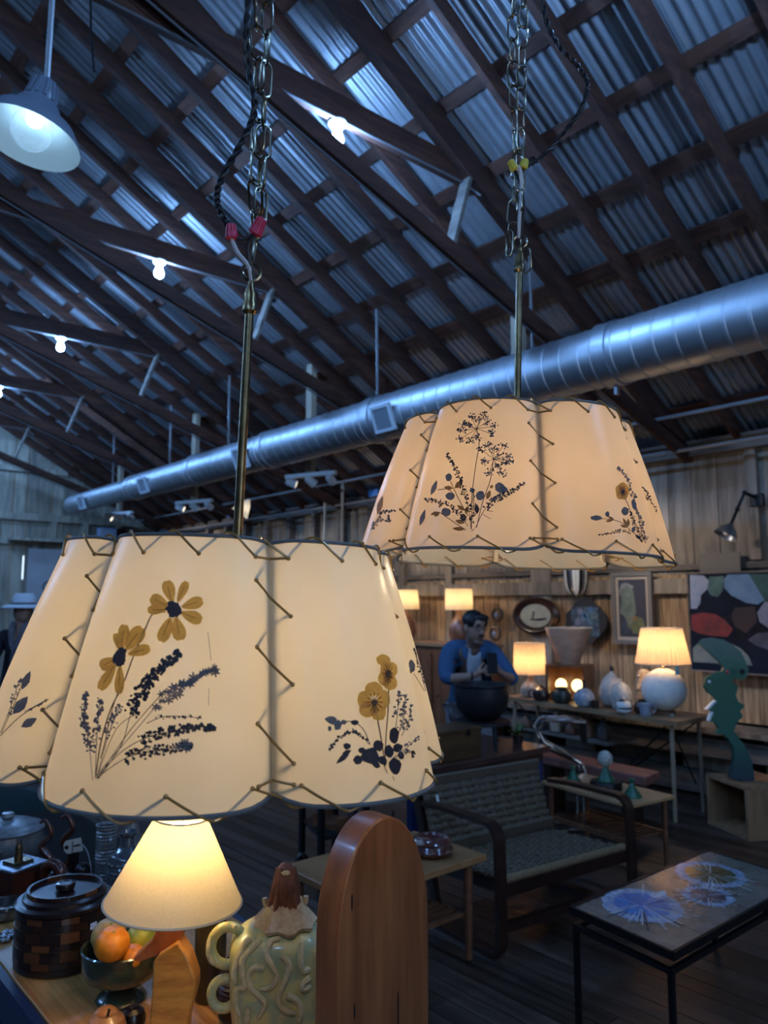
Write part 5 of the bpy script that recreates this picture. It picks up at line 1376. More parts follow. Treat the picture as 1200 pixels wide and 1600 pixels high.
# green sprig beside the pot
o = thing('leafy_sprig', 'small green leafy plant in a pot right of the iron pot', 'plant', (4.12, 3.42, .62))
G().lathe([(.03, 0), (.04, .06), (.036, .06), (.001, .05)], (4.12, 3.42, .62), 16).build('plant_pot', brownp_m, o)
leafg = M('green leaf', (.10, .20, .03), .5, c2=(.05, .12, .02), scale=(20, 20, 20))
rr = random.Random(2)
for k in range(14):
    a = rr.random() * 6.3; b = rr.uniform(.3, 1.1); d_ = V((math.cos(a) * math.cos(b), math.sin(a) * math.cos(b), math.sin(b))); s0 = V((4.12, 3.42, .67)); tip = s0 + d_ * rr.uniform(.07, .11); sd = d_.cross(V((0, 0, 1))).normalized() * .014; m_ = (s0 + tip) / 2 + V((0, 0, .012))
    G().add([s0, m_ + sd, tip, m_ - sd], [(0, 1, 2, 3)]).build('leaf', leafg, o, fix=False)

# slab bench and chrome cantilever chair
t = thing('slab_bench', 'reddish brown thick wooden slab bench under the console table', 'bench', (4.83, 3.35, 0))
slabr = M('reddish slab', (.27, .11, .085), .55, c2=(.17, .065, .05), scale=(16, 2, 16), detail=5)
G().prism([(4.69, 2.83), (4.93, 2.86), (5.02, 3.86), (4.78, 3.9), (4.74, 3.4)], (0, 0, .355), (1, 0, 0), (0, 1, 0), .065).build('slab', slabr, t, bevel=.012)
for (x, y) in ((4.8, 3.0), (4.88, 3.7)): G().box((x, y, .178), (.18, .06, .355)).build('trestle', darkw_m, t)
CC = V((4.375, 3.435, 0))
t = thing('chrome_chair', 'bright chrome tube chair frame with a dark seat right of the iron pot', 'chair', CC)
chrome_m = M('chrome', (.75, .76, .78), .08, 1)
for k in (0, 1):
    o_ = CC - TC * (.17 * k); U_ = RT; Z_ = V((0, 0, 1))
    pts = [o_ + U_ * .32 + Z_ * .735, o_ + U_ * .2 + Z_ * .745, o_ + U_ * .07 + Z_ * .745] + arc(o_ + U_ * .06 + Z_ * .68, .065, 90, 190, 7, U_, Z_) + [o_ + U_ * .03 + Z_ * .6, o_ + U_ * .15 + Z_ * .535, o_ + U_ * .28 + Z_ * .46, o_ + U_ * .31 + Z_ * .4, o_ + U_ * .29 + Z_ * .06, o_ + U_ * .25 + Z_ * .014, o_ + U_ * .02 + Z_ * .014]
    G().tube(pts, .0125, 8).build('tube_frame', chrome_m, t)
G().tube([CC + RT * .02 + V((0, 0, .014)), CC + RT * .02 - TC * .17 + V((0, 0, .014))], .0125, 8).build('floor_bar', chrome_m, t)
Rc = Matrix((RT, TC, V((0, 0, 1)))).transposed()
G().box(CC + RT * .17 - TC * .085 + V((0, 0, .50)), (.26, .14, .02), Rc @ Matrix.Rotation(.42, 3, 'Y')).build('seat', black_m, t, bevel=.006)
G().box(CC + RT * .325 - TC * .085 + V((0, 0, .66)), (.02, .14, .16), Rc).build('backrest', black_m, t, bevel=.006)

# tub chair behind the near table
t = thing('tub_chair', 'dark teal tub chair with a curved back at the far left', 'chair', (1.0, 3.85, 0), rz=math.radians(20), local=True)
teal_m = M('teal fabric', (.008, .03, .032), .7, c2=(.005, .018, .02), scale=(120, 120, 120), bump=.3)
P = []; F = []; n = 24
for i in range(n + 1):
    a = math.radians(-20 + 220 * i / n); h = .70 - .16 * abs(i / n - .5) ** 1.5 * 2.4
    for (r, z) in ((.30, .2), (.33, .45), (.345, h - .02), (.335, h), (.30, h), (.285, h - .03), (.26, .42), (.26, .2)): P.append(V((r * math.cos(a) * 1.1, r * math.sin(a), z)))
for i in range(n):
    for k in range(8): F.append((i * 8 + k, i * 8 + (k + 1) % 8, (i + 1) * 8 + (k + 1) % 8, (i + 1) * 8 + k))
F += [tuple(range(8)), tuple(range(n * 8, n * 8 + 8))]
G().add(P, F).build('curved_back', teal_m, t); G().lathe([(.25, .2), (.29, .22), (.29, .38), (.26, .42), (.001, .43)], (0, -.03, 0), 28).build('seat', teal_m, t)
for k in range(4):
    a = .785 + k * 1.571; G().tube([(.22 * math.cos(a), .22 * math.sin(a), 0), (.2 * math.cos(a), .2 * math.sin(a), .21)], .016, 8).build('leg', darkw_m, t)
# ------------------------------------------------------------------ console table by the right wall and what stands on it
CZ = .72
cons = thing('console_table', 'long wooden console table on thin splayed legs along the wall', 'table', (5.5, 3.75, 0))
cA, cB, cC, cD = (5.20, 2.87), (5.72, 2.87), (5.90, 4.68), (5.46, 4.68)
topw_m = M('console top', (.34, .21, .115), .4, c2=(.22, .12, .065), scale=(14, 2.5, 14), detail=5, rnd=.1)
for k in range(3):
    f0, f1 = k / 3, (k + 1) / 3 - .004
    def L2(a, b, f): return (a[0] + (b[0] - a[0]) * f, a[1] + (b[1] - a[1]) * f)
    G().prism([L2(cA, cB, f0), L2(cA, cB, f1), L2(cD, cC, f1), L2(cD, cC, f0)], (0, 0, CZ - .035), (1, 0, 0), (0, 1, 0), .035).build('top_plank', topw_m, cons)
legw = M('pale leg', (.30, .22, .15), .5)
for (x, y, dx, dy) in ((5.27, 2.95, .03, .02), (5.66, 2.95, .05, .02), (5.50, 4.58, -.02, .05), (5.82, 4.58, .03, .04)):
    G().tube([(x + dx, y + dy, 0), (x, y, CZ - .035)], [.014, .017], 8).build('leg', legw, cons)
for (a, b) in (((5.27, 2.95, .66), (5.6, 2.96, .22)), ((5.27, 3.0, .66), (5.4, 3.5, .2)), ((5.50, 4.55, .66), (5.45, 4.0, .22)), ((5.66, 2.97, .66), (5.75, 3.6, .2))):
    G().tube([a, b], .007, 6).build('brace', black_m, cons)
G().prism([(5.36, 3.55), (5.78, 3.55), (5.88, 4.6), (5.5, 4.6)], (0, 0, .44), (1, 0, 0), (0, 1, 0), .02).build('lower_shelf', greywood_m, cons)
def con(px, py): return onz(px, py, CZ)

def globe_lamp():
    c = V((5.50, 3.13, CZ))
    t = thing('globe_lamp', 'white globe table lamp with pleated cream shade on the console', 'lamp', c)
    R_ = .165; cz = c + V((0, 0, .02 + R_ * .97))
    G().lathe([(.075, 0), (.08, .006), (.078, .022), (.06, .03)], c, 28).build('foot', teak_m, t)
    G().ell(cz, (R_, R_, R_ * .97), 40, 24).build('globe', M('white plaster', (.74, .72, .67), .75, c2=(.64, .62, .58), scale=(30, 30, 30), bump=.25), t)
    zt = .02 + R_ * 1.94
    G().lathe([(.02, zt - .004), (.022, zt + .01), (.012, zt + .02), (.010, zt + .10)], c, 16).build('neck', brass_m, t)
    z0, z1, rb, rt = zt + .035, zt + .30, .20, .148; n = 144; P = []; F = []
    for j in range(2):
        for i in range(n):
            a = 2 * math.pi * i / n; r = (rb if j == 0 else rt) * (1 + .022 * (1 if i % 4 < 2 else -1)); P.append(c + V((r * math.cos(a), r * math.sin(a), z0 if j == 0 else z1)))
    for i in range(n): F.append((i, (i + 1) % n, n + (i + 1) % n, n + i))
    G().add(P, F).build('pleated_shade', SHADE('pleated linen', (.70, .56, .40), (.80, .55, .32), .5, .8, 60, .1), t, fix=False, angle=20)
    for (r, z) in ((rb, z0), (rt, z1)): G().tube(ring(c, r * 1.01, z, 0, Matrix.Identity(3), 60), .004, 6, closed=True).build('shade_band', trim_m, t)
    G().ell(c + V((0, 0, zt + .17)), (.03, .03, .045), 14, 10).build('bulb', EM('globe lamp bulb', (1, .68, .38), 125), t)
    G().lathe([(.004, z1), (.01, z1 + .008), (.004, z1 + .02), (.001, z1 + .022)], c, 10).build('finial', brass_m, t)
    G().box(c + RT * .065 + TC * .11 + V((0, 0, zt - .005)), (.004, .028, .07), rotz(.7)).build('blue_highlight', M('blue highlight', (.12, .38, .75), .5), t)  # small blue box standing in for a blue highlight
globe_lamp()
o = G().box(con(1042, 1117) + V((0, 0, .005)), (.02, .1, .008), rotz(.3)).build('white_strip', whitem_m); tag(o, 'small white paper strip at the front edge of the console under the globe lamp', 'paper')
def small_lamp():
    c = con(828, 1091) + V((.03, .0, 0)); c = V((5.56, 4.46, CZ))
    t = thing('small_lamp', 'small lamp with drum shade and white and brown glazed jug foot', 'lamp', c)
    jug = M('drip glaze', (.62, .58, .52), .3, c2=(.28, .14, .07), scale=(26, 26, 5), coat=.4)
    G().lathe([(.06, 0), (.078, .01), (.088, .05), (.083, .085), (.06, .12), (.036, .145), (.03, .17), (.03, .2), (.036, .205), (.02, .207)], c, 28).build('jug_foot', jug, t)
    G().lathe([(.012, .2), (.012, .28)], c, 12).build('stem', brass_m, t)
    z0 = .205
    G().shell([(.142, z0), (.138, z0 + .27)], c, 40).build('drum_shade', SHADE('coarse linen', (.66, .50, .34), (.78, .52, .30), .5, .85, 90, .3), t, fix=False)
    for r, z in ((.142, z0), (.138, z0 + .27)): G().tube(ring(c, r, z, 0, Matrix.Identity(3), 40), .003, 6, closed=True).build('shade_band', trim_m, t)
    G().ell(c + V((0, 0, z0 + .12)), (.028, .028, .04), 14, 10).build('bulb', EM('small lamp bulb', (1, .70, .40), 100), t)
small_lamp()

# wooden cubby with two lit globes inside and a cone vessel on top
cubw = M('cubby wood', (.22, .09, .04), .4, c2=(.13, .05, .022), scale=(14, 14, 3), coat=.2)
q = V((5.71, 4.14, CZ))
t = thing('wooden_cubby', 'open wooden box with two glowing globes inside, on the console', 'box', q, rz=math.radians(-72), local=True)
bw, bd, bh = .36, .24, .30      # x = width of the open face (faces -y)
G().box((0, 0, .01), (bw, bd, .02)).build('bottom', cubw, t); G().box((0, 0, bh - .01), (bw, bd, .02)).build('top', cubw, t)
for s in (-1, 1): G().box((s * (bw / 2 - .012), 0, bh / 2), (.024, bd, bh - .04)).build('side', cubw, t)
G().box((0, bd / 2 - .008, bh / 2), (bw - .048, .016, bh - .04)).build('back', cubw, t)
glob_m = EM('amber globe', (1, .72, .30), 3.5)
for x in (-.075, .07):
    G().ell((x, -.01, .12), (.05, .05, .055), 18, 12).build('glowing_globe', glob_m, t); G().lathe([(.03, .02), (.03, .05), (.022, .07)], (x, -.01, 0), 14).build('globe_socket', brass_m, t)
c = V((5.71, 4.14, CZ + bh + .001))
t = thing('cone_vessel', 'tan upside-down cone shade standing on the wooden box', 'vessel', c)
conem = M('tan paper', (.42, .30, .22), .8, c2=(.34, .23, .165), scale=(6, 6, 20))
G().lathe([(.085, 0), (.088, .004), (.205, .315), (.2, .316), (.084, .02), (.001, .02)], c, 44).build('cone', conem, t)
G().tube(ring(c, .2035, .316, 0, Matrix.Identity(3), 44), .003, 6, closed=True).build('rim', trim_m, t)

# vessels along the console
wgz = M('speckled white glaze', (.52, .50, .46), .4, c2=(.30, .29, .28), scale=(30, 30, 30), detail=6)
bgz = M('blue white glaze', (.42, .45, .50), .35, c2=(.18, .21, .28), scale=(26, 26, 26), detail=5)
dgz = M('dark olive glaze', (.04, .045, .03), .3, c2=(.02, .022, .018), scale=(20, 20, 20), coat=.3)
kgz = M('dark brown glaze', (.04, .022, .016), .25, coat=.4)
GR = 'pottery along the console'
def on(px, py, dx=0): q = con(px, py); return V((q.x + .0, q.y, CZ))
t = pot('gourd_vase', 'grey white gourd vase with a dark stopper, left of the stone plaque', 'vase', V((5.56, 3.62, CZ)), [(.05, 0), (.085, .02), (.105, .08), (.1, .15), (.07, .22), (.03, .26), (.014, .275), (.014, .285), (.001, .285)], wgz, 32, GR)
G().lathe([(.014, .283), (.02, .3), (.014, .32), (.001, .33)], V((5.56, 3.62, CZ)), 14).build('stopper', kgz, t)
t = pot('leaning_vase', 'white leaning gourd vase in front of the stone plaque', 'vase', V((5.43, 3.46, CZ)), [(.04, 0), (.065, .015), (.085, .08), (.082, .14), (.058, .19), (.025, .215), (.012, .22), (.001, .22)], wgz, 32, GR)
G().lathe([(.012, .218), (.015, .23), (.001, .24)], V((5.43, 3.46, CZ)), 12).build('lip', wgz, t)
t = pot('moon_vase', 'round blue white vase with a thin dark neck right of the wooden box', 'vase', V((5.40, 3.78, CZ)), [(.04, 0), (.065, .01), (.085, .055), (.083, .09), (.055, .13), (.02, .145), (.001, .145)], bgz, 32, GR)
G().lathe([(.018, .14), (.012, .16), (.012, .19), (.02, .205), (.016, .206), (.001, .19)], V((5.40, 3.78, CZ)), 16).build('neck', kgz, t)
t = pot('green_pot', 'squat dark green pot in front of the wooden box', 'pot', V((5.44, 4.03, CZ)), [(.05, 0), (.075, .015), (.085, .06), (.07, .1), (.045, .115), (.05, .13), (.044, .13), (.001, .11)], dgz, 28, GR)
t = pot('brown_teapot', 'dark brown teapot beside the small drum lamp', 'teapot', V((5.44, 4.24, CZ)), [(.05, 0), (.07, .012), (.082, .055), (.068, .095), (.035, .11), (.012, .118), (.014, .13), (.001, .135)], kgz, 28, GR)
G().tube(spline([V((5.44, 4.24, CZ + .05)) + RT * .07, V((5.44, 4.24, CZ + .075)) + RT * .11, V((5.44, 4.24, CZ + .1)) + RT * .125], 4), .011, 8).build('spout', kgz, t)
G().tube(arc(V((5.44, 4.24, CZ + .06)) - RT * .075, .035, 90, 270, 8, RT, V((0, 0, 1))), .007, 8).build('handle', kgz, t)
t = pot('striped_jar', 'small black and white striped jar on the console', 'jar', V((5.30, 3.355, CZ)), [(.04, 0), (.055, .012), (.062, .05), (.05, .085), (.03, .1), (.012, .115), (.001, .118)], M('black white glaze', (.6, .6, .58), .25, c2=(.03, .03, .04), scale=(2, 2, 40), ramp=(.48, .52), coat=.4), 28, GR)
t = pot('black_pot', 'small round dark brown pot left of the blue white pitcher', 'pot', V((5.40, 3.26, CZ)), [(.04, 0), (.06, .012), (.064, .05), (.05, .08), (.03, .095), (.034, .105), (.028, .105), (.001, .09)], kgz, 28, GR)
c = V((5.30, 3.17, CZ)); t = pot('pitcher', 'small blue white pitcher in front of the globe lamp', 'pitcher', c, [(.035, 0), (.04, .006), (.044, .05), (.055, .09), (.05, .09), (.04, .05), (.001, .02)], bgz, 24, GR)
G().tube(arc(c + RT * .045 + V((0, 0, .05)), .028, -80, 80, 8, RT, V((0, 0, 1))), .006, 8).build('handle', bgz, t)
t = pot('tiny_cup', 'tiny dark cup between the moon vase and the gourd vase', 'cup', V((5.37, 3.66, CZ)), [(.025, 0), (.03, .005), (.034, .06), (.03, .06), (.026, .02), (.001, .01)], kgz, 20, GR)
c = V((5.62, 3.38, CZ))
t = thing('stone_plaque', 'tapered pale stone plaque with rough relief between vases and globe lamp', 'plaque', c)
Rp = rotz(-.9)
G().prism([(-.075, 0), (.075, 0), (.05, .29), (.02, .31), (-.02, .31), (-.045, .29)], c, Rp @ V((1, 0, 0)), V((.05, 0, 1)).normalized(), .045).build('slab', M('carved stone', (.52, .42, .33), .85, c2=(.28, .20, .15), scale=(30, 30, 30), bump=1.5), t, bevel=.008)
rr = random.Random(5)
for k in range(12):
    q = c + Rp @ V((rr.uniform(-.045, .045), 0, 0)) + V((0, 0, .04 + .02 * k)) - (Rp @ V((1, 0, 0))).cross(V((0, 0, 1))) * -.048
    G().ell(q, (.016, .016, .01), 8, 6).build('relief_boss', MATS['carved stone'], t)

# odds and ends on the lower shelf
GS = 'small pots on the lower shelf'
cols = [M('shelf clay %d' % k, c_, .5) for k, c_ in enumerate(((.20, .10, .06), (.05, .04, .04), (.34, .26, .2), (.12, .05, .03)))]
labs = ['terracotta bottle on the lower shelf, leftmost', 'black bottle on the lower shelf, second from left', 'cream jar on the lower shelf, third from left', 'rust brown jar on the lower shelf, fourth from left', 'terracotta jar on the lower shelf, fifth from left', 'black squat jar on the lower shelf, rightmost']
for k in range(6):
    h = .10 + .05 * ((k * 7) % 3) / 2
    pot('shelf_pot', labs[k], 'pot', V((5.53 - .012 * k, 4.48 - .165 * k, .46)), [(.03, 0), (.045, .01), (.05, h * .5), (.03, h * .85), (.016, h), (.02, h + .02), (.001, h + .01)], cols[k % 4], 20, GS)

# crate with green cutout creature
crw = M('crate wood', (.36, .20, .105), .6, c2=(.22, .12, .06), scale=(14, 14, 3), rnd=.15)
cr = thing('wooden_crate', 'open wooden crate standing on end beside the console', 'crate', (5.36, 2.62, 0))
a = V((5.44, 2.80, 0)); b = V((5.24, 2.42, 0)); ex = (b - a).normalized(); ey = V((-ex.y, ex.x, 0))
if ey.x < 0: ey = -ey
Lk = (b - a).length; Dk = .40; Hk = .345
Rk = Matrix((ex, ey, V((0, 0, 1)))).transposed()
def CK(u, v, z): return a + ex * u + ey * v + V((0, 0, z))
for z in (.012, Hk - .012): G().box(CK(Lk / 2, Dk / 2, z), (Lk, Dk, .024), Rk).build('crate_panel', crw, cr)
for u in (.012, Lk - .012): G().box(CK(u, Dk / 2, Hk / 2), (.024, Dk, Hk - .048), Rk).build('crate_panel', crw, cr)
G().box(CK(Lk / 2, Dk - .01, Hk / 2), (Lk - .048, .015, Hk - .048), Rk).build('crate_back', crw, cr)
# cutout outline, traced on its own upright plane on top of the crate
pp = CK(Lk * .52, Dk * .42, Hk)
t = thing('green_cutout', 'tall green painted wooden creature cutout standing on the crate', 'sculpture', pp)
def oc(x, y): # crop pixel -> image pixel
    return 1040 + x / 4.57, 980 + y / 4.57
outl = [(430, 1075), (470, 960), (470, 870), (440, 810), (400, 770), (355, 775), (375, 735), (350, 690), (315, 680), (342, 620), (310, 600), (370, 540), (360, 515), (310, 480), (282, 430), (300, 380), (360, 345), (420, 330), (436, 305), (405, 265), (340, 200), (262, 135), (300, 100), (370, 92), (440, 105), (500, 140), (560, 190), (590, 260), (606, 320), (590, 375), (560, 390), (500, 382), (480, 400), (520, 430), (522, 460), (505, 500), (525, 545), (568, 575), (530, 610), (550, 650), (505, 690), (480, 750), (510, 800), (560, 870), (595, 960), (608, 1095), (500, 1095)]
dpp = (pp - CAM).dot(FW)
poly = []
for (x, y) in outl:
    q = dep(*oc(x, y), dpp); d_ = q - pp; poly.append((d_.dot(RT), max(0, d_.z + .012)))
cutm, N_, L_, b_ = base('green paint')
b_.inputs['Roughness'].default_value = .45
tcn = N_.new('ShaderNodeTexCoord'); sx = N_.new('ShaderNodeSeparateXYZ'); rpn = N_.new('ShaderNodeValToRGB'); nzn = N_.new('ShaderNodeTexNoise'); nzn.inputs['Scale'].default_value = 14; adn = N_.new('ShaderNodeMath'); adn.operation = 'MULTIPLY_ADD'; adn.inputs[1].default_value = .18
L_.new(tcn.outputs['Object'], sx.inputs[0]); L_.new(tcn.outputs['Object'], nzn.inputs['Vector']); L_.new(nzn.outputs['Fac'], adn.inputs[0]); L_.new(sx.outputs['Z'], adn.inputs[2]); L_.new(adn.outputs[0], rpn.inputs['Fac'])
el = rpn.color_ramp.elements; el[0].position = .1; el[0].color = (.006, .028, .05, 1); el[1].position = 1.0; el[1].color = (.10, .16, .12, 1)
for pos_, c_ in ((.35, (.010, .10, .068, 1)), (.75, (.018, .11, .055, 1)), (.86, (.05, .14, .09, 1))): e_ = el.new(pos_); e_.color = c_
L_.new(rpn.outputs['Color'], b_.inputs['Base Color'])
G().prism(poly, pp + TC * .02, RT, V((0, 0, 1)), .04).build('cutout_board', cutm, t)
ec = dep(*oc(516, 312), dpp); G().lathe([(.02, 0), (.018, .006), (.001, .007)], ec + TC * .062, 18, TC.to_track_quat('Z', 'Y').to_matrix()).build('eye', black_m, t)
mc = dep(*oc(412, 315), dpp); G().ell(mc + TC * .06, (.012, .012, .014), 10, 6).build('tongue', M('red paint', (.5, .05, .06), .4), t)
mc = dep(*oc(290, 385), dpp); G().ell(mc + TC * .05, (.01, .01, .01), 10, 6).build('pearl', whitem_m, t)
for k, pts in enumerate((((285, 600), (358, 535), (372, 545), (310, 600)), ((300, 680), (325, 615), (345, 620), (318, 682)))):
    poly = [((dep(*oc(x, y), dpp) - pp).dot(RT), (dep(*oc(x, y), dpp) - pp).z + .012) for x, y in pts]
    G().prism(poly, pp + TC * .026, RT, V((0, 0, 1)), .03).build('white_fin', whitem_m, t)

# ------------------------------------------------------------------ things on the wall
WXF = 6.22
def wallbox(px, py): return onX(px, py, WXF)
# large abstract painting
a = wallbox(1082, 898); b = wallbox(1088, 1046); yl = 3.26; zt_, zb_ = 1.80, 1.0; yr = 2.05
t = thing('large_painting', 'large dark abstract canvas with blue, red and grey rounded shapes', 'painting', (WXF - .02, (yl + yr) / 2, zb_))
G().box((WXF - .02, (yl + yr) / 2, (zt_ + zb_) / 2), (.04, yl - yr, zt_ - zb_)).build('canvas', M('canvas dark', (.006, .012, .028), .7, c2=(.004, .006, .015), scale=(4, 4, 4), spec=.2), t)
def paintpoly(nm, pts, m, lift=.0415):
    q = [wallbox(1060 + x / 6.957, 880 + y / 6.957) for x, y in pts]
    q = [V((WXF - lift, min(yl - .004, p.y), min(zt_ - .004, max(zb_ + .004, p.z)))) for p in q]
    G().flat(q).build(nm, m, t, fix=False)
pm = lambda n, c, c2: M(n, c, .55, c2=c2, scale=(9, 9, 9), detail=6)
paintpoly('painted_shape', [(150, 130), (300, 135), (355, 190), (340, 280), (270, 350), (265, 430), (225, 495), (160, 495)], pm('paint lilac', (.30, .32, .42), (.16, .26, .42)))
paintpoly('painted_shape', [(360, 150), (520, 140), (510, 300), (450, 370), (380, 350), (340, 290)], pm('paint sea green', (.06, .15, .15), (.03, .07, .08)))
paintpoly('painted_shape', [(560, 125), (790, 120), (870, 250), (960, 400), (890, 450), (760, 430), (600, 350), (525, 270), (520, 180)], pm('paint sky blue', (.13, .25, .42), (.07, .16, .30)), .042)
paintpoly('painted_shape', [(790, 120), (1300, 120), (1300, 380), (960, 420), (870, 250)], pm('paint teal', (.02, .10, .10), (.015, .05, .05)))
paintpoly('painted_shape', [(165, 560), (280, 535), (420, 550), (530, 610), (620, 720), (560, 800), (400, 790), (240, 760), (165, 720)], pm('paint crimson', (.20, .022, .03), (.07, .015, .025)), .042)
paintpoly('painted_shape', [(640, 480), (860, 470), (880, 640), (760, 760), (640, 690), (600, 580)], pm('paint plum', (.02, .012, .02), (.012, .011, .024)))
paintpoly('painted_shape', [(880, 540), (960, 420), (1150, 430), (1200, 600), (1000, 700), (910, 640)], pm('paint grey blue', (.25, .27, .34), (.10, .13, .26)), .042)
paintpoly('painted_shape', [(185, 1070), (185, 920), (260, 850), (390, 825), (560, 860), (700, 920), (790, 1010), (830, 1110)], pm('paint sage', (.17, .21, .19), (.09, .13, .13)), .042)
paintpoly('painted_shape', [(780, 830), (880, 760), (1100, 740), (1200, 880), (1000, 940), (860, 890)], pm('paint slate', (.06, .08, .12), (.03, .04, .07)))
for z in (zt_, zb_): G().box((WXF - .021, (yl + yr) / 2, z), (.046, yl - yr + .012, .012)).build('edge_strip', greywood_m, t)
for y_ in (yl, yr): G().box((WXF - .021, y_, (zt_ + zb_) / 2), (.046, .012, zt_ - zb_)).build('edge_strip', greywood_m, t)
# tall framed painting
def framed(nm, lab, y0, y1, z0, z1, fw, fm, mat_m, cm, shapes=()):
    t = thing(nm, lab, 'picture', (WXF - .02, (y0 + y1) / 2, z0)); x = WXF - .02
    for z in (z0 + fw / 2, z1 - fw / 2): G().box((x, (y0 + y1) / 2, z), (.04, y1 - y0, fw)).build('frame_bar', fm, t)
    for y_ in (y0 + fw / 2, y1 - fw / 2): G().box((x, y_, (z0 + z1) / 2), (.04, fw, z1 - z0 - 2 * fw)).build('frame_bar', fm, t)
    if mat_m: G().box((x + .008, (y0 + y1) / 2, (z0 + z1) / 2), (.012, y1 - y0 - 2 * fw, z1 - z0 - 2 * fw)).build('mat', mat_m, t)
    i = fw + (.03 if mat_m else 0)
    G().box((x + .001, (y0 + y1) / 2, (z0 + z1) / 2), (.008, y1 - y0 - 2 * i, z1 - z0 - 2 * i)).build('picture_panel', cm, t)
    for (u, v, a_, b_, m, s_) in shapes:
        rr = random.Random(s_); P = []
        for k in range(16):
            q = 2 * math.pi * k / 16; w_ = 1 + rr.uniform(-.2, .2)
            P.append(V((x - .0035, y1 - i - (u + a_ * w_ * math.cos(q)) * (y1 - y0 - 2 * i), z1 - i - (v + b_ * w_ * math.sin(q)) * (z1 - z0 - 2 * i))))
        G().flat(P).build('painted_shape', m, t, fix=False)
    return t
framed('framed_painting', 'tall narrow painting of pale green forms in a grey frame', 3.60, 4.0, 1.19, 1.83, .035, M('grey frame', (.17, .16, .15), .5), M('cream mat', (.45, .38, .31), .7), M('dark violet ground', (.045, .045, .065), .6),
       ((.35, .45, .3, .33, pm('paint pale green', (.22, .25, .20), (.09, .13, .11)), 3), (.3, .18, .26, .14, pm('paint pale grey', (.30, .30, .31), (.16, .17, .19)), 4), (.62, .78, .3, .15, pm('paint leaf', (.18, .19, .09), (.10, .11, .05)), 5), (.55, .68, .09, .04, pm('paint orange', (.55, .12, .03), (.4, .08, .02)), 6), (.25, .82, .2, .12, MATS['paint slate'], 7)))
# scalloped dark frame
c = wallbox(918, 971); t = thing('scalloped_frame', 'small blue picture in a dark scalloped frame', 'picture', c)
P = []; n = 64
for k in range(n):
    a = 2 * math.pi * k / n; r = .27 / max(abs(math.cos(a)), abs(math.sin(a)), .78 * (abs(math.cos(a)) + abs(math.sin(a))) / 1.0) * .85 * (1 + .022 * math.cos(9 * a)); P.append((r * math.cos(a) * .98, r * math.sin(a) * .93))
G().prism(P, c, V((0, -1, 0)), V((0, 0, 1)), .035).build('frame_board', M('dark frame', (.03, .03, .032), .45), t, bevel=.006)
G().box(c + V((-.038, 0, 0)), (.006, .30, .27)).build('picture_panel', M('blue picture', (.10, .16, .24), .4, c2=(.03, .045, .07), scale=(22, 22, 22)), t)
rr = random.Random(3)
for k in range(11):
    q = c + V((-.0415, rr.uniform(-.12, .12), rr.uniform(-.11, .11))); r = rr.uniform(.02, .045)
    G().flat([q + V((0, r * math.cos(a * .63), r * math.sin(a * .63))) for a in range(10)]).build('painted_shape', [MATS['paint sky blue'], MATS['paint grey blue'], MATS['paint sea green']][k % 3], t, fix=False)
# oval mirror
c = wallbox(838, 962); t = thing('oval_frame', 'pale landscape in a wide dark oval frame', 'picture', c)
Rw = V((-1, 0, 0)).to_track_quat('Z', 'Y').to_matrix()
def oval(prof, c, n=48):
    P = []; F = []; m = len(prof)
    for (ay, az_, d_) in prof:
        for k in range(n): q = 2 * math.pi * k / n; P.append(c + V((-d_, ay * math.cos(q), az_ * math.sin(q))))
    for i in range(m - 1):
        for k in range(n): F.append((i * n + k, i * n + (k + 1) % n, (i + 1) * n + (k + 1) % n, (i + 1) * n + k))
    return G().add(P, F)
oval([(.29, .185, 0), (.29, .185, .02), (.25, .16, .045), (.2, .125, .03), (.185, .115, .012)], c).build('oval_frame_ring', M('dark oval wood', (.04, .016, .012), .35, coat=.3), t)
G().flat([c + V((-.015, .188 * math.cos(k * .131), .118 * math.sin(k * .131))) for k in range(48)]).build('picture_panel', M('pale landscape', (.55, .55, .42), .4, c2=(.40, .42, .35), scale=(3, 6, 6)), t, fix=False)
G().flat([c + V((-.0165, y_, z_)) for y_, z_ in ((.08, -.035), (-.02, -.03), (-.13, -.02), (-.14, -.035), (-.05, -.05), (.06, -.045))]).build('painted_shape', black_m, t, fix=False)
G().flat([c + V((-.0165, y_, z_)) for y_, z_ in ((.03, .05), (.05, -.03), (.02, -.03), (.0, .04))]).build('painted_shape', MATS['paint sage'], t, fix=False)
# striped hanging vessel
c = wallbox(908, 928); c = V((6.14, c.y, 1.625)); t = thing('striped_sconce', 'black and silver fluted wall vessel under the far lamp shade', 'wall vase', c)
prof = [(.03, 0), (.055, .012), (.085, .06), (.1, .12), (.105, .2), (.11, .28)]
for k in range(20):
    P = []; F = []
    for j, (r, z) in enumerate(prof):
        for q in range(4):
            a = 2 * math.pi * (k + .04 + .92 * q / 3) / 20; rr_ = r * (1 + (.03 if 0 < q < 3 else 0)); P.append(c + V((rr_ * math.cos(a), rr_ * math.sin(a), z)))
    for j in range(len(prof) - 1):
        for q in range(3): F.append((j * 4 + q, j * 4 + q + 1, (j + 1) * 4 + q + 1, (j + 1) * 4 + q))
    G().add(P, F).build('flute', [whitem_m, black_m, steel_m, whitem_m][k % 4], t, fix=False)
G().lathe([(.001, 0), (.03, 0), (.03, .002), (.001, .003)], c, 16).build('base_cap', steel_m, t)
G().tube([c + V((.1, 0, .22)), c + V((.16, 0, .22))], .012, 8).build('bracket', black_m, t)
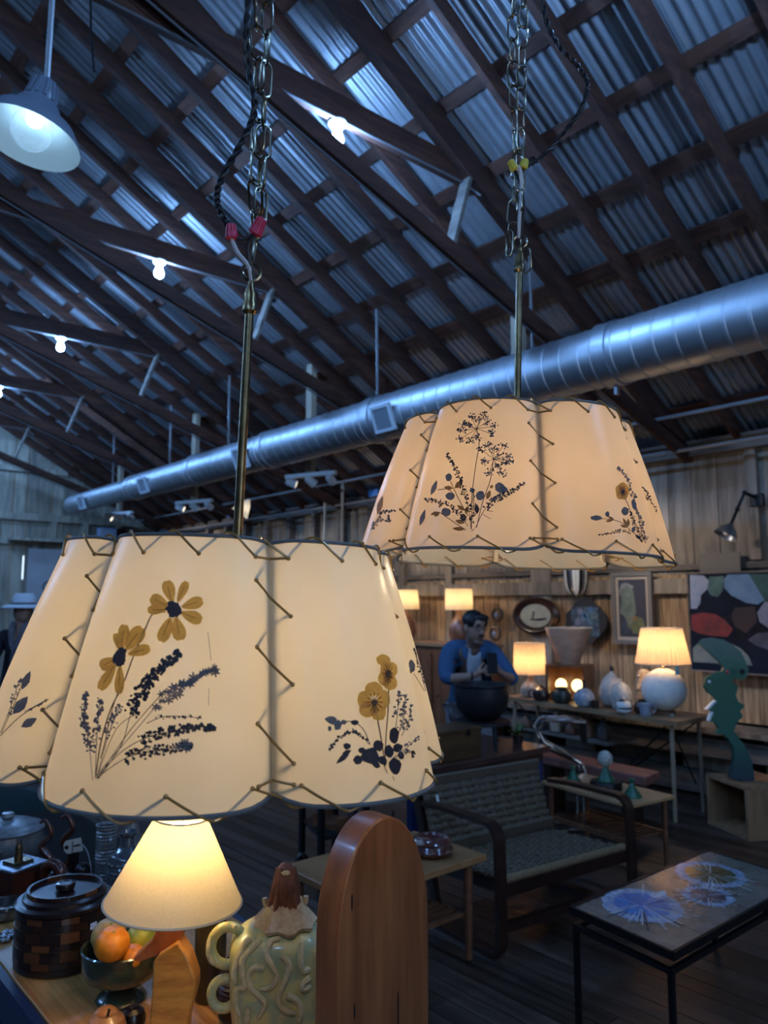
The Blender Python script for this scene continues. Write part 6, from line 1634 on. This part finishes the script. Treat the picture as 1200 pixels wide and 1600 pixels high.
# two ring ornaments
for k, (px, py) in enumerate(((780, 961), (777, 990))):
    c = wallbox(px, py); t = thing('ring_ornament', ['upper one of two dark ring ornaments hung left of the oval frame', 'lower one of two dark ring ornaments hung left of the oval frame'][k], 'ornament', c, 'ring ornaments on the wall')
    G().tube([c + V((-.03, .064 * math.cos(a * .2618), .064 * math.sin(a * .2618))) for a in range(24)], .015, 8, closed=True).build('ring', M('dark bronze', (.10, .085, .075), .35, .7) if 'dark bronze' not in MATS else MATS['dark bronze'], t)
    G().ell(c + V((-.035, .01, .0)), (.02, .03, .03), 14, 8).build('hub', MATS['paint lilac'], t)
    G().tube([c + V((-.02, 0, .08)), c + V((-.02, 0, .13))], .004, 6).build('hook', black_m, t)
# black swing-arm wall lamp
b0 = wallbox(1185, 782)
t = thing('swing_wall_lamp', 'black swing-arm wall lamp with a grey dome above the large painting', 'wall lamp', b0)
G().box(b0 + V((-.02, 0, 0)), (.04, .11, .1)).build('wall_plate', black_m, t, bevel=.006)
e1 = onX(1163, 770, WXF - .12); e2 = onX(1141, 822, WXF - .22)
G().tube([b0 + V((-.03, 0, .02)), e1], .014, 8).build('arm', black_m, t); G().tube([e1, e2], .012, 8).build('arm', black_m, t)
for q in (e1, (e1 + e2) / 2, e2): G().ell(q, (.02, .02, .02), 10, 8).build('joint', black_m, t)
dd2 = (V((-.35, .3, -.8))).normalized(); Rq = dd2.to_track_quat('Z', 'Y').to_matrix()
G().shell([(.018, -.02), (.03, 0), (.066, .03), (.085, .075), (.088, .09)], e2, 28, Rq).build('dome', M('grey dome', (.28, .29, .31), .3, .6), t, fix=False)
G().ell(e2 + dd2 * .055, (.03, .03, .03), 12, 8).build('bulb', porc_m, t)
# darker patch board above the painting, small sill things
q = wallbox(1125, 880)
o = G().box((WXF - .004, q.y, q.z + .005), (.012, .34, .16)).build('grey_plaque', M('grey plaque', (.16, .145, .125), .8)); tag(o, 'plain grey board panel fixed to the wall above the large painting', 'panel')

# ------------------------------------------------------------------ low cupboard with two drum lamps behind the man
t = thing('wall_cupboard', 'brown wooden cupboard against the wall behind the man', 'cupboard', (6.0, 6.2, 0))
G().box((6.0, 6.2, .55), (.42, 1.7, 1.1)).build('carcass', cubw, t); G().box((5.99, 6.2, 1.115), (.46, 1.76, .03)).build('top', topw_m, t)
for y_ in (5.65, 6.2, 6.75):
    d_ = G().box((5.782, y_, .55), (.02, .5, .95)).build('door', cubw, t); G().ell((5.765, y_ + .2, .6), (.015, .015, .015), 10, 6).build('knob', brass_m, d_)
drum_m = SHADE('cream drum', (.72, .64, .50), (.82, .66, .42), .5, .8, 60, .12)
copper_m = M('copper glaze', (.28, .12, .06), .3, c2=(.14, .05, .03), scale=(12, 12, 12), coat=.4)
for k, (px, lab) in enumerate(((717, 'cream drum lamp on a copper brown foot above the man'), (634, 'cream lamp shade peeking out right of the near pendant lamp'))):
    zb = 1.13; q = onX(px, 940, 5.95); c = V((5.95, q.y, zb))
    t = thing('drum_lamp', lab, 'lamp', c, 'drum lamps on the wall cupboard')
    G().lathe([(.06, 0), (.09, .02), (.115, .1), (.1, .2), (.05, .28), (.025, .32), (.022, .36)], c, 28).build('foot_vase', copper_m, t)
    G().lathe([(.01, .35), (.01, .5)], c, 10).build('stem', brass_m, t)
    r0, r1 = (.148, .142) if k == 0 else (.155, .135)
    G().shell([(r0, .355), (r0, .385), (r1, .575)], c, 40).build('drum_shade', drum_m, t, fix=False)
    for r, z in ((r0, .355), (r0 + .001, .385), (r1, .575)): G().tube(ring(c, r, z, 0, Matrix.Identity(3), 40), .003, 6, closed=True).build('shade_band', trim_m, t)
    G().ell(c + V((0, 0, .47)), (.03, .03, .04), 14, 10).build('bulb', EM('drum lamp bulb %d' % k, (1, .74, .46), 65), t)
c = V((5.9, 5.5, 1.13)); c = V((5.92, 5.52, 1.13))
pot('orange_vase', 'small orange red vase right of the man', 'vase', V((5.9, 5.47, 1.13)), [(.04, 0), (.06, .02), (.065, .06), (.04, .1), (.03, .12), (.001, .12)], M('orange clay', (.42, .13, .05), .5), 24)

# far left: canvas with rings, boxes on the girt
c = onY(80, 915, 13.85)
t = thing('ring_canvas', 'pale grey canvas with dark linked rings on the far gable wall', 'artwork', c)
G().box((c.x + .35, 13.86, c.z), (1.5, .04, 1.25)).build('canvas', M('grey canvas', (.44, .44, .44), .8, c2=(.38, .38, .39), scale=(4, 4, 4)), t)
for k, (px, py) in enumerate(((75, 917), (88, 926), (72, 938), (90, 945), (100, 932))):
    q = onY(px, py, 13.83); G().tube([q + V((.085 * math.cos(a * .393), 0, .09 * math.sin(a * .393))) for a in range(16)], .013, 6, closed=True).build('painted_ring', M('ring grey', (.12, .12, .14), .6) if 'ring grey' not in MATS else MATS['ring grey'], t)
for k, (px, w_, m, lab) in enumerate(((166, .3, bluesign_m, 'blue white box on the far gable shelf'), (184, .16, black_m, 'black box beside the blue box on the far gable shelf'), (212, .34, teak_m, 'brown crate on the far gable shelf'))):
    q = onY(px, 843, 13.8); hh = .24
    t = thing('shelf_box', lab, 'box', (q.x, 13.78, 2.648), 'boxes on the far gable shelf')
    G().box((q.x, 13.78, 2.648 + hh / 2), (w_, .2, hh)).build('box_body', m if k else M('pale blue box', (.22, .32, .5), .5, c2=(.4, .42, .46), scale=(6, 6, 6)), t, bevel=.004); G().box((q.x, 13.78, 2.648 + hh + .006), (w_ + .01, .21, .012)).build('box_lid', m, t)
G().box((4.9, 13.8, 2.625), (2.6, .3, .045)).build('shelf_board', gboard_m, wallf)
# ------------------------------------------------------------------ people
def skin(name, verts, edges, mat, parent, root=0, sub=2):
    me = bpy.data.meshes.new(name); o = ORG[parent]
    me.from_pydata([V(v[0]) - o for v in verts], edges, []); me.update()
    ob = bpy.data.objects.new(name, me); col.objects.link(ob); ob.parent = parent; ob.location = (0, 0, 0); ORG[ob] = o
    md = ob.modifiers.new('skin', 'SKIN'); md.use_smooth_shade = True; md.branch_smoothing = .6
    sv = me.skin_vertices[0].data
    for i, v in enumerate(verts):
        r = v[1]; sv[i].radius = r if isinstance(r, tuple) else (r, r); sv[i].use_root = (i == root)
    s = ob.modifiers.new('sub', 'SUBSURF'); s.levels = sub; s.render_levels = sub
    me.materials.append(mat); return ob
skin_m = M('skin', (.34, .19, .135), .55)
hairb_m = M('black hair', (.012, .010, .010), .5)
denim_m = M('blue shirt', (.045, .11, .22), .85, c2=(.033, .085, .18), scale=(60, 60, 60))
tee_m = M('white tee', (.34, .34, .37), .85)
pants_m = M('grey trousers', (.22, .21, .22), .85)

PB = dep(735, 1010, 5.75); PB = V((PB.x, PB.y, 0)) + V((.12, .10, 0))
t = thing('person', 'man in an open blue shirt and glasses looking down at a phone', 'person', PB)
def Pm(a, b, z): return PB + RT * a + TC * b + V((0, 0, z))
# body: pelvis root, spine, head, arms with hands, legs
vb = []; eb = []
def add(p, r, link=None):
    vb.append((p, r)); i = len(vb) - 1
    if link is not None: eb.append((link, i))
    return i
pel = add(Pm(.0, -.16, .80), (.15, .11))
sp1 = add(Pm(.0, -.12, .95), (.11, .08), pel); sp2 = add(Pm(-.005, -.03, 1.10), (.11, .08), sp1); ch = add(Pm(-.01, .03, 1.19), (.09, .065), sp2)
nk = add(Pm(0, .075, 1.245), .055, ch); nk2 = add(Pm(.005, .10, 1.28), .052, nk)
hd0 = add(Pm(.012, .125, 1.325), (.068, .075), nk2); hd1 = add(Pm(.012, .125, 1.385), (.078, .088), hd0); hd2 = add(Pm(.005, .115, 1.43), (.066, .075), hd1)
hands = {}
for s, sh, el, wr in ((-1, (-.19, .0, 1.20), (-.215, .13, .985), (-.03, .30, 1.025)), (1, (.165, .0, 1.19), (.285, .15, .985), (.205, .30, 1.035))):
    a = add(Pm(*sh), .046, ch); mid = add(Pm((sh[0] + el[0]) / 2, (sh[1] + el[1]) / 2, (sh[2] + el[2]) / 2), .044, a); e = add(Pm(*el), .04, mid)
    f = add(Pm(el[0] * .6 + wr[0] * .4, el[1] * .6 + wr[1] * .4, el[2] * .6 + wr[2] * .4), .041, e); w = add(Pm(*wr), (.028, .022), f)
    tgt = (.095, .345, 1.09)
    k1 = tuple(wr[i] + (tgt[i] - wr[i]) * .35 for i in range(3)); pa = add(Pm(*k1), (.036, .02), w)
    k2 = tuple(wr[i] + (tgt[i] - wr[i]) * .68 for i in range(3)); kn = add(Pm(*k2), (.038, .018), pa)
    hands[s] = k2
    for q, (du, dl) in enumerate(((.034, .060), (.012, .070), (-.012, .064), (-.034, .050))):
        b0 = add(Pm(k2[0] - s * .012, k2[1] + .012, k2[2] + du), .0095, kn); b1 = add(Pm(k2[0] - s * (.012 + dl * .5), k2[1] + .032, k2[2] + du * 1.05 + .008), .009, b0); add(Pm(k2[0] - s * (.012 + dl * .75), k2[1] + .018, k2[2] + du * 1.05 + .012), .008, b1)
    t0 = add(Pm(k1[0] - s * .01, k1[1] - .016, k1[2] + .04), .012, pa); add(Pm(k1[0] - s * .045, k1[1] - .01, k1[2] + .075), .009, t0)
for s in (-1, 1):
    h = add(Pm(s * .09, -.15, .74), .10, pel); kn = add(Pm(s * .11, -.06, .42), .068, h); an = add(Pm(s * .11, -.16, .09), .045, kn); add(Pm(s * .13, -.04, .035), (.045, .035), an)
skin('body', vb, eb, skin_m, t)
# head details
hc = Pm(.01, .125, 1.37)
fd = (TC * .86 + RT * .50 + V((0, 0, -.14))).normalized(); fr_ = V((0, 0, 1)).cross(fd).normalized()
if fr_.dot(RT) < 0: fr_ = -fr_
fu = fd.cross(fr_); fu = fu if fu.z > 0 else -fu
RH = Matrix((fr_, fd, fu)).transposed()
def H(x, y, z): return hc + RH @ V((x, y, z))
G().ell(H(0, .01, -.005), (.074, .088, .115), 24, 18, RH).build('face', skin_m, t)
G().ell(H(0, -.018, .058), (.083, .094, .072), 24, 14, RH).build('hair', hairb_m, t)
for s in (-1, 1): G().ell(H(s * .06, .03, .055), (.028, .04, .05), 12, 8, RH).build('hair_side', hairb_m, t)
G().ell(H(.02, .065, .085), (.055, .035, .026), 14, 8, RH).build('fringe', hairb_m, t)
G().add([H(-.012, .09, .02), H(.012, .09, .02), H(.018, .094, -.03), H(-.018, .094, -.03), H(0, .118, -.026)], [(0, 1, 4), (1, 2, 4), (2, 3, 4), (3, 0, 4)]).build('nose', skin_m, t)
for s in (-1, 1):
    G().ell(H(s * .077, -.005, -.005), (.012, .02, .032), 12, 8, RH).build('ear', skin_m, t)
    G().ell(H(s * .03, .086, .015), (.012, .008, .007), 10, 6, RH).build('eye', black_m, t)
    G().tube([H(s * .012, .094, .034), H(s * .03, .096, .04), H(s * .05, .085, .034)], .0045, 6).build('eyebrow', hairb_m, t)
    G().tube([H(s * .032 + .022 * math.cos(a * .524), .099 - abs(s * .032 + .022 * math.cos(a * .524)) * .2, .012 + .019 * math.sin(a * .524)) for a in range(12)], .0026, 6, closed=True).build('glasses_rim', black_m, t)
    G().tube([H(s * .055, .088, .018), H(s * .078, .0, .015)], .0022, 6).build('glasses_arm', black_m, t)
G().tube([H(-.01, .099, .016), H(.01, .099, .016)], .0024, 6).build('glasses_bridge', black_m, t)
G().ell(H(0, .094, -.048), (.03, .012, .008), 12, 6, RH).build('moustache', hairb_m, t)
G().ell(H(0, .09, -.066), (.022, .01, .006), 12, 6, RH).build('mouth', M('lips', (.22, .09, .07), .5), t)
G().ell(H(0, .065, -.1), (.045, .035, .02), 12, 8, RH).build('beard_shadow', M('beard shade', (.16, .09, .07), .7), t)
# clothing
vt_ = [(Pm(.0, -.17, .62), (.20, .15)), (Pm(.0, -.15, .80), (.185, .14)), (Pm(.0, -.11, .95), (.17, .13)), (Pm(-.005, -.03, 1.10), (.185, .135)), (Pm(-.01, .02, 1.18), (.15, .125)),
       (Pm(-.175, -.0, 1.195), .088), (Pm(-.205, .065, 1.09), .066), (Pm(-.21, .14, .985), .056), (Pm(-.13, .20, .995), .05),
       (Pm(.155, -.0, 1.185), .088), (Pm(.225, .08, 1.085), .066), (Pm(.285, .16, .985), .056), (Pm(.26, .215, 1.0), .05), (Pm(-.095, .005, 1.195), (.085, .115)), (Pm(.08, .005, 1.19), (.085, .115))]
skin('shirt', vt_, [(0, 1), (1, 2), (2, 3), (3, 4), (4, 13), (13, 5), (5, 6), (6, 7), (7, 8), (4, 14), (14, 9), (9, 10), (10, 11), (11, 12)], denim_m, t)
G().prism([(-.06, .70), (.05, .70), (.045, .95), (.05, 1.12), (.05, 1.20), (.015, 1.165), (-.02, 1.165), (-.045, 1.20), (-.055, 1.12), (-.055, .95)], PB + TC * .075, RT, (V((0, 0, 1)) + TC * .06), .06).build('tee_shirt', tee_m, t, bevel=.02)
for s in (-1, 1):
    G().prism([(s * .05, 1.235), (s * .10, 1.22), (s * .07, 1.13), (s * .035, 1.17)][::s], PB + TC * .13, RT, V((0, 0, 1)), .02).build('collar', denim_m, t, bevel=.004)
g = G().tube([Pm(-.03, .17, 1.22), Pm(-.035, .19, 1.1), Pm(-.02, .17, .95)], .008, 6); g.build('strap', tee_m, t)
vl = [(Pm(0, -.16, .80), (.155, .12)), (Pm(-.09, -.15, .72), .115), (Pm(-.11, -.055, .42), .085), (Pm(-.11, -.155, .10), .068), (Pm(.09, -.15, .72), .115), (Pm(.11, -.055, .42), .085), (Pm(.11, -.155, .10), .068)]
skin('trousers', vl, [(0, 1), (1, 2), (2, 3), (0, 4), (4, 5), (5, 6)], pants_m, t)
for s in (-1, 1): G().ell(Pm(s * .12, -.10, .035), (.05, .12, .035), 14, 8, Matrix((RT, TC, V((0, 0, 1)))).transposed()).build('shoe', black_m, t)
G().tube([Pm(-.035, .295, 1.022) + V((0, 0, .033 * math.cos(a * .524))) + TC * (.028 * math.sin(a * .524)) for a in range(12)], .006, 6, closed=True).build('wristwatch', black_m, t)
ph = Pm(.105, .375, 1.125)
t2 = thing('phone', 'black phone held in both hands by the man', 'phone', ph)
Rph = Matrix((RT, (TC + V((0, 0, .35))).normalized(), RT.cross((TC + V((0, 0, .35))).normalized()))).transposed()
G().box(ph, (.075, .010, .15), Rph).build('phone_case', dark_m, t2, bevel=.004); G().box(ph - (TC + V((0, 0, .35))).normalized() * .0054, (.067, .0012, .138), Rph).build('screen', M('dark screen', (.02, .025, .03), .1), t2)

# visitor in a white hat at the far left
PW = dep(38, 960, 7.2); PW = V((PW.x, PW.y, 0))
t = thing('person', 'visitor in a white brimmed hat, dark coat and scarf at far left', 'person', PW)
def Pw(a, b, z): return PW + RT * a + TC * b + V((0, 0, z))
coat_m = M('black coat', (.010, .010, .014), .8); felt_m = M('white felt', (.55, .58, .62), .8); scarf_m = M('grey scarf', (.16, .14, .15), .85, c2=(.08, .07, .08), scale=(20, 20, 20))
vb = []; eb = []
pel = add(Pw(0, 0, .86), (.15, .11)); s1 = add(Pw(0, 0, 1.05), (.14, .1), pel); ch = add(Pw(0, .0, 1.25), (.15, .1), s1); nk = add(Pw(0, .02, 1.36), .055, ch); h0 = add(Pw(0, .03, 1.44), (.068, .075), nk); add(Pw(0, .02, 1.54), (.07, .08), h0)
for s, el, wr in ((-1, (-.25, .08, 1.03), (-.15, .25, 1.18)), (1, (.25, .04, 1.0), (.24, .18, .86))):
    a = add(Pw(s * .17, 0, 1.29), .06, ch); e = add(Pw(*el), .045, a); w = add(Pw(*wr), .03, e); k = add(Pw(wr[0] + .0, wr[1] + .06, wr[2] + .01), (.035, .02), w)
    for q in range(4): f = add(Pw(wr[0] + (q - 1.5) * .018, wr[1] + .10, wr[2] + .015), .009, k); add(Pw(wr[0] + (q - 1.5) * .018, wr[1] + .125, wr[2] - .012), .008, f)
    add(Pw(wr[0] + .045, wr[1] + .07, wr[2] + .02), .010, k)
for s in (-1, 1):
    h = add(Pw(s * .09, 0, .8), .09, pel); kn = add(Pw(s * .1, .02, .45), .065, h); an = add(Pw(s * .1, -.02, .08), .045, kn); add(Pw(s * .11, .1, .035), (.04, .03), an)
skin('body', vb, eb, skin_m, t)
G().ell(Pw(0.01, .045, 1.47), (.07, .085, .105), 20, 14).build('face', skin_m, t); G().ell(Pw(-.02, -.02, 1.48), (.085, .09, .12), 18, 12).build('hair', hairb_m, t)
G().add([Pw(.0, .125, 1.49), Pw(.02, .12, 1.45), Pw(-.012, .12, 1.45), Pw(.006, .145, 1.452)], [(0, 1, 3), (1, 2, 3), (2, 0, 3)]).build('nose', skin_m, t)
for s in (-1, 1): G().ell(Pw(.01 + s * .03, .12, 1.49), (.01, .01, .006), 8, 6).build('eye', black_m, t)
G().ell(Pw(.008, .122, 1.42), (.02, .01, .006), 8, 6).build('mouth', MATS['lips'], t)
hat = thing('hat', 'white wide brimmed felt hat worn by the visitor at far left', 'hat', Pw(0, .02, 1.52))
G().lathe([(.102, 0), (.15, -.008), (.195, -.022), (.197, -.012), (.15, .006), (.104, .01), (.1, .03), (.094, .09), (.075, .115), (.04, .112), (.001, .105)], Pw(0, .02, 1.53), 36).build('hat_body', felt_m, hat)
G().lathe([(.1055, .008), (.104, .03), (.1, .03), (.1, .008)], Pw(0, .02, 1.53), 36).build('hat_band', scarf_m, hat)
vc = [(Pw(0, -.01, .55), (.22, .16)), (Pw(0, 0, .86), (.2, .15)), (Pw(0, 0, 1.05), (.185, .14)), (Pw(0, 0, 1.24), (.19, .13)), (Pw(-.17, 0, 1.28), .08), (Pw(-.25, .08, 1.03), .065), (Pw(-.165, .225, 1.165), .05), (Pw(.17, 0, 1.28), .08), (Pw(.25, .04, 1.0), .065), (Pw(.242, .15, .89), .05)]
skin('coat', vc, [(0, 1), (1, 2), (2, 3), (3, 4), (4, 5), (5, 6), (3, 7), (7, 8), (8, 9)], coat_m, t)
for s in (-1, 1): G().tube(spline([Pw(s * .06, .06, 1.37), Pw(s * .05, .13, 1.27), Pw(s * .015 - .01, .155, 1.16), Pw(s * -.03, .15, 1.02)], 5), [.03] * 6 + [.022] * 5 + [.018] * 5, 8).build('scarf', scarf_m, t)
vl = [(Pw(0, 0, .82), (.14, .11)), (Pw(-.09, 0, .76), .1), (Pw(-.1, .02, .45), .08), (Pw(-.1, -.02, .1), .06), (Pw(.09, 0, .76), .1), (Pw(.1, .02, .45), .08), (Pw(.1, -.02, .1), .06)]
skin('trousers', vl, [(0, 1), (1, 2), (2, 3), (0, 4), (4, 5), (5, 6)], coat_m, t)
bag = thing('cloth_bag', 'pale cloth bag held at the visitor\'s side', 'bag', Pw(.12, .2, .84))
G().prism([(-.07, 0), (.07, 0), (.08, .17), (.04, .22), (-.05, .21), (-.075, .16)], Pw(.13, .2, .98), RT, V((0, 0, 1)), .05).build('bag_body', tee_m, bag, bevel=.015)
G().tube(arc(Pw(.13, .175, 1.18), .05, 0, 180, 8, RT, V((0, 0, 1))), .006, 6).build('bag_handle', tee_m, bag)
